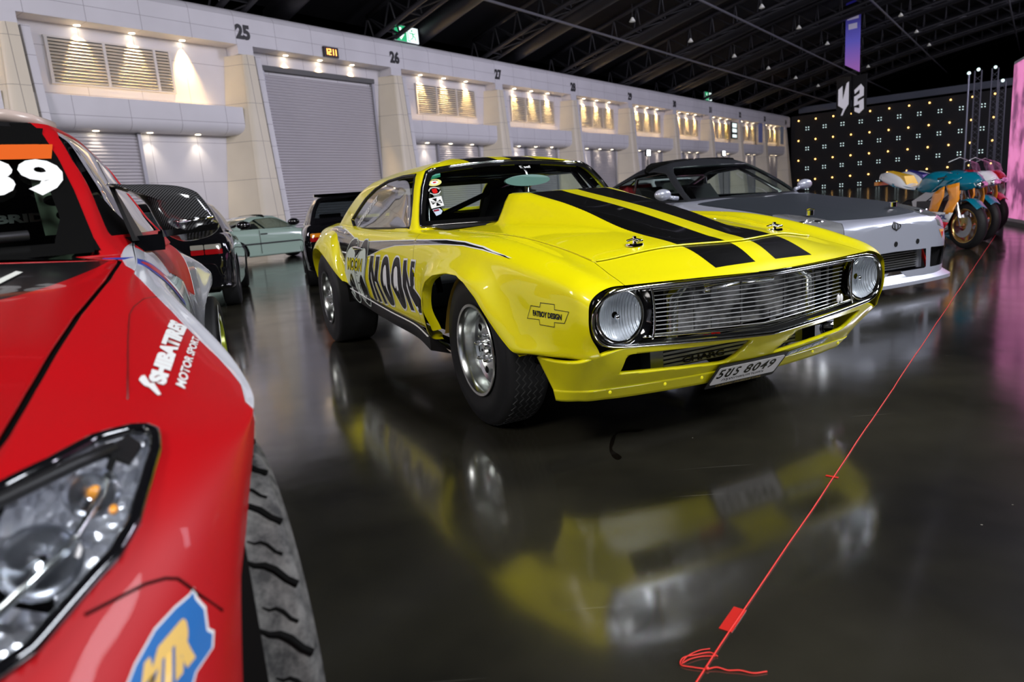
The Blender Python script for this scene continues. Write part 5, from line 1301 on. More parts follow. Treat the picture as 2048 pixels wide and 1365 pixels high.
ARC1 = [(1.62 - RX + .375 * math.cos(a), .32 + .385 * math.sin(a)) for a in np.linspace(-.6, PI + .6, 40)]
ARC1 = [(x * 1.0 if x < 0 else x * .86, z) for x, z in ARC1]
ARC2 = [(-.95 - RX + .40 * math.cos(a), .30 + .405 * math.sin(a)) for a in np.linspace(-.6, PI + .6, 40)]
for A_ in (ARC1, ARC2): V, F = clip(V, F, lambda P: np.where(P[:, 1] > .62, -sdf(P[:, [0, 2]], A_), 1.0))
# head lamp opening: plan outline (x, w)
LAMP = [(.262, .760), (.252, .750), (.258, .735), (.292, .700), (.355, .666), (.40, .632), (.47, .56), (.56, .45), (.70, .44), (.68, .56), (.60, .628), (.556, .665), (.524, .684), (.489, .705), (.462, .722), (.425, .738), (.37, .750), (.31, .760)]
lamp_in = lambda P: np.minimum(sdf(P[:, 0:2], LAMP), P[:, 2] - .50)
bvFull = BVHTree.FromPolygons([Vector(v) for v in V], [tuple(f) for f in F])
VLp, FLp = clip(V, F, lamp_in)
V, F = clip(V, F, lambda P: -lamp_in(P) - .003)
# bonnet panel gap
GP = [(.80, .692), (.95, .690), (1.15, .678), (1.40, .645), (1.60, .632), (1.75, .622), (1.90, .618), (2.1, .60)]
gw = lambda x: np.interp(x + RX, [q[0] for q in GP], [q[1] for q in GP])
rear_edge = lambda w_: (.93 + .16 * (1 - (np.abs(w_) / .69) ** 2)) - RX
bon = lambda P: np.minimum(np.minimum(gw(P[:, 0]) - P[:, 1], P[:, 0] - rear_edge(P[:, 1])), np.minimum(np.where(P[:, 2] > .6, 1, -1), 2.12 - RX - P[:, 0]))
VBn, FBn = clip(V, F, lambda P: bon(P) - .005)
VRs, FRs = clip(V, F, lambda P: -bon(P) - .005)
# open the cabin
VRs, FRs = clip(VRs, FRs, lambda P: -np.minimum(np.minimum(.80 - RX + .1 - P[:, 0], P[:, 0] + RX + 1.6), np.minimum(.665 - P[:, 1], np.where(P[:, 2] > .85, 1, -1))))
# bumper seam
WB = [(.90, .690), (.994, .703), (1.045, .723), (1.097, .747), (1.133, .762), (1.191, .785), (1.276, .806), (1.347, .826), (1.446, .853), (1.531, .868), (1.605, .878), (1.70, .876), (1.80, .90), (2.5, 1.2)]
wbf = lambda x: np.interp(x + RX, [q[0] for q in WB], [q[1] for q in WB])
def white_sd(P):
    fr = P[:, 1] - wbf(P[:, 0])
    door = np.where(P[:, 0] + RX < .62, np.interp(P[:, 0] + RX, [-.4, .62], [.70, .86]) - P[:, 2], .0)
    rearq = np.where(P[:, 0] + RX < -.42, 1.0, -1.0)
    return np.where(P[:, 0] + RX > .62, fr, np.maximum(door, rearq))
Vw_, Fw_ = clip(VRs, FRs, white_sd); Vr_, Fr_ = clip(VRs, FRs, lambda P: -white_sd(P))
M_LAVW = mat('white_wrap', (.62, .63, .70), .16, coat=1.0)
def M2(V, F, nm, m, th=None):
    a, c = mirror_vf(V, F); o = merge(outward(link(nm, a, c, m, RED, True)));
    if th: solid(o, th, -1, M_VOID)
    return o
r_red = M2(Vr_, Fr_, 'red_body_panels', M_RED, .004); r_white = M2(Vw_, Fw_, 'white_body_panels', M_LAVW, .004)
def hood2():
    m = mat('red_and_black_bonnet', (.40, .002, .005), .3, coat=.5); n, l = nt(m); b = n['Principled BSDF']
    tc = n.new('ShaderNodeTexCoord'); sp = n.new('ShaderNodeSeparateXYZ'); l.new(tc.outputs['Object'], sp.inputs[0])
    y2 = n.new('ShaderNodeMath'); y2.operation = 'MULTIPLY'; l.new(sp.outputs[1], y2.inputs[0]); l.new(sp.outputs[1], y2.inputs[1])
    k = n.new('ShaderNodeMath'); k.operation = 'MULTIPLY_ADD'; k.inputs[1].default_value = -2.114; k.inputs[2].default_value = 1.0; l.new(y2.outputs[0], k.inputs[0])
    xa = n.new('ShaderNodeMath'); xa.operation = 'ADD'; xa.inputs[1].default_value = .90; l.new(sp.outputs[0], xa.inputs[0]); x2 = n.new('ShaderNodeMath'); x2.operation = 'MULTIPLY'; l.new(xa.outputs[0], x2.inputs[0]); l.new(xa.outputs[0], x2.inputs[1])
    x3 = n.new('ShaderNodeMath'); x3.operation = 'MULTIPLY'; x3.inputs[1].default_value = 1.073; l.new(x2.outputs[0], x3.inputs[0])
    lt = n.new('ShaderNodeMath'); lt.operation = 'LESS_THAN'; l.new(x3.outputs[0], lt.inputs[0]); l.new(k.outputs[0], lt.inputs[1])
    cm = n.new('ShaderNodeMix'); cm.data_type = 'RGBA'; l.new(lt.outputs[0], cm.inputs[0]); cm.inputs[6].default_value = (.40, .002, .005, 1); cm.inputs[7].default_value = (.006, .006, .007, 1)
    l.new(cm.outputs[2], b.inputs['Base Color']); return m
bonnet = M2(VBn, FBn, 'hood', hood2(), .006)
bvB = BVHTree.FromPolygons([Vector(v) for v in VBn], [tuple(f) for f in FBn])
V_ = []; F_ = []
for x in np.linspace(.92, 2.05, 40):
    w_ = float(gw(x - RX)); h = bvB.ray_cast(Vector((x - RX, w_ - .015, 2)), Vector((0, 0, -1))); z = (h[0].z if h[0] else .75) - .016
    V_ += [(x - RX, w_ - .03, z), (x - RX, w_ + .03, z - .004)]
for i in range(39): F_.append((2 * i, 2 * i + 1, 2 * i + 3, 2 * i + 2))
V2_, F2_ = mirror_vf(V_, F_); link('shut_line_shade', V2_, F2_, M_VOID, RED)  # black strip laid under the bonnet gap, stands in for its shade
# closing black volume under the gaps
MB().box(.86 - RX, 2.05 - RX, -.66, .66, .45, .66).obj('engine_bay', M_VOID, RED)
MB().box(-1.7 - RX, .86 - RX, -.78, .78, .22, .30).obj('floor_pan', M_VOID, RED)
# lamps
M_AMBR = mat('amber_plastic', (.9, .35, .03), .2, coat=1)
def facet_mat():
    m = mat('faceted_reflector', (.80, .81, .86), .26, .7); n, l = nt(m); b = n['Principled BSDF']
    tc = n.new('ShaderNodeTexCoord'); v = n.new('ShaderNodeTexVoronoi'); v.inputs['Scale'].default_value = 55; l.new(tc.outputs['Object'], v.inputs[0])
    bp = n.new('ShaderNodeBump'); bp.inputs['Strength'].default_value = .8; bp.inputs['Distance'].default_value = .01; l.new(v.outputs[0], bp.inputs['Height']); l.new(bp.outputs[0], b.inputs['Normal']); return m
M_FACET = facet_mat()
lp = []
for i in range(len(LAMP)):
    p0 = np.array(LAMP[i]); p1 = np.array(LAMP[(i + 1) % len(LAMP)])
    for t_ in (0, .25, .5, .75):
        q_ = p0 + (p1 - p0) * t_; h = bvFull.ray_cast(Vector((q_[0], q_[1], 2)), Vector((0, 0, -1)))
        if h[0]: lp.append(tuple(h[0]))
def tilt_lathe(prof, c, ax, n=32):
    q = MB().lathe(prof, axis='z', n=n); M_ = Vector(ax).normalized().to_track_quat('Z', 'Y').to_matrix()
    q.V = [tuple(M_ @ Vector(v) + Vector(c)) for v in q.V]; return q
for sg in (-1, 1):
    S3 = lambda x, y, z: (x, sg * y, z)
    a = VLp.copy(); a[:, 1] *= sg; Ff = FLp if sg > 0 else [f[::-1] for f in FLp]
    L_ = link('headlamp', a, Ff, M_CLEAR, RED, True)
    k = len(lp); V_ = []; F_ = []
    for x, y, z in lp:
        V_ += [S3(x, y, z), S3(.44 + (x - .44) * .96 - .012, .66 + (y - .66) * .93, z - .028), S3(.44 + (x - .44) * .80 - .03, .65 + (y - .65) * .72, z - .075)]
    for i in range(k): j = (i + 1) % k; F_ += [(3 * i, 3 * i + 1, 3 * j + 1, 3 * j), (3 * i + 1, 3 * i + 2, 3 * j + 2, 3 * j + 1)]
    F_.append(tuple(3 * i + 2 for i in range(k)))
    hs = link('lamp_housing', V_, F_, M_FACET, L_, True, flat_angle=25); outward(hs)
    edge_tube([S3(x + .001, y + .001, z + .001) for x, y, z in lp], .0075, 'lamp_seal', M_GBLACK, L_, closed=True)
    ax = (1, .15 * sg, .32)
    tilt_lathe([(.062, .03), (.056, .01), (.035, -.02), (.006, -.03)], S3(.56, .575, .655), ax).obj('main_reflector', M_REFL, L_, True)
    tilt_lathe([(.066, .03), (.062, .034), (.060, .028)], S3(.56, .575, .655), ax).obj('main_reflector_ring', M_CHROME, L_, True)
    tilt_lathe([(.034, .024), (.031, .01), (.018, -.012), (.003, -.016)], S3(.455, .665, .685), ax).obj('side_reflector', M_REFL, L_, True)
    tilt_lathe([(.026, .02), (.022, .008), (.012, -.006), (.003, -.008)], S3(.375, .702, .712), ax).obj('indicator_bowl', M_REFL, L_, True)
    MB().sphere(S3(.387, .706, .716), .0075, 12).obj('indicator_bulb', M_AMBR, L_, True)
    MB().sphere(S3(.41, .722, .702), .006, 10, (1.6, .8, .8)).obj('side_marker', M_AMBR, L_, True)
    edge_tube([S3(.60, .46, .735), S3(.49, .56, .735), S3(.42, .635, .738), S3(.36, .69, .742), S3(.325, .722, .742)], .0075, 'lamp_brow', M_BLACK, L_)
    edge_tube([S3(.345, .722, .735), S3(.40, .712, .715), S3(.46, .690, .695), S3(.53, .640, .675)], .004, 'lamp_strip', M_ALU, L_)
    MB().hexa([S3(.29, .735, .738), S3(.32, .748, .733), S3(.36, .738, .728), S3(.33, .712, .735), S3(.285, .735, .744), S3(.32, .750, .739), S3(.36, .740, .734), S3(.33, .712, .741)]).obj('lamp_corner_block', M_BLACK, L_)
# bumper seam line and lower mouth
def on_red(x, z, sg=1):
    h = bvR.ray_cast(Vector((x, 2 * sg, z)), Vector((0, -sg, 0))); return h[0] if h[0] else None
bvR = bvh_of(r_red, r_white)
sm = []
for w_, z in ((.70, .652), (.72, .649), (.744, .645), (.760, .639), (.770, .632), (.778, .620), (.786, .606), (.804, .572)):
    h = bvR.ray_cast(Vector((1.5, w_, z)), Vector((-1, 0, 0)))
    if h[0]: sm.append(h[0] + Vector((.0005, 0, 0)))
if len(sm) > 2: edge_tube(sm, .0017, 'bumper_seam', M_VOID, RED)
MB().box(2.20 - RX, 2.38 - RX, -.45, .45, .25, .42).obj('grille_mouth', M_VOID, RED)

# greenhouse
def ring2(z, wf, wm, xfc, xfk, xrk, xrc):
    return [(xfc, 0, z), (xfc - .25 * (xfc - xfk), wf * .42, z), (xfc - .62 * (xfc - xfk), wf * .74, z), (xfk + .03, wf * .94, z), (xfk - .05, wf * 1.0, z), (xfk - .30, (wf + wm) / 2 + .01, z), ((xfk + xrk) / 2, wm, z), (xrk + .25, wm * .99, z), (xrk + .06, wm * .95, z), (xrk - .05, wm * .86, z), (xrc + .06, wm * .55, z), (xrc, 0, z)]
R2 = [ring2(.925, .705, .785, 1.10, .88, -1.25, -1.60), ring2(.975, .672, .755, 1.03, .835, -1.22, -1.55), ring2(1.04, .655, .712, .93, .76, -1.16, -1.47), ring2(1.10, .640, .682, .84, .69, -1.10, -1.38), ring2(1.18, .610, .640, .71, .57, -1.0, -1.25), ring2(1.245, .580, .608, .60, .47, -.90, -1.12), ring2(1.29, .545, .57, .52, .40, -.80, -1.0),
      ring2(1.315, .47, .48, .44, .33, -.7, -.85), ring2(1.33, .30, .30, .30, .22, -.55, -.65), ring2(1.336, .06, .06, .02, .01, -.25, -.28)]
R2b = R2[:7]
R2 = [[(x - RX, y, z + .02 * (1 - min(1, (y / .6) ** 2)) * max(0, (z - 1.1) / .2)) for x, y, z in r] for r in R2b]
_d = dome(R2[-1], -.22 - RX, .035, 8)
G2_ = np.concatenate([loft(R2, 70, 150)[:-1], loft([R2[-1]] + _d, 50, 150)]); V, F = grid_vf(G2_); V = np.array(V)
pw_ = lambda z: np.interp(z, [.925, .97, 1.09, 1.18, 1.265, 1.30], [.655, .635, .600, .565, .522, .490])
def ws2(P):
    y = P[:, 1]; z = P[:, 2]; return np.minimum(np.minimum(pw_(z) - y, 1.298 - .02 * (y / .5) ** 2 - z), np.minimum(z - .930, np.where(P[:, 0] > .30 - RX, 1, -1.)))
SW2 = [(.80, .972), (.69, 1.09), (.585, 1.175), (.475, 1.25), (.38, 1.285), (-.2, 1.29), (-.62, 1.27), (-.70, .985)]
SW2 = [(x - RX, z) for x, z in SW2]
def sw2(P): return np.minimum(sdf(P[:, [0, 2]], SW2), P[:, 1] - .50)
Vp, Fp = clip(V, F, lambda P: -np.maximum(ws2(P), sw2(P)))
blk = lambda P: np.maximum(P[:, 2] - 1.305, np.minimum(.495 - P[:, 1], P[:, 2] - 1.25))
Vp1, Fp1 = clip(Vp, Fp, lambda P: -blk(P)); Vp2, Fp2 = clip(Vp, Fp, blk)
M2(Vp1, Fp1, 'pillars', M_RED, .02); M2(Vp2, Fp2, 'roof', mat('satin_black_wrap', (.006, .006, .007), .4), .02)
a, c = clip(V, F, ws2); a, c = mirror_vf(a, c); rws = merge(outward(link('windscreen', a + np.array([0, 0, -.004]), c, thin_glass('smoked_glass', (.60, .68, .64), .05), RED, True)))
a, c = clip(V, F, sw2)
M_WREF = thin_glass('mirror_film_glass', (.10, .10, .10), .62)
for sg in (-1, 1):
    b_ = a.copy(); b_[:, 1] = (b_[:, 1] - .005) * sg; outward(link('side_window', b_, c, M_WREF, RED, True))
# black edge of the windscreen
bG2 = BVHTree.FromPolygons([Vector(v) for v in mirror_vf(V, F)[0]], [tuple(f) for f in mirror_vf(V, F)[1]])
def wf(y, z, d=.003):
    h = bG2.ray_cast(Vector((2, y, z)), Vector((-1, 0, 0))); return (h[0] + Vector((d, 0, d * .6))) if h[0] else Vector((0, y, z))
V_ = []; F_ = []
zs = np.linspace(.94, 1.292, 24)
for z in zs: w_ = float(pw_(z)); V_ += [tuple(wf(w_ + .004, z)), tuple(wf(w_ - .045 - .05 * max(0, (1.02 - z) / .1), z))]
for i in range(len(zs) - 1): F_.append((2 * i, 2 * i + 1, 2 * i + 3, 2 * i + 2))
V2_, F2_ = mirror_vf(V_, F_); link('windscreen_border', V2_, F2_, M_DECK, RED, True)
def wquad(name, y0, y1, zlo, zhi, m, d=.004, n=30):
    V_ = []; F_ = []
    for y in np.linspace(y0, y1, n): V_ += [tuple(wf(y, zlo(y), d)), tuple(wf(y, zhi(y), d))]
    for i in range(n - 1): F_.append((2 * i, 2 * i + 1, 2 * i + 3, 2 * i + 2))
    return link(name, V_, F_, m, RED, True)
wquad('windscreen_sun_strip', -.53, .53, lambda y: 1.222, lambda y: 1.297 - .02 * (y / .5) ** 2, M_DECK)
wquad('orange_strip', -.535, .555, lambda y: 1.178 , lambda y: 1.222, mat('orange_vinyl', (.62, .10, .01), .45), .0045)
wquad('windscreen_base_band', -.64, .64, lambda y: .935, lambda y: .962, M_DECK)
# wiper and cowl
edge_tube([wf(-.2, .955, .02), wf(.25, .968, .02), wf(.52, .975, .02)], .011, 'wiper', M_BLACK, RED)
V_ = []; F_ = []
for y in np.linspace(-.68, .68, 30):
    V_ += [(float(rear_edge(y)) - .004, y, .952 - .038 * (abs(y) / .68) ** 3), (float(rear_edge(y)) - .14, y, .940)]
for i in range(29): F_.append((2 * i, 2 * i + 1, 2 * i + 3, 2 * i + 2))
link('cowl', V_, F_, M_GBLACK, RED, True)
# pale bent tube at the front corner of the roof
MB().tube([(.33 - RX, .35, 1.335), (.36 - RX, .44, 1.325), (.36 - RX, .49, 1.312), (.30 - RX, .53, 1.30)], .020, 12).obj('roof_bar', mat('pale_bar', (.45, .36, .33), .3), RED, True)
# interior
st_ = MB().hexa([(.46 - RX, .05, .86), (.46 - RX, .52, .86), (.34 - RX, .52, .86), (.34 - RX, .05, .86), (.445 - RX, .07, 1.094), (.445 - RX, .487, 1.097), (.34 - RX, .487, 1.097), (.34 - RX, .07, 1.094)]).obj('seat', M_VOID, RED)
V, F = text_vf('BRIDE', .05); link('seat_lettering', [(.458 - RX, .375 + v[0] * .15, 1.026 + v[1] * .024) for v in V], F, M_WHITE, st_)
MB().hexa([(.30 - RX, -.55, .70), (.30 - RX, .30, .70), (.20 - RX, .30, .70), (.20 - RX, -.55, .70), (.22 - RX, -.55, 1.12), (.22 - RX, .30, 1.12), (.12 - RX, .30, 1.12), (.12 - RX, -.55, 1.12)]).obj('seat', M_VOID, RED) if False else None
gp = MB().plate([(.515, .985), (.60, .985), (.60, 1.03), (.585, 1.07), (.56, 1.13), (.495, 1.13)], lambda u, v: (.66 - RX - (v - 1) * .6, u, v), (-.004, 0, 0)).obj('cage_gusset', mat('pale_green_metal', (.42, .55, .42), .35), RED)
for (u, v) in ((.54, 1.075), (.565, 1.035), (.59, .998)):
    q = MB(); n_ = 16; q.add([(.662 - RX - (v + .014 * math.sin(t) - 1) * .6, u + .022 * math.cos(t), v + .014 * math.sin(t)) for t in np.linspace(0, 2 * PI, n_ + 1)[:-1]], [tuple(range(n_))]); q.obj('gusset_hole', M_VOID, gp)

# mirror: carbon horned housing on a gloss black arm
def carbon():
    m = mat('carbon_fibre', (.012, .012, .013), .12, coat=1.0); n, l = nt(m); b = n['Principled BSDF']
    tc = n.new('ShaderNodeTexCoord'); mp = n.new('ShaderNodeMapping'); mp.inputs['Rotation'].default_value = (.78, .0, .3); mp.inputs['Scale'].default_value = (130, 130, 130); l.new(tc.outputs['Object'], mp.inputs[0])
    ck = n.new('ShaderNodeTexWave'); ck.bands_direction = 'Y'; ck.inputs['Scale'].default_value = .45; l.new(mp.outputs[0], ck.inputs[0])
    cm = n.new('ShaderNodeMix'); cm.data_type = 'RGBA'; l.new(ck.outputs[1], cm.inputs[0]); cm.inputs[6].default_value = (.004, .004, .004, 1); cm.inputs[7].default_value = (.07, .07, .075, 1); l.new(cm.outputs[2], b.inputs['Base Color']); return m
MO = [(-2.095, 1.108), (-2.06, 1.106), (-1.99, 1.103), (-1.925, 1.096), (-1.880, 1.082), (-1.862, 1.065), (-1.838, 1.025), (-1.828, .998), (-1.830, .982), (-1.850, .966), (-1.878, .958), (-1.92, .955), (-1.945, .962), (-1.975, .985), (-1.993, 1.025), (-2.003, 1.052), (-2.030, 1.078)]
MO = [(y, 1.108 - (1.108 - z) * 1.09) for y, z in MO]; MO = [tuple(q) for q in smooth_poly(MO, 3)]
cc_ = np.array([-1.925, 1.03])
lay = []
for x, s_ in ((.545, .93), (.56, 1.0), (.62, 1.0), (.665, .965), (.695, .86), (.712, .66), (.718, .35)):
    lay.append([(x - RX - .25 * max(0, (-2.0 - y)) * .0, (cc_[0] + (y - cc_[0]) * s_) - RY, cc_[1] + (z - cc_[1]) * s_ + (.006 if s_ < .9 else 0)) for y, z in MO])
GM = np.array(lay); V, F = grid_vf(GM, close_v=True); kk = len(MO); F = list(F) + [tuple(range(kk))[::-1], tuple((len(lay) - 1) * kk + i for i in range(kk))]
mir_ = outward(link('wing_mirror', V, F, carbon(), RED, True, flat_angle=50))
V, F = mirror_vf(V, F); 
MB().hexa([(.56 - RX, -1.99 - RY, .957), (.70 - RX, -1.99 - RY, .957), (.70 - RX, -1.84 - RY, .968), (.56 - RX, -1.84 - RY, .968), (.56 - RX, -1.985 - RY, .975), (.712 - RX, -1.985 - RY, .975), (.712 - RX, -1.832 - RY, .985), (.56 - RX, -1.832 - RY, .985)]).obj('mirror_base', M_GBLACK, mir_)
MB().hexa([(.60 - RX, -2.09 - RY, .935), (.74 - RX, -2.09 - RY, .925), (.72 - RX, -1.975 - RY, .925), (.60 - RX, -1.975 - RY, .935), (.60 - RX, -2.09 - RY, .965), (.74 - RX, -2.09 - RY, .965), (.72 - RX, -1.975 - RY, .968), (.60 - RX, -1.975 - RY, .968)]).obj('mirror_arm', M_GBLACK, mir_)
MB().tube([(.715 - RX, -1.945 - RY, .995), (.722 - RX, -1.90 - RY, .998), (.715 - RX, -1.845 - RY, 1.003)], .004, 8).obj('mirror_indicator', M_CHROME, mir_, True)
# sail panel at the pillar foot
q = MB(); q.plate([(.80 - RX, .955), (.60 - RX, 1.105), (.56 - RX, 1.105), (.52 - RX, .955)], lambda u, v: (u, float(np.interp(v, [.93, 1.2], [.735, .640])) - .0 + (.0 if u > .7 - RX else .008), v), (0, -.01, 0)); q.obj('mirror_sail', M_BLACK, RED)

# wheels
def race_wheel(x, yo, R, w_, rim, sg, m_rim, toe, worn):
    e = bpy.data.objects.new('wheel', None); COL.objects.link(e); e.parent = RED; e.location = (x, yo, R); e.rotation_euler = (0, 0, toe)
    s = 1 if sg < 0 else -1
    MB().lathe([(r_, h * s) for r_, h in tyre_prof(R, w_, rim, .018)], axis='y', n=96).obj('tyre', worn, e, True)
    if worn is not M_RUB:
        q = MB()
        for k in range(22):        # long diagonal grooves and short kinked sipes
            a = 2 * PI * k / 22
            for y0, y1, da, a1, rr_ in ((.010, .070, .16, 0, .0055), (.020, .060, .10, .14, .0028), (.10, .15, -.10, .06, .004)):
                pts = [((R + .0002) * math.cos(a + a1 + da * t_ + (.02 if 1 < j < 4 else 0)), s * (y0 + (y1 - y0) * t_), (R + .0002) * math.sin(a + a1 + da * t_ + (.02 if 1 < j < 4 else 0))) for j, t_ in enumerate(np.linspace(0, 1, 6))]
                q.tube(pts, [rr_, rr_, rr_ * 1.1, rr_, rr_ * .8, rr_ * .4], 5)
        for yy in (.085, .155, .205): q.tube([((R - .001) * math.cos(a), s * yy, (R - .001) * math.sin(a)) for a in np.linspace(0, 2 * PI, 97)[:-1]], .005, 5, closed=True)
        q.obj('tread_grooves', M_VOID, e)
    rm = MB().lathe([(rim, s * .008), (rim + .004, s * .0), (rim - .012, s * .004), (rim - .02, s * .04), (rim - .03, s * .10)], axis='y', n=64).obj('rim', m_rim, e, True, 30)
    q = MB()
    for k in range(6):
        a = 2 * PI * k / 6 + .3
        for t_, hw in ((0, 0),):
            c, d = math.cos(a), math.sin(a); n1 = (-d, c)
            P = []
            for rr_, hw_, dep in ((.045, .028, .05), (.12, .020, .045), (rim - .015, .030, .02)):
                P.append([(c * rr_ + n1[0] * hw_, s * dep, d * rr_ + n1[1] * hw_), (c * rr_ - n1[0] * hw_, s * dep, d * rr_ - n1[1] * hw_), (c * rr_ - n1[0] * hw_, s * (dep + .02), d * rr_ - n1[1] * hw_), (c * rr_ + n1[0] * hw_, s * (dep + .02), d * rr_ + n1[1] * hw_)])
            Gs = np.array(P); Vv, Ff = grid_vf(Gs, close_v=True); q.add(Vv, Ff)
    q.obj('rim_spokes', m_rim, e, True, 30)
    MB().lathe([(.001, s * .035), (.05, s * .038), (.055, s * .06)], axis='y', n=24).obj('hub', M_BLACK, e, True)
    MB().lathe([(.001, s * .09), (.15, s * .09)], axis='y', n=32).obj('brake_disc', M_STEEL, e)
    return e
def worn_rubber():
    m = mat('worn_grey_rubber', (.035, .034, .034), .75); n, l = nt(m); b = n['Principled BSDF']
    tc = n.new('ShaderNodeTexCoord'); ns = n.new('ShaderNodeTexNoise'); ns.inputs['Scale'].default_value = 14; ns.inputs['Detail'].default_value = 8; ns.inputs['Roughness'].default_value = .7; l.new(tc.outputs['Object'], ns.inputs[0])
    r = n.new('ShaderNodeValToRGB'); l.new(ns.outputs[0], r.inputs[0]); r.color_ramp.elements[0].position = .42; r.color_ramp.elements[0].color = (.02, .02, .021, 1); r.color_ramp.elements[1].position = .62; r.color_ramp.elements[1].color = (.15, .145, .14, 1)
    l.new(r.outputs[0], b.inputs['Base Color']); bp = n.new('ShaderNodeBump'); bp.inputs['Strength'].default_value = .5; bp.inputs['Distance'].default_value = .004; l.new(ns.outputs[0], bp.inputs['Height']); l.new(bp.outputs[0], b.inputs['Normal']); return m
M_WORN = worn_rubber(); M_LIME = mat('lime_rim', (.40, .46, .03), .25, .3, coat=1)
for sg in (-1, 1):
    race_wheel(0, sg * (.888 if sg > 0 else .86), .318, .235, .225, sg, M_LIME, .07 if sg > 0 else .07, M_WORN)
    e = race_wheel(-.95 - RX, sg * .945, .318, .235, .225, sg, M_LIME, -.10 * sg, M_RUB)
    if sg > 0:
        V, F = text_vf('TENZEI', .05)
        link('tyre_lettering', [((.245 + .055 * v[1]) * math.cos(2.2 - 1.35 * v[0] - .62), -.0075 * 1, (.245 + .055 * v[1]) * math.sin(2.2 - 1.35 * v[0] - .62)) for v in V], F, M_WHITE, e) if False else link('tyre_lettering', [((.245 + .06 * v[1]) * math.cos(1.25 - 1.9 * v[0]), .0085, (.245 + .06 * v[1]) * math.sin(1.25 - 1.9 * v[0])) for v in V], F, M_WHITE, e)
for sg in (-1, 1):
    for ax, rr_ in ((0, .40), (-.95 - RX, .39)):
        V = []; F = []; n = 18
        for i in range(n + 1):
            a = PI * i / n; V += [(ax - rr_ * math.cos(a) * .93, sg * .84, .26 + rr_ * math.sin(a)), (ax - rr_ * math.cos(a) * .93, sg * .55, .26 + rr_ * math.sin(a))]
        for i in range(n): F.append((2 * i, 2 * i + 1, 2 * i + 3, 2 * i + 2))
        F.append(tuple(2 * i + 1 for i in range(n + 1))); link('wheel_well', V, F, M_VOID, RED, True, flat_angle=40)

# ---- livery
bvL = bvh_of(r_red, r_white)
def top_dec(name, P, m, off=.002, mx=.03):     # (x, w) seen from above
    V, F = poly_vf(P); return decal(name, V, F, lambda u, v: (u, v, 1.5), bvL, (0, 0, -1), m, RED, off, mx)
def top_text(name, txt, Q, m, off=.0025, bold=.03):   # quad: baseline start, baseline end, top end, top start
    V, F = text_vf(txt, bold); Q = [np.array(q) for q in Q]; P = []
    for v in V:
        b_ = Q[0] * (1 - v[0]) + Q[1] * v[0]; t_ = Q[3] * (1 - v[0]) + Q[2] * v[0]; q = b_ * (1 - v[1]) + t_ * v[1]; P.append((q[0], q[1], 0))
    return decal(name, P, F, lambda a, b: (a, b, 1.5), bvL, (0, 0, -1), m, RED, off, .04)
top_text('wing_lettering', 'SHIBATIRES', [(.074, .772), (-.33, .8115), (-.335, .784), (.060, .750)], M_WHITE, bold=.07)
top_dec('wing_bolt_mark', [(.043, .742), (.063, .739), (.085, .746), (.090, .752), (.121, .763), (.115, .767), (.068, .758), (.071, .753), (.038, .746)], M_WHITE, .0025)
top_text('wing_small_lettering', 'MOTOR SPORT', [(.076, .797), (-.262, .829), (-.267, .818), (.060, .785)], M_WHITE, bold=.03)
# winged sticker on the bumper corner
def fr_dec(name, P, m, off, mx=.02):
    V, F = poly_vf(P); return decal(name, V, F, lambda u, v: (1.2, u, v), bvL, (-1, 0, 0), m, RED, off, mx)
MT_ = [(.722, .590), (.732, .601), (.748, .611), (.765, .6135), (.778, .6125), (.7815, .6135), (.7825, .606), (.7885, .592), (.788, .574), (.7925, .566), (.790, .557), (.774, .556), (.766, .545), (.74, .55), (.72, .56)]
fr_dec('bumper_sticker_edge', grow(MT_, .0018), M_WHITE, .002); fr_dec('bumper_sticker', MT_, mat('sticker_blue', (.02, .14, .42), .3), .0026)
V, F = text_vf('MTR', .10)
Q = [np.array(q) for q in ((.728, .566), (.776, .566), (.778, .604), (.738, .598))]
P = []
for v in V:
    b_ = Q[0] * (1 - v[0]) + Q[1] * v[0]; t_ = Q[3] * (1 - v[0]) + Q[2] * v[0]; q = b_ * (1 - v[1]) + t_ * v[1]; P.append((q[0], q[1], 0))
decal('bumper_sticker_lettering', P, F, lambda a, b: (1.2, a, b), bvL, (-1, 0, 0), mat('sticker_gold', (.75, .48, .13), .35), RED, .0034, .03)
# side badge: blue swoosh with red dots, and the wing flap line
def side_dec2(name, P, m, off=.002):
    V, F = poly_vf(P); return decal(name, V, F, lambda u, v: (u, 2.0, v), bvL, (0, -1, 0), m, RED, off, .03)
side_dec2('side_badge', smooth_poly([(-.69, .915), (-.72, .918), (-.80, .895), (-.86, .86), (-.93, .815), (-.96, .765), (-.86, .79), (-.76, .84)], 3), mat('badge_blue', (.03, .05, .30), .3), .002)
side_dec2('side_badge_band', smooth_poly([(-.72, .905), (-.80, .885), (-.90, .82), (-.93, .785), (-.84, .815), (-.77, .86)], 3), mat('badge_red', (.40, .01, .02), .3), .003)
side_dec2('side_badge_text', smooth_poly([(-.80, .865), (-.88, .83), (-.94, .79), (-.90, .795), (-.84, .825)], 3), M_WHITE, .004)
ln = [(-.487, .760), (-.404, .739), (-.319, .724), (-.263, .719), (-.13, .720), (.02, .724), (.145, .728)]
pt = [bvL.ray_cast(Vector((x, y, 1.5)), Vector((0, 0, -1)))[0] for x, y in ln]
edge_tube([p_ + Vector((0, 0, .0002)) for p_ in pt if p_], .0012, 'wing_flap_line', mat('dark_red_line', (.12, .002, .003), .4), RED)
ln = [(.262, .765), (.30, .80), (.34, .83)]
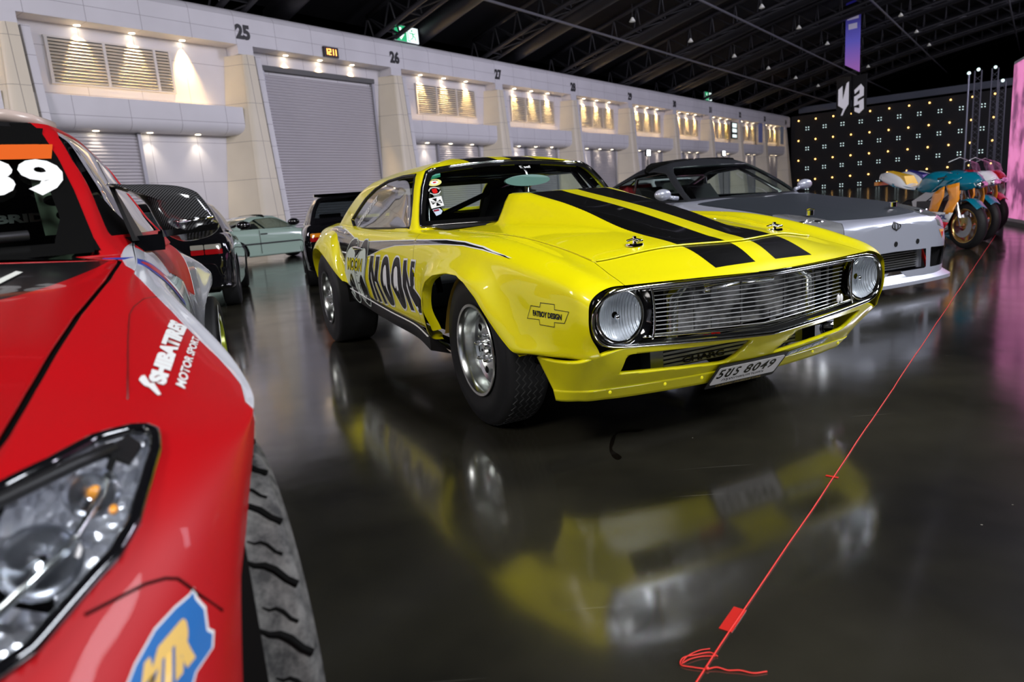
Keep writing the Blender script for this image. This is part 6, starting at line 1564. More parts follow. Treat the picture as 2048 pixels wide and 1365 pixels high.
# race number on the windscreen and tape strips on the bonnet
def wtext2(txt, Q, m, d, bold, name):
    V, F = text_vf(txt, bold); V, F = subdiv(np.array([(v[0], v[1], 0) for v in V]), F, .15); Q = [np.array(q) for q in Q]; P = []
    for v in V:
        b_ = Q[0] * (1 - v[0]) + Q[1] * v[0]; t_ = Q[3] * (1 - v[0]) + Q[2] * v[0]; q = b_ * (1 - v[1]) + t_ * v[1]; P.append(tuple(wf(q[0], q[1], d)))
    return link(name, P, F, m, RED, True)
wtext2('8', [(.39, 1.078), (.492, 1.078), (.472, 1.178), (.37, 1.178)], M_WHITE, .006, .045, 'race_number')
wtext2('9', [(.503, 1.078), (.606, 1.074), (.566, 1.174), (.478, 1.178)], M_WHITE, .006, .045, 'race_number')
bvH2 = bvh_of(bonnet)
for P in ([(-.36, .505), (-.50, .530), (-.51, .517), (-.37, .492)], [(-.30, .455), (-.40, .470), (-.405, .458), (-.30, .442)]):
    V, F = poly_vf(P); decal('white_tape', V, F, lambda u, v: (u, v, 1.5), bvH2, (0, 0, -1), mat('masking_tape', (.62, .64, .60), .6), RED, .003, .03)
# ================================================================ OTHER CARS
def autosec(x, zc, zs, w_, zb, k=1.0):
    return [(x, 0, zc), (x, .45 * w_, zc - .004), (x, .74 * w_, zs + (zc - zs) * .45), (x, .88 * w_, zs), (x, .955 * w_, zs - .055), (x, w_, zs - .17),
            (x, w_ * 1.0, (zs + zb) / 2), (x, w_ * .985, zb + .11), (x, w_ * .95, zb), (x, w_ * .75, zb - .015)]
def wheel_simple(parent, x, y, R, w_, rim, m_rim, sg, spokes=5):
    e = bpy.data.objects.new('wheel', None); COL.objects.link(e); e.parent = parent; e.location = (x, y, R); s = 1 if sg < 0 else -1
    MB().lathe([(r_, h * s) for r_, h in tyre_prof(R, w_, rim, .02)], axis='y', n=48).obj('tyre', M_RUB, e, True)
    MB().lathe([(rim, s * .01), (rim - .01, s * .004), (rim - .02, s * .03), (rim - .03, s * .08), (.06, s * .09)], axis='y', n=40).obj('rim', m_rim, e, True, 30)
    q = MB()
    for k in range(spokes):
        a = 2 * PI * k / spokes; c, d = math.cos(a), math.sin(a); P = []
        for rr_, hw_, dep in ((.03, .03, .03), (rim - .015, .02, .015)):
            P.append([(c * rr_ - d * hw_, s * dep, d * rr_ + c * hw_), (c * rr_ + d * hw_, s * dep, d * rr_ - c * hw_), (c * rr_ + d * hw_, s * (dep + .02), d * rr_ - c * hw_), (c * rr_ - d * hw_, s * (dep + .02), d * rr_ + c * hw_)])
        V, F = grid_vf(np.array(P), close_v=True); q.add(V, F)
    q.lathe([(.001, s * .02), (.04, s * .022), (.042, s * .05)], axis='y', n=16)
    q.obj('spokes', m_rim, e); return e
def gen_car(name, label, loc, rz, secs, rings, ws, sw, rw, arcs, m_body, wheels, m_rim=M_ALU, splits=(), glass=None, m_roof=None, holes=()):
    t = thing(name, label, 'car', loc, rz); glass = glass or M_GLASSD
    AS = [autosec(*s) for s in secs]
    def capsec(S_, dx): zm = sum(p[2] for p in S_) / len(S_); return [(p[0] + dx, 0, zm + (p[2] - zm) * .6) for p in S_]
    G_ = loft(AS, 180, 70); G_ = np.concatenate([loft([capsec(AS[0], .006), [(a[0] + .003, a[1] * .6, a[2]) for a in AS[0]], AS[0]], 14, 70)[:-1], G_, loft([AS[-1], [(a[0] - .003, a[1] * .6, a[2]) for a in AS[-1]], capsec(AS[-1], -.006)], 14, 70)[1:]])
    V, F = grid_vf(G_); V = np.array(V)
    for ax, az, ar in arcs:
        poly = [(ax + ar * math.cos(a), az + ar * math.sin(a)) for a in np.linspace(-.7, PI + .7, 30)]
        V, F = clip(V, F, lambda P: np.where(P[:, 1] > .55, -sdf(P[:, [0, 2]], poly), 1.0))
    x1 = max(r[4][0] if False else r[4] for r in [(0, 0, 0, 0, rings[0][3])]); x0 = rings[0][6]
    V, F = clip(V, F, lambda P: -np.minimum(np.minimum(rings[0][4] - .02 - P[:, 0], P[:, 0] - rings[0][5] - .1), np.minimum(rings[0][1] * .9 - P[:, 1], P[:, 2] - rings[0][0] + .12)))
    for fn in holes: V, F = clip(V, F, lambda P: -fn(P))
    parts = {}
    rest = (V, F)
    for nm, fn, mm in splits:
        a, c = clip(rest[0], rest[1], lambda P: fn(P) - .002); rest = clip(rest[0], rest[1], lambda P: -fn(P) - .002)
        a, c = mirror_vf(a, c); parts[nm] = merge(outward(link(nm, a, c, mm, t, True)))
    a, c = mirror_vf(*rest); body_ = merge(outward(link('body_shell', a, c, m_body, t, True))); parts['body_shell'] = body_
    RR_ = [ring2(*r) for r in rings]
    RR_ = [[(x, y, z + .02 * (1 - min(1, (y / .6) ** 2)) * max(0, (z - 1.0) / .2)) for x, y, z in r] for r in RR_]
    RR_ = RR_[:6]; _b = RR_[-1]; _cx = (min(p[0] for p in _b) + max(p[0] for p in _b)) / 2
    V, F = grid_vf(np.concatenate([loft(RR_, 46, 90)[:-1], loft([_b] + dome(_b, _cx, .02, 7), 28, 90)])); V = np.array(V); hw = lambda z: np.interp(z, [q[0] for q in ws[0]], [q[1] for q in ws[0]])
    f1 = lambda P: np.minimum(np.minimum(hw(P[:, 2]) - P[:, 1], ws[1] - P[:, 2]), np.minimum(P[:, 2] - ws[2], P[:, 0] - ws[3]))
    f2 = lambda P: np.minimum(sdf(P[:, [0, 2]], sw), P[:, 1] - .45)
    f3 = lambda P: np.minimum(np.minimum(hw(P[:, 2]) * .95 - P[:, 1], rw[1] - P[:, 2]), np.minimum(P[:, 2] - rw[0], rw[2] - P[:, 0]))
    a, c = clip(V, F, lambda P: -np.maximum(np.maximum(f1(P), f2(P)), f3(P))); a, c = mirror_vf(a, c); solid(merge(outward(link('roof_and_pillars', a, c, m_roof or m_body, t, True))), .025, -1, M_VOID)
    for nm, fn in (('windscreen', f1), ('rear_window', f3)):
        a, c = clip(V, F, fn); a, c = mirror_vf(a, c); parts[nm] = merge(outward(link(nm, a, c, glass, t, True)))
    a, c = clip(V, F, f2)
    for sg in (-1, 1):
        b_ = a.copy(); b_[:, 1] = (b_[:, 1] - .004) * sg; parts['sw%d' % sg] = outward(link('side_window', b_, c, glass, t, True))
    for x, y, R, w_, rim in wheels:
        for sg in (-1, 1): wheel_simple(t, x, y * sg, R, w_, rim, m_rim, sg)
    for ax, az, ar in arcs:
        for sg in (-1, 1):
            V = []; F = []; n = 14
            for i in range(n + 1):
                aa = PI * i / n; V += [(ax - (ar + .02) * math.cos(aa), sg * (wheels[0][1] - .03), max(.2, az) - .05 + (ar + .02) * math.sin(aa)), (ax - (ar + .02) * math.cos(aa), sg * .5, max(.2, az) - .05 + (ar + .02) * math.sin(aa))]
            for i in range(n): F.append((2 * i, 2 * i + 1, 2 * i + 3, 2 * i + 2))
            F.append(tuple(2 * i + 1 for i in range(n + 1))); link('wheel_well', V, F, M_VOID, t, True, flat_angle=40)
    zb = min(s[4] for s in secs); MB().box(min(s[0] for s in secs) + .35, max(s[0] for s in secs) - .35, -.62, .62, zb + .02, zb + .10).obj('floor_pan', M_VOID, t)
    for y in (-.36, .36):
        q = MB().hexa([(rings[0][4] - 1.05, y - .22, .4), (rings[0][4] - .55, y - .22, .4), (rings[0][4] - .55, y + .22, .4), (rings[0][4] - 1.05, y + .22, .4), (rings[0][4] - 1.25, y - .16, 1.06), (rings[0][4] - 1.12, y - .16, 1.06), (rings[0][4] - 1.12, y + .16, 1.06), (rings[0][4] - 1.25, y + .16, 1.06)])
        q.obj('seat', MATS['black_seat_fabric'], t)
    return t, parts
def cdec(parts_list, name, P, dirn, start, m, parent, off=.003, mx=.05):
    V, F = poly_vf(P); bv = bvh_of(*parts_list); return decal(name, V, F, start, bv, dirn, m, parent, off, mx)

# ---- silver coupe with matte dark bonnet
M_SILV = mat('silver_blue_paint', (.46, .48, .58), .32, .35, coat=.6); M_MATTE = mat('matte_graphite', (.035, .042, .052), .42, .25); M_DROOF = mat('dark_roof_vinyl', (.03, .032, .038), .3, .2)
SX, SY = -1.93, 3.36
ssec = [(.975, .585, .545, .42, .14), (.955, .605, .57, .60, .13), (.90, .635, .60, .76, .12), (.82, .655, .625, .84, .12), (.70, .685, .665, .875, .12), (.45, .735, .72, .90, .14), (.10, .79, .775, .905, .20), (-.35, .855, .83, .905, .20), (-.62, .90, .865, .90, .20), (-1.2, .92, .885, .90, .20), (-2.0, .94, .90, .92, .20), (-2.5, .95, .92, .93, .22), (-2.9, .95, .91, .90, .25), (-3.4, .93, .88, .83, .30)]
srings = [(.87, .77, .80, -.42, -.68, -2.75, -3.05), (.98, .73, .755, -.62, -.82, -2.45, -2.75), (1.08, .685, .705, -.80, -.97, -2.18, -2.40), (1.18, .62, .64, -.98, -1.13, -1.90, -2.10), (1.245, .56, .575, -1.12, -1.26, -1.72, -1.9), (1.28, .46, .46, -1.22, -1.33, -1.6, -1.7), (1.295, .28, .28, -1.32, -1.38, -1.55, -1.6), (1.30, .05, .05, -1.45, -1.46, -1.48, -1.5)]
shood = lambda P: np.minimum(np.minimum(.845 - .06 * (np.abs(P[:, 1]) / .5) ** 2 - P[:, 0] + np.where(np.abs(P[:, 1]) > .5, -.6 * (np.abs(P[:, 1]) - .5), 0), P[:, 0] + .50), np.minimum(.80 - np.abs(P[:, 1]) , np.where(P[:, 2] > .5, 1, -1.)))
SLAMP = [(.975, .60), (.86, .50), (.62, .57), (.44, .66), (.41, .78), (.50, .87), (.70, .885), (.975, .86)]
slamp = lambda P: np.minimum(sdf(P[:, 0:2], SLAMP), P[:, 2] - .485 - .25 * (.80 - P[:, 1]))
sgr1 = lambda P: np.minimum(sdf(P[:, 1:3], [(-.05, .365), (.40, .355), (.41, .19), (-.05, .19)]), P[:, 0] - .7)
sgr2 = lambda P: np.minimum(sdf(P[:, 1:3], [(.47, .36), (.80, .345), (.72, .19), (.47, .19)]), P[:, 0] - .6)
SILV, SP = gen_car('sports_coupe', 'silver coupe with matte grey bonnet parked behind the yellow muscle car', carp(SX, SY, 0), CA, ssec, srings,
    ([(.87, .72), (.98, .70), (1.08, .65), (1.18, .585), (1.25, .50)], 1.238, .905, -1.4), [(-.74, .90), (-1.02, 1.08), (-1.18, 1.18), (-1.40, 1.215), (-1.70, 1.20), (-2.15, 1.06), (-2.40, .93)], (.99, 1.19, -1.7),
    [(0, .30, .36), (-2.55, .31, .36)], M_SILV, [(0, .86, .315, .21, .22), (-2.55, .87, .32, .23, .22)], glass=M_GLASS, m_roof=M_DROOF,
    splits=(('headlamp', slamp, mat('headlamp_lens_grey', (.42, .43, .45), .16, .5, coat=1)), ('hood', shood, M_MATTE)), holes=(sgr1, sgr2))
q = MB()
for k in range(8):
    z = .20 + k * .0205; q.box(.845, .885, -.42, .42, z, z + .010)
q.obj('intercooler_fins', mat('cooler_alloy', (.55, .56, .56), .3, .9), SILV)
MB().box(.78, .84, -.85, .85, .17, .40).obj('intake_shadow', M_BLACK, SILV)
MB().box(.80, .90, .415, .455, .19, .36).box(.80, .90, -.455, -.415, .19, .36).obj('duct_divider', M_SILV, SILV)
MB().hexa([(.74, .56, .20), (.86, .62, .16), (.86, .64, .16), (.74, .58, .20), (.74, .52, .36), (.86, .50, .36), (.86, .52, .36), (.74, .54, .36)]).obj('red_canard', M_REDP, SILV)
sp_ = []
for k_ in (0, 1):
    sp_.append(cr([(.55, .93, .115 - .03 * k_), (.86, .90, .10 - .03 * k_), (.985, .62, .10 - .03 * k_), (1.02, 0, .10 - .03 * k_), (.985, -.62, .10 - .03 * k_), (.86, -.90, .10 - .03 * k_), (.55, -.93, .115 - .03 * k_)], 50))
sp_ = [np.array(sp_[0]) * [.93, .93, 1] + [0, 0, .06], sp_[0], sp_[1], np.array(sp_[1]) * [.9, .9, 1]]
V, F = grid_vf(np.array(sp_)); outward(link('front_splitter', V, F, M_SILV, SILV, True, flat_angle=40))
for y, yy, xx in ((.60, 0, .64), (.74, 0, .60)):
    tl = None
for sg in (-1, 1):
    for xx, yy, rr_ in ((.72, .62, .055), (.62, .73, .05), (.70, .76, .035)):
        MB().lathe([(.001, .012), (rr_ * .6, .010), (rr_, .0), (rr_ * 1.05, -.02)], axis='z', n=20, org=(xx, sg * yy, .672 - .10 * (xx - .60))).obj('lamp_bowl', M_REFL, SILV, True)
for y in (-.58, .45):
    q = MB().lathe([(.001, .75), (.03, .75), (.03, .71)], axis='z', n=16, org=(.62, y, 0)).tube([(.60, y - .02, .755), (.62, y, .765), (.65, y + .02, .755)], .006, 6); q.obj('hood_pin', M_CHROME, SILV, True, 40)
q = MB()
n_ = 24
for rx, ry, r_ in ((.045, .020, .004), (.018, .030, .0035)):
    q.tube([(.862 + .001, rx * math.cos(a), .60 + ry * math.sin(a)) for a in np.linspace(0, 2 * PI, n_ + 1)[:-1]], r_, 6, closed=True)
_bn = bvh_of(SP['body_shell']); q2 = MB()
for rx, ry, r_ in ((.050, .026, .005), (.020, .034, .0045)):
    q2.tube([(_bn.ray_cast(Vector((3, rx * math.cos(a), .572 + ry * math.sin(a))), Vector((-1, 0, 0)))[0] or Vector((.9, 0, .57))) + Vector((.003, 0, 0)) for a in np.linspace(0, 2 * PI, n_ + 1)[:-1]], r_, 6, closed=True)
q2.obj('nose_emblem', M_BLACK, SILV, True)
for y in (0.0, .28):
    hh = _bn.ray_cast(Vector((3, y, .425)), Vector((-1, 0, 0)))[0]; MB().lathe([(.001, .004), (.022, .003), (.024, -.02)], axis='x', n=16, org=tuple(hh)).obj('bumper_vent_hole', M_BLACK, SILV)
V, F = poly_vf([(.60, .50), (.72, .495), (.665, .42)])
decal('triangle_sticker', V, F, lambda u, v: (2, u, v), bvh_of(SP['body_shell']), (-1, 0, 0), mat('sticker_orange', (.8, .35, .1), .4), SILV, .003, .03)
V, F = poly_vf([(.635, .478), (.69, .474), (.665, .43)]); decal('triangle_sticker_mark', V, F, lambda u, v: (2, u, v), bvh_of(SP['body_shell']), (-1, 0, 0), M_REDP, SILV, .005, .03)
for sg in (-1, 1): MB().sphere((-.80, sg * .97, .965), .075, 14, (.8, 1.25, .75)).tube([(-.78, sg * .80, .92), (-.80, sg * .92, .94)], .02, 8).obj('wing_mirror', M_SILV, SILV, True)
q = MB()
for sg in (-1, 1): q.tube([(-.75, sg * .62, .5), (-.85, sg * .64, .92), (-1.30, sg * .50, 1.20), (-1.85, sg * .50, 1.17), (-1.95, sg * .58, .5)], .022, 8); q.tube([(-1.85, sg * .48, 1.16), (-2.6, sg * .5, .8)], .022, 8)
q.tube([(-1.9, -.56, .6), (-1.85, .5, 1.16)], .022, 8).tube([(-1.85, -.5, 1.17), (-1.85, .5, 1.17)], .022, 8)
q.obj('roll_cage', M_ALU, SILV, True)
MB().hexa([(-2.0, -.62, .45), (-1.55, -.62, .45), (-1.55, -.2, .45), (-2.0, -.2, .45), (-2.1, -.58, 1.10), (-1.95, -.58, 1.10), (-1.95, -.24, 1.10), (-2.1, -.24, 1.10)]).obj('red_seat', mat('red_seat_fabric', (.35, .01, .02), .7), SILV)

# ---- two black hatchbacks, tails towards us
M_BLKP = mat('black_paint', (.004, .004, .005), .06, coat=1.0)
def hatch_secs(): return [(.80, .52, .48, .60, .20), (.72, .60, .56, .78, .18), (.50, .68, .66, .84, .18), (0, .74, .73, .845, .20), (-.5, .82, .80, .845, .20), (-1.0, .90, .865, .85, .20), (-1.7, .93, .89, .85, .20), (-2.3, .96, .92, .85, .22), (-2.8, .97, .92, .845, .24), (-3.10, .93, .88, .82, .26), (-3.20, .84, .78, .77, .28), (-3.24, .60, .56, .72, .30)]
def hatch_rings(h=1.34): return [(.90, .76, .78, -.55, -.82, -2.95, -3.10), (1.0, .72, .745, -.72, -.95, -2.88, -3.02), (1.12, .665, .70, -.92, -1.10, -2.75, -2.88), (1.22, .61, .64, -1.10, -1.25, -2.60, -2.72), (1.29, .55, .58, -1.24, -1.36, -2.42, -2.55), (1.325, .44, .45, -1.36, -1.45, -2.2, -2.3), (1.34, .26, .26, -1.5, -1.55, -2.0, -2.05), (1.345, .05, .05, -1.75, -1.76, -1.8, -1.81)]
hsw = [(-.86, .93), (-1.14, 1.12), (-1.30, 1.23), (-1.5, 1.265), (-2.3, 1.25), (-2.55, 1.19), (-2.8, .95)]
hws = ([(.90, .71), (1.0, .68), (1.12, .63), (1.22, .57), (1.29, .50)], 1.275, .925, -1.5)
def black_car(name, label, loc, rz, amber, wing):
    t, P = gen_car(name, label, loc, rz, hatch_secs(), hatch_rings(), hws, hsw, (1.0, 1.25, -2.4), [(0, .29, .35), (-2.57, .30, .35)], M_BLKP, [(0, .835, .30, .195, .20), (-2.57, .835, .30, .195, .20)], m_rim=mat('dark_bronze_rim', (.08, .07, .07), .3, .7), glass=M_GLASSD)
    bv = bvh_of(P['body_shell'])
    for sg in (-1, 1):
        for a, b_, c, d, m_ in ((.40, .54, .735, .79, amber), (.55, .73, .735, .79, amber), (.40, .54, .675, .732, M_TAIL), (.55, .74, .675, .732, M_TAIL)):
            V, F = poly_vf(rrect(min(a * sg, b_ * sg), max(a * sg, b_ * sg), c, d, .01, 3)); decal('tail_lamp', V, F, lambda u, v: (-5, u, v), bv, (1, 0, 0), m_, t, .012, .04)
    MB().box(-3.30, -3.24, -.26, .26, .42, .54).obj('number_plate', mat('plate_dim', (.20, .20, .2), .4), t)
    if wing: 
        q = MB()
        for x0, x1, z, w_ in ((-2.86, -2.62, 1.30, .60),): q.hexa([(x0, -w_, z), (x1, -w_, z + .0), (x1, w_, z), (x0, w_, z), (x0 - .06, -w_, z + .04), (x1, -w_, z + .05), (x1, w_, z + .05), (x0 - .06, w_, z + .04)])
        q.obj('roof_spoiler', M_BLKP, t)
    for sg in (-1, 1): MB().sphere((-.98, sg * .92, .98), .085, 12, (.8, 1.2, .7)).obj('wing_mirror', M_BLKP, t, True)
    edge_tube([(-3.25, y, .52 + .0 * y) for y in np.linspace(-.66, .66, 12)], .008, 'bumper_crease', M_CHROME, t) if False else None
    return t
M_TAIL = mat('tail_red', (.26, .004, .006), .12, coat=1, es=.0); M_TAMB = mat('tail_amber', (.60, .20, .01), .12, coat=1, es=.0); M_TWH = mat('tail_clear', (.22, .21, .18), .12, coat=1)
def tail_place(tx, ty, yaw): # rear centre of the tail in the coupe frame, heading away from us
    c, s = math.cos(PI + yaw), math.sin(PI + yaw); return carp(tx + 3.24 * c, ty + 3.24 * s, 0), CA + PI + yaw
l_, r_ = tail_place(-7.15, .46, -.14); black_car('black_hatchback', 'black hatchback with amber and red tail lamps beside yellow rear fender', l_, r_, M_TAMB, True)
l_, r_ = tail_place(-6.0, -2.24, -.12); black_car('black_hatchback', 'black car with white and red tail lamps behind the red car', l_, r_, M_TWH, False)

# ---- pale mint coupe along the wall
M_MINT = mat('mint_paint', (.34, .46, .39), .22, .0, coat=1)
msec = [(.78, .56, .52, .60, .22), (.70, .63, .60, .78, .18), (.45, .70, .68, .83, .17), (0, .76, .745, .84, .18), (-.5, .84, .82, .845, .18), (-.9, .90, .865, .85, .18), (-1.6, .92, .885, .85, .18), (-2.3, .94, .90, .85, .18), (-2.8, .96, .92, .845, .20), (-3.2, .95, .91, .83, .22), (-3.50, .92, .87, .78, .28), (-3.60, .75, .70, .72, .32)]
mrings = [(.88, .75, .77, -.50, -.80, -2.75, -3.0), (.99, .70, .73, -.72, -.96, -2.50, -2.75), (1.09, .65, .675, -.92, -1.12, -2.28, -2.50), (1.18, .60, .62, -1.08, -1.27, -2.08, -2.27), (1.23, .54, .56, -1.2, -1.37, -1.95, -2.1), (1.255, .44, .44, -1.32, -1.45, -1.85, -1.95), (1.265, .26, .26, -1.45, -1.5, -1.75, -1.8), (1.268, .05, .05, -1.6, -1.61, -1.63, -1.64)]
# front axle is 1.3 m ahead of the cabin centre
cc2 = Vector((-6.60, 18.85, 0)) + CU * 1.45
MINT, MP = gen_car('pale_green_coupe', 'pale mint green two-door coupe parked side-on in front of the shutter', cc2, WA, msec, mrings, ([(.88, .70), (.99, .66), (1.09, .61), (1.18, .55), (1.23, .48)], 1.215, .91, -1.5),
    [(-.84, .90), (-1.14, 1.09), (-1.30, 1.17), (-1.5, 1.20), (-1.95, 1.185), (-2.25, 1.06), (-2.50, .91)], (.98, 1.17, -2.0), [(0, .29, .34), (-2.70, .29, .34)], M_MINT, [(0, .83, .30, .20, .20), (-2.70, .83, .30, .20, .20)], glass=thin_glass('tinted_window_glass', (.55, .62, .58), .10))
MINT.scale = (1, 1, .95)
for sg in (-1, 1):
    MB().box(-3.3, .5, sg * .855 - .012, sg * .855 + .012, .50, .535).obj('rub_strip', M_BLACK, MINT)
    MB().box(-1.98, -1.80, sg * .858 - .015, sg * .858 + .015, .755, .785).obj('door_handle', M_BLACK, MINT)
    MB().box(-2.02, -2.012, sg * .856 - .006, sg * .856 + .006, .25, .88).box(-.70, -.692, sg * .852 - .006, sg * .852 + .006, .25, .86).obj('door_shut_line', M_BLACK, MINT)
    MB().sphere((-.98, sg * .90, .955), .06, 12, (.8, 1.2, .75)).obj('wing_mirror', M_MINT, MINT, True)

# ---- white car far right behind the silver one
wsec = hatch_secs(); l = carp(-8.6, 8.3, 0)
WHC, _p = gen_car('white_hatchback', 'white car just visible over the silver coupe bonnet', l, CA, wsec, hatch_rings(), hws, hsw, (1.0, 1.25, -2.4), [(0, .29, .35), (-2.57, .30, .35)], mat('white_car_paint', (.55, .57, .60), .2, coat=1), [(0, .835, .30, .195, .20), (-2.57, .835, .30, .195, .20)], glass=M_GLASSD)

# ================================================================ MOTORCYCLES
def superbike(label, loc, rz, C_):
    t = thing('racing_motorcycle', label, 'motorcycle', loc, rz)
    m1, m2, m3, m4 = [mat('bike_' + k, v, .25, coat=1) for k, v in C_['cols']]
    mw = mat('bike_white', (.70, .72, .76), .25, coat=1); gold = mat(C_['rim'][0], C_['rim'][1], .25, .9); steel = mat('fork_steel', (.45, .45, .48), .2, .9)
    def whl(x, R, w_, rim):
        e = bpy.data.objects.new('wheel', None); COL.objects.link(e); e.parent = t; e.location = (x, 0, R)
        pr_ = [(rim, -w_ * .42), (R - .045, -w_ * .5), (R - .02, -w_ * .36), (R - .004, -w_ * .16), (R, 0), (R - .004, w_ * .16), (R - .02, w_ * .36), (R - .045, w_ * .5), (rim, w_ * .42)]
        MB().lathe(pr_, axis='y', n=48).obj('tyre', M_RUB, e, True)
        MB().lathe([(rim + .004, -w_ * .43), (rim - .018, -w_ * .38), (rim - .024, 0), (rim - .018, w_ * .38), (rim + .004, w_ * .43)], axis='y', n=48).obj('rim', gold, e, True)
        q = MB()
        for k in range(3):
            a = 2 * PI * k / 3 + .5; q.tube([(0, 0, 0), ((rim - .02) * math.cos(a), 0, (rim - .02) * math.sin(a))], [.035, .018], 8)
        q.lathe([(.001, -.05), (.035, -.05), (.035, .05), (.001, .05)], axis='y', n=16); q.obj('spokes', gold, e, True, 40)
        q = MB()
        for y in ((-.065, .065) if x > -.5 else (-.07,)): q.lathe([(.06, y - .003), (.145, y - .003), (.145, y + .003), (.06, y + .003), (.06, y - .003)], axis='y', n=32)
        q.obj('brake_disc', steel, e); return e
    whl(0, .295, .12, .21); whl(-1.40, .305, .17, .21)
    q = MB()
    for y in (-.085, .085): q.tube([(.0, y, .295), (-.10, y, .60), (-.23, y, .93)], [.028, .026, .024], 10)
    q.obj('front_fork', steel, t, True)
    MB().box(-.06, .03, -.11, -.06, .30, .40).box(-.06, .03, .06, .11, .30, .40).obj('brake_caliper', gold, t)
    V, F = grid_vf(loft([[(.22, -.07, .50), (.22, 0, .53), (.22, .07, .50)], [(.05, -.085, .62), (.05, 0, .635), (.05, .085, .62)], [(-.17, -.08, .58), (-.17, 0, .60), (-.17, .08, .58)]], 16, 10)); solid(link('front_mudguard', V, F, m1, t, True), .006)
    # tank
    S_ = []
    for x, w_, z0, z1 in ((-.30, .09, .80, .90), (-.38, .15, .74, .97), (-.52, .165, .72, 1.0), (-.68, .14, .72, .96), (-.80, .10, .74, .86)):
        S_.append([(x, -.03, z0), (x, w_ * -.8, z0 + .01), (x, -w_, (z0 + z1) / 2), (x, -w_ * .75, z1 - .03), (x, 0, z1), (x, w_ * .75, z1 - .03), (x, w_, (z0 + z1) / 2), (x, w_ * .8, z0 + .01), (x, .03, z0)])
    V, F = grid_vf(loft(S_, 26, 36)); outward(link('fuel_tank', V, F, m1, t, True))
    # seat and tail
    S_ = []
    for x, w_, z0, z1 in ((-.82, .10, .76, .83), (-1.0, .12, .78, .84), (-1.2, .12, .82, .96), (-1.45, .10, .88, 1.03), (-1.66, .05, .94, 1.02)):
        S_.append([(x, -.01, z0), (x, -w_, z0 + .01), (x, -w_ * 1.0, (z0 + z1) / 2), (x, -w_ * .6, z1), (x, 0, z1 + .01), (x, w_ * .6, z1), (x, w_, (z0 + z1) / 2), (x, w_, z0 + .01), (x, .01, z0)])
    V, F = grid_vf(loft(S_, 30, 30)); V = np.array(V); tail = outward(link('tail_cowl', V, F, mw if C_['tailw'] else m1, t, True))
    for sg in (-1, 1):
        MB().add([(-.85, sg * .105, .765), (-1.25, sg * .126, .83), (-1.60, sg * .075, .935), (-1.62, sg * .06, .99), (-1.25, sg * .13, .875), (-.85, sg * .108, .795)], [(0, 1, 2, 3, 4, 5)]).obj('tail_stripe', m1, t)
    MB().hexa([(-1.08, -.08, .845), (-1.02, -.09, .85), (-1.02, .09, .85), (-1.08, .08, .845), (-1.50, -.05, 1.055), (-1.10, -.075, .97), (-1.10, .075, .97), (-1.50, .05, 1.055)]).obj('seat_pad', m4, t)
    MB().box(-1.72, -1.64, -.09, .09, .86, .91).obj('tail_lamp', M_TAMB, t)
    # frame spar, swingarm, engine
    for sg in (-1, 1):
        MB().hexa([(-.26, sg * .09, .80), (-.26, sg * .12, .80), (-.80, sg * .14, .50), (-.80, sg * .11, .50), (-.24, sg * .09, .90), (-.24, sg * .12, .90), (-.84, sg * .14, .62), (-.84, sg * .11, .62)]).obj('frame_spar', mat('frame_alloy', (.6, .6, .63), .3, .6), t)
    q = MB(); 
    for y in (-.09, .09): q.tube([(-.80, y, .48), (-1.40, y, .305)], .03, 8)
    q.obj('swingarm', mat('frame_alloy', (.6, .6, .63), .3, .6), t, True)
    q = MB().box(-.72, -.32, -.16, .16, .30, .62); q.lathe([(.001, -.20), (.10, -.20), (.10, .20), (.001, .20)], axis='y', n=20, org=(-.6, 0, .40)); q.obj('engine', mat('engine_grey', (.06, .06, .065), .4, .6), t, True, 40)
    MB().tube([(-.30, .05, .50), (-.22, .06, .30), (-.5, .08, .20), (-1.0, .14, .28), (-1.45, .17, .50)], [.03, .03, .03, .045, .05], 10).obj('exhaust', steel, t, True)
    # fairing: side panels with coloured bands
    for sg in (-1, 1):
        def side(u, v, sg=sg): return (u, sg * (.19 + .025 * math.sin((v - .2) * 5) - .25 * max(0, u + .10)), v)
        bands = [([(.04, .90), (-.20, .92), (-.42, .72), (-.24, .79), (-.04, .83)], m1), ([(-.18, .81), (-.36, .72), (-.42, .48), (-.27, .46), (-.17, .68)], m2), ([(.02, .84), (-.16, .81), (-.07, .66), (-.17, .45), (-.03, .46), (.05, .64)], m2),
                 ([(-.02, .47), (-.42, .49), (-.45, .38), (-.08, .35)], mw), ([(-.08, .35), (-.45, .38), (-.47, .22), (-.22, .18)], m3), ([(-.22, .18), (-.47, .22), (-.48, .16), (-.30, .12)], mw), ([(-.30, .12), (-.48, .16), (-.62, .14), (-.42, .06)], m1)]
        for P, m_ in bands:
            V, F = poly_vf(P); V, F = subdiv(V, F, .08); o_ = link('fairing_panel', [side(v[0], v[1]) for v in V], F, m_, t, True); solid(o_, .006, 0)
        if C_['txt']:
            V, F = text_vf(C_['txt'], .05); s2 = 1 if sg > 0 else -1
            link('fairing_lettering', [(-.245 + (v[0] - .5) * .30 * (1 if sg < 0 else -1), sg * (.224), .39 + .060 * v[1]) for v in V], F, mat('deep_blue_print', (.02, .04, .2), .4), t)
    S_ = []
    for x, w_, z0, z1 in ((.20, .02, .80, .84), (.15, .09, .76, .90), (.02, .145, .74, .97), (-.12, .165, .78, 1.01), (-.24, .16, .86, 1.0)):
        S_.append([(x, -w_ * .7, z0), (x, -w_, z0 + .06), (x, -w_ * .95, (z0 + z1) / 2), (x, -w_ * .6, z1 - .02), (x, 0, z1), (x, w_ * .6, z1 - .02), (x, w_ * .95, (z0 + z1) / 2), (x, w_, z0 + .06), (x, w_ * .7, z0)])
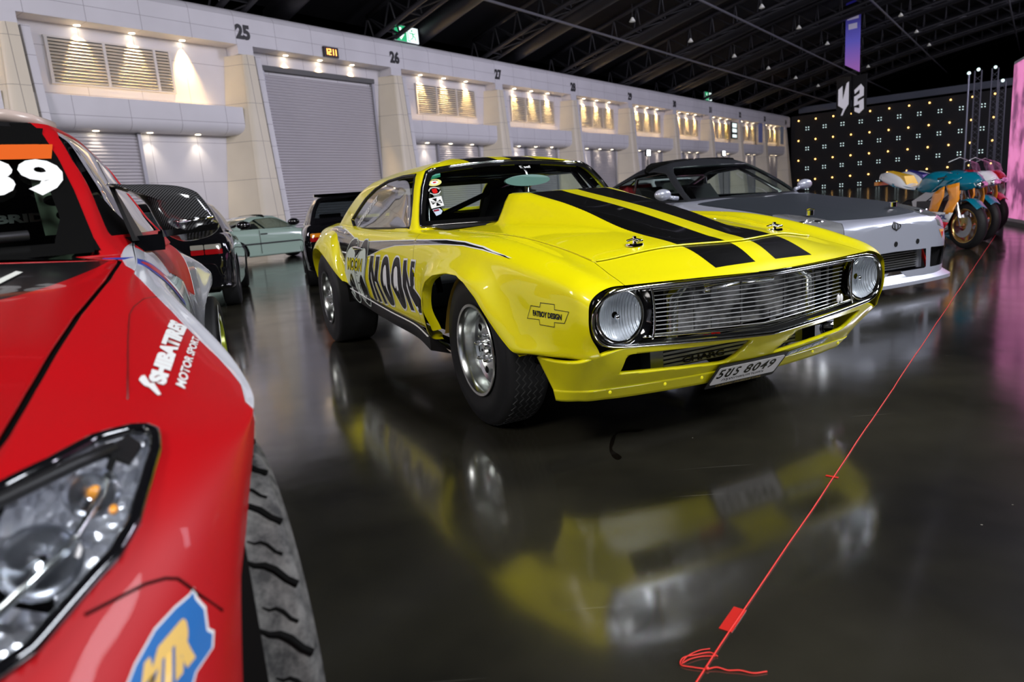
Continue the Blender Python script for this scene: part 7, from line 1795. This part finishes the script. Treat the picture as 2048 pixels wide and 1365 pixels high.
    V, F = grid_vf(loft(S_, 26, 36)); V, F = clip(V, F, lambda P: np.where(P[:, 2] > .955, -1., 1.) + np.where(P[:, 0] > .12, .0, .0) + (.955 - P[:, 2]) * 1.0)
    solid(outward(link('nose_fairing', V, F, m1 if not C_['nosew'] else mw, t, True)), .005)
    S2 = [[(.05, -.11, .94), (.08, 0, .95), (.05, .11, .94)], [(-.06, -.15, 1.06), (-.03, 0, 1.09), (-.06, .15, 1.06)], [(-.20, -.14, 1.10), (-.18, 0, 1.15), (-.20, .14, 1.10)]]
    V, F = grid_vf(loft(S2, 14, 14)); link('windscreen', V, F, M_CLEAR, t, True)
    edge_tube([(-.20, -.14, 1.10), (-.18, 0, 1.15), (-.20, .14, 1.10)], .006, 'screen_edge', mw, t)
    MB().tube([(-.22, -.26, .90), (-.20, 0, .94), (-.22, .26, .90)], .014, 8).obj('handlebar', M_BLACK, t, True)
    MB().sphere((.20, 0, .80), .05, 12, (.6, 1.6, .8)).obj('headlamp', M_REFL, t, True)
    q = MB(); q.tube([(-.75, .18, .28), (-.70, .30, 0.01)], .012, 6); q.obj('side_stand', M_BLACK, t)
    return t
TEAL = (.0, .16, .25)
B1 = dict(cols=(('teal', TEAL), ('orange', (.85, .30, .02)), ('scarlet', (.65, .01, .03)), ('yellow_seat', (.85, .50, .01))), rim=('gold_rim', (.75, .55, .20)), tailw=True, nosew=False, txt='REPSOL')
B2 = dict(cols=(('teal', TEAL), ('orange', (.85, .30, .02)), ('white2', (.7, .7, .74)), ('navy', (.02, .02, .25))), rim=('gold_rim', (.75, .55, .20)), tailw=True, nosew=True, txt='')
B3 = dict(cols=(('crimson', (.60, .01, .02)), ('white2', (.7, .7, .74)), ('crimson', (.60, .01, .02)), ('black_seat', (.01, .01, .01))), rim=('silver_rim', (.5, .5, .52)), tailw=True, nosew=False, txt='')
superbike('teal and orange race motorcycle with gold wheels, nearest of the three', carp(-2.6, 7.06, 0), CA - .32, B1)
superbike('teal race motorcycle with white nose, middle of the row of three', carp(-3.06, 8.15, 0), CA - .32, B2)
superbike('red fairing race motorcycle, furthest right of the row of three', carp(-3.71, 9.5, 0), CA - .30, B3)

# ================================================================ TAPE, STRING ENDS, FLOOR LINE
def tape(cx, cy, L_, W_, rz, label):
    o = MB().box(-L_ / 2, L_ / 2, -W_ / 2, W_ / 2, .0004, .0012).obj('red_tape', mat('red_tape_vinyl', (.55, .02, .015), .3)); tag(o, label, 'tape'); o.location = (cx, cy, .0006); o.rotation_euler = (0, 0, rz); return o
tape(.459, 1.411, .098, .030, math.atan2(uy, ux), 'large red tape patch holding the string near the camera')
tape(1.038, 2.145, .040, .012, -.7, 'small red tape strip across the string further out')
def string2(P, r, label):
    Q = [tuple(q) for q in cr([(a, b_, r + .001 + c) for a, b_, c in P], 40)]
    o = MB().tube(Q, r, 6).obj('string_end', M_STR, None, True); tag(o, label, 'string'); return o
string2([(.352, 1.248, 0), (.372, 1.249, .002), (.392, 1.240, 0), (.415, 1.236, .001), (.440, 1.226, 0), (.468, 1.228, 0)], .0016, 'loose string tail pointing right from the knot')
string2([(.352, 1.248, 0), (.325, 1.256, .001), (.302, 1.268, 0), (.312, 1.288, .001), (.340, 1.296, 0), (.372, 1.300, 0), (.385, 1.286, 0)], .0014, 'loose string loop left of the knot')
string2([(.304, 1.270, .001), (.325, 1.281, .002), (.352, 1.288, .001), (.380, 1.286, .001)], .0012, 'thin inner strand of the string loop')
string2([(.306, 1.274, .002), (.322, 1.290, .003), (.350, 1.306, .002), (.376, 1.310, .002)], .0012, 'thin outer strand of the string loop')
o = MB().sphere((.352, 1.249, .004), .0042, 10, (1, 1, .8)).obj('string_knot', M_STR, None, True); tag(o, 'red knot where the loose ends tie to the long string', 'knot')
o = MB().box(0, 1.6, -.03, .03, .0004, .0010).obj('floor_line', mat('white_floor_paint', (.35, .36, .42), .4)); o.location = (6.15, 10.84, 0); o.rotation_euler = (0, 0, -.05); tag(o, 'short white painted line on floor beyond the motorcycles', 'line')
V, F = poly_vf(smooth_poly([(.395, 2.72), (.43, 2.745), (.50, 2.735), (.53, 2.76), (.49, 2.77), (.42, 2.76), (.40, 2.70), (.38, 2.62), (.362, 2.55), (.385, 2.47), (.365, 2.44), (.35, 2.48), (.352, 2.56), (.37, 2.65)], 3))
o = link('oil_drip', [(v[0], v[1], .0008) for v in V], F, mat('dark_oil', (.004, .003, .002), .05)); tag(o, 'dark oil drip mark on floor in front of the yellow coupe', 'stain')
# person standing near the wall, seen through the coupe's windows
def person(loc, rz, label, shirt, hair):
    t = thing('person', label, 'person', loc, rz)
    V = [(0, 0, .95), (0, 0, 1.15), (0, 0, 1.38), (0, 0, 1.48), (0, 0, 1.53), (0, .10, .92), (.01, .11, .50), (0, .12, .08), (.10, .13, .04), (0, -.10, .92), (.01, -.11, .50), (0, -.12, .08), (.10, -.13, .04), (0, .18, 1.40), (.02, .24, 1.12), (.10, .20, .90), (.14, .19, .82), (0, -.18, 1.40), (.02, -.24, 1.12), (.10, -.20, .90), (.14, -.19, .82)]
    E_ = [(0, 1), (1, 2), (2, 3), (3, 4), (0, 5), (5, 6), (6, 7), (7, 8), (0, 9), (9, 10), (10, 11), (11, 12), (2, 13), (13, 14), (14, 15), (15, 16), (2, 17), (17, 18), (18, 19), (19, 20)]
    R_ = [.13, .12, .13, .055, .05, .09, .065, .045, .045, .09, .065, .045, .045, .06, .045, .035, .03, .06, .045, .035, .03]
    me = bpy.data.meshes.new('body'); me.from_pydata(V, E_, []); o = bpy.data.objects.new('body', me); COL.objects.link(o); me.materials.append(shirt)
    md = o.modifiers.new('skin', 'SKIN'); 
    for i, r_ in enumerate(R_): me.skin_vertices[0].data[i].radius = (r_, r_)
    me.skin_vertices[0].data[0].use_root = True
    o.modifiers.new('sub', 'SUBSURF').levels = 2; o.parent = t
    hd = MB().sphere((.02, 0, 1.63), .105, 16, (1.0, .82, 1.18)).sphere((.125, 0, 1.61), .018, 8, (1, .7, 1.3)).sphere((.02, .088, 1.62), .022, 8, (.6, .5, 1.2)).sphere((.02, -.088, 1.62), .022, 8, (.6, .5, 1.2)).obj('head', M_SKIN, t, True)
    MB().sphere((.105, .035, 1.64), .012, 8).sphere((.105, -.035, 1.64), .012, 8).obj('eyes', M_BLACK, hd, True)
    MB().sphere((-.01, 0, 1.68), .112, 14, (1.0, .88, .95)).obj('hair', hair, hd, True)
    for s in (-1, 1):
        q = MB().sphere((.15, s * .19, .77), .04, 10, (.5, .8, 1.1))
        for k in range(4): q.tube([(.15, s * .19 + (k - 1.5) * .018, .745), (.158, s * .19 + (k - 1.5) * .019, .70 + abs(k - 1.5) * .006), (.150, s * .19 + (k - 1.5) * .018, .67 + abs(k - 1.5) * .008)], [.009, .008, .006], 6)
        q.tube([(.165, s * .175, .78), (.185, s * .168, .745), (.185, s * .168, .725)], [.010, .009, .007], 6); q.obj('hand', M_SKIN, t, True)
    return t
person(Vector((1.0, 24.0, 0)), -1.6, 'dark-haired person in black standing beyond the yellow coupe', mat('black_cloth', (.01, .01, .012), .8), mat('dark_hair', (.008, .006, .005), .5))

# ================================================================ split mirrored or repeated pieces into parts of their own
SPLIT = {'wheel_nuts': 'wheel_nut', 'hub_holes': 'hub_hole', 'rim_slots': 'rim_slot', 'radiator_hose': 'radiator_hose', 'intercooler_tank': 'intercooler_tank', 'windscreen_border': 'windscreen_border', 'shut_line_shade': 'shut_line_shade',
         'grille_braces': 'grille_brace', 'flare_bolts': 'flare_bolt', 'hood_edge': 'hood_edge', 'window_rubber': 'window_rubber', 'headlamp': 'headlamp', 'brake_disc': 'brake_disc', 'skirt_rivets': 'skirt_rivet', 'duct_divider': 'duct_divider', 'eyes': 'eye',
         'guide_rail': 'guide_rail', 'red_body_panels': 'red_body_panel', 'white_body_panels': 'white_body_panel', 'swingarm': 'swingarm_arm', 'front_fork': 'fork_leg', 'door_shut_line': 'door_shut_line', 'wheel_well': 'wheel_well', 'intercooler_fins': 'intercooler_fin', 'lit_lines': 'lit_line'}
def split_loose(o, nm):
    bm = bmesh.new(); bm.from_mesh(o.data); bm.verts.ensure_lookup_table(); seen = set(); isl = []
    for v in bm.verts:
        if v.index in seen or not v.link_edges: continue
        st_ = [v]; seen.add(v.index); comp = []
        while st_:
            a = st_.pop(); comp.append(a.index)
            for e in a.link_edges:
                b_ = e.other_vert(a)
                if b_.index not in seen: seen.add(b_.index); st_.append(b_)
        isl.append(comp)
    bm.free()
    if len(isl) < 2 or len(isl) > 60: return
    me = o.data; co = [v.co.copy() for v in me.vertices]; pol = [(tuple(p.vertices), p.use_smooth) for p in me.polygons]; own = {}
    for k, c in enumerate(isl):
        for i in c: own[i] = k
    kids = list(o.children); par = o.parent; mdl = [(m_.type, m_.thickness, m_.offset) for m_ in o.modifiers if m_.type == 'SOLIDIFY']; made = []
    for k, c in enumerate(isl):
        mp = {i: n for n, i in enumerate(c)}; fs = [(tuple(mp[i] for i in p), sm) for p, sm in pol if own[p[0]] == k]
        if not fs: continue
        nm_ = link(nm, [co[i] for i in c], [f for f, _ in fs], me.materials[0], par, fs[0][1])
        nm_.matrix_local = o.matrix_local.copy() if par else o.matrix_world.copy(); made.append(nm_)
        if fs[0][1]: nm_.data.set_sharp_from_angle(angle=math.radians(45)) if nm not in ('red_body_panel', 'white_body_panel', 'headlamp') else None
        for ty_, th_, of_ in mdl: md_ = nm_.modifiers.new('thickness', 'SOLIDIFY'); md_.thickness = th_; md_.offset = of_
    for q_ in kids: q_.parent = made[0]
    bpy.data.objects.remove(o)
for o in list(sc.objects):
    b0 = o.name.split('.')[0]
    if o.type == 'MESH' and o.parent and b0 in SPLIT: split_loose(o, SPLIT[b0])
for o in sc.objects:
    if o.type == 'LIGHT' and o.parent is None: pass
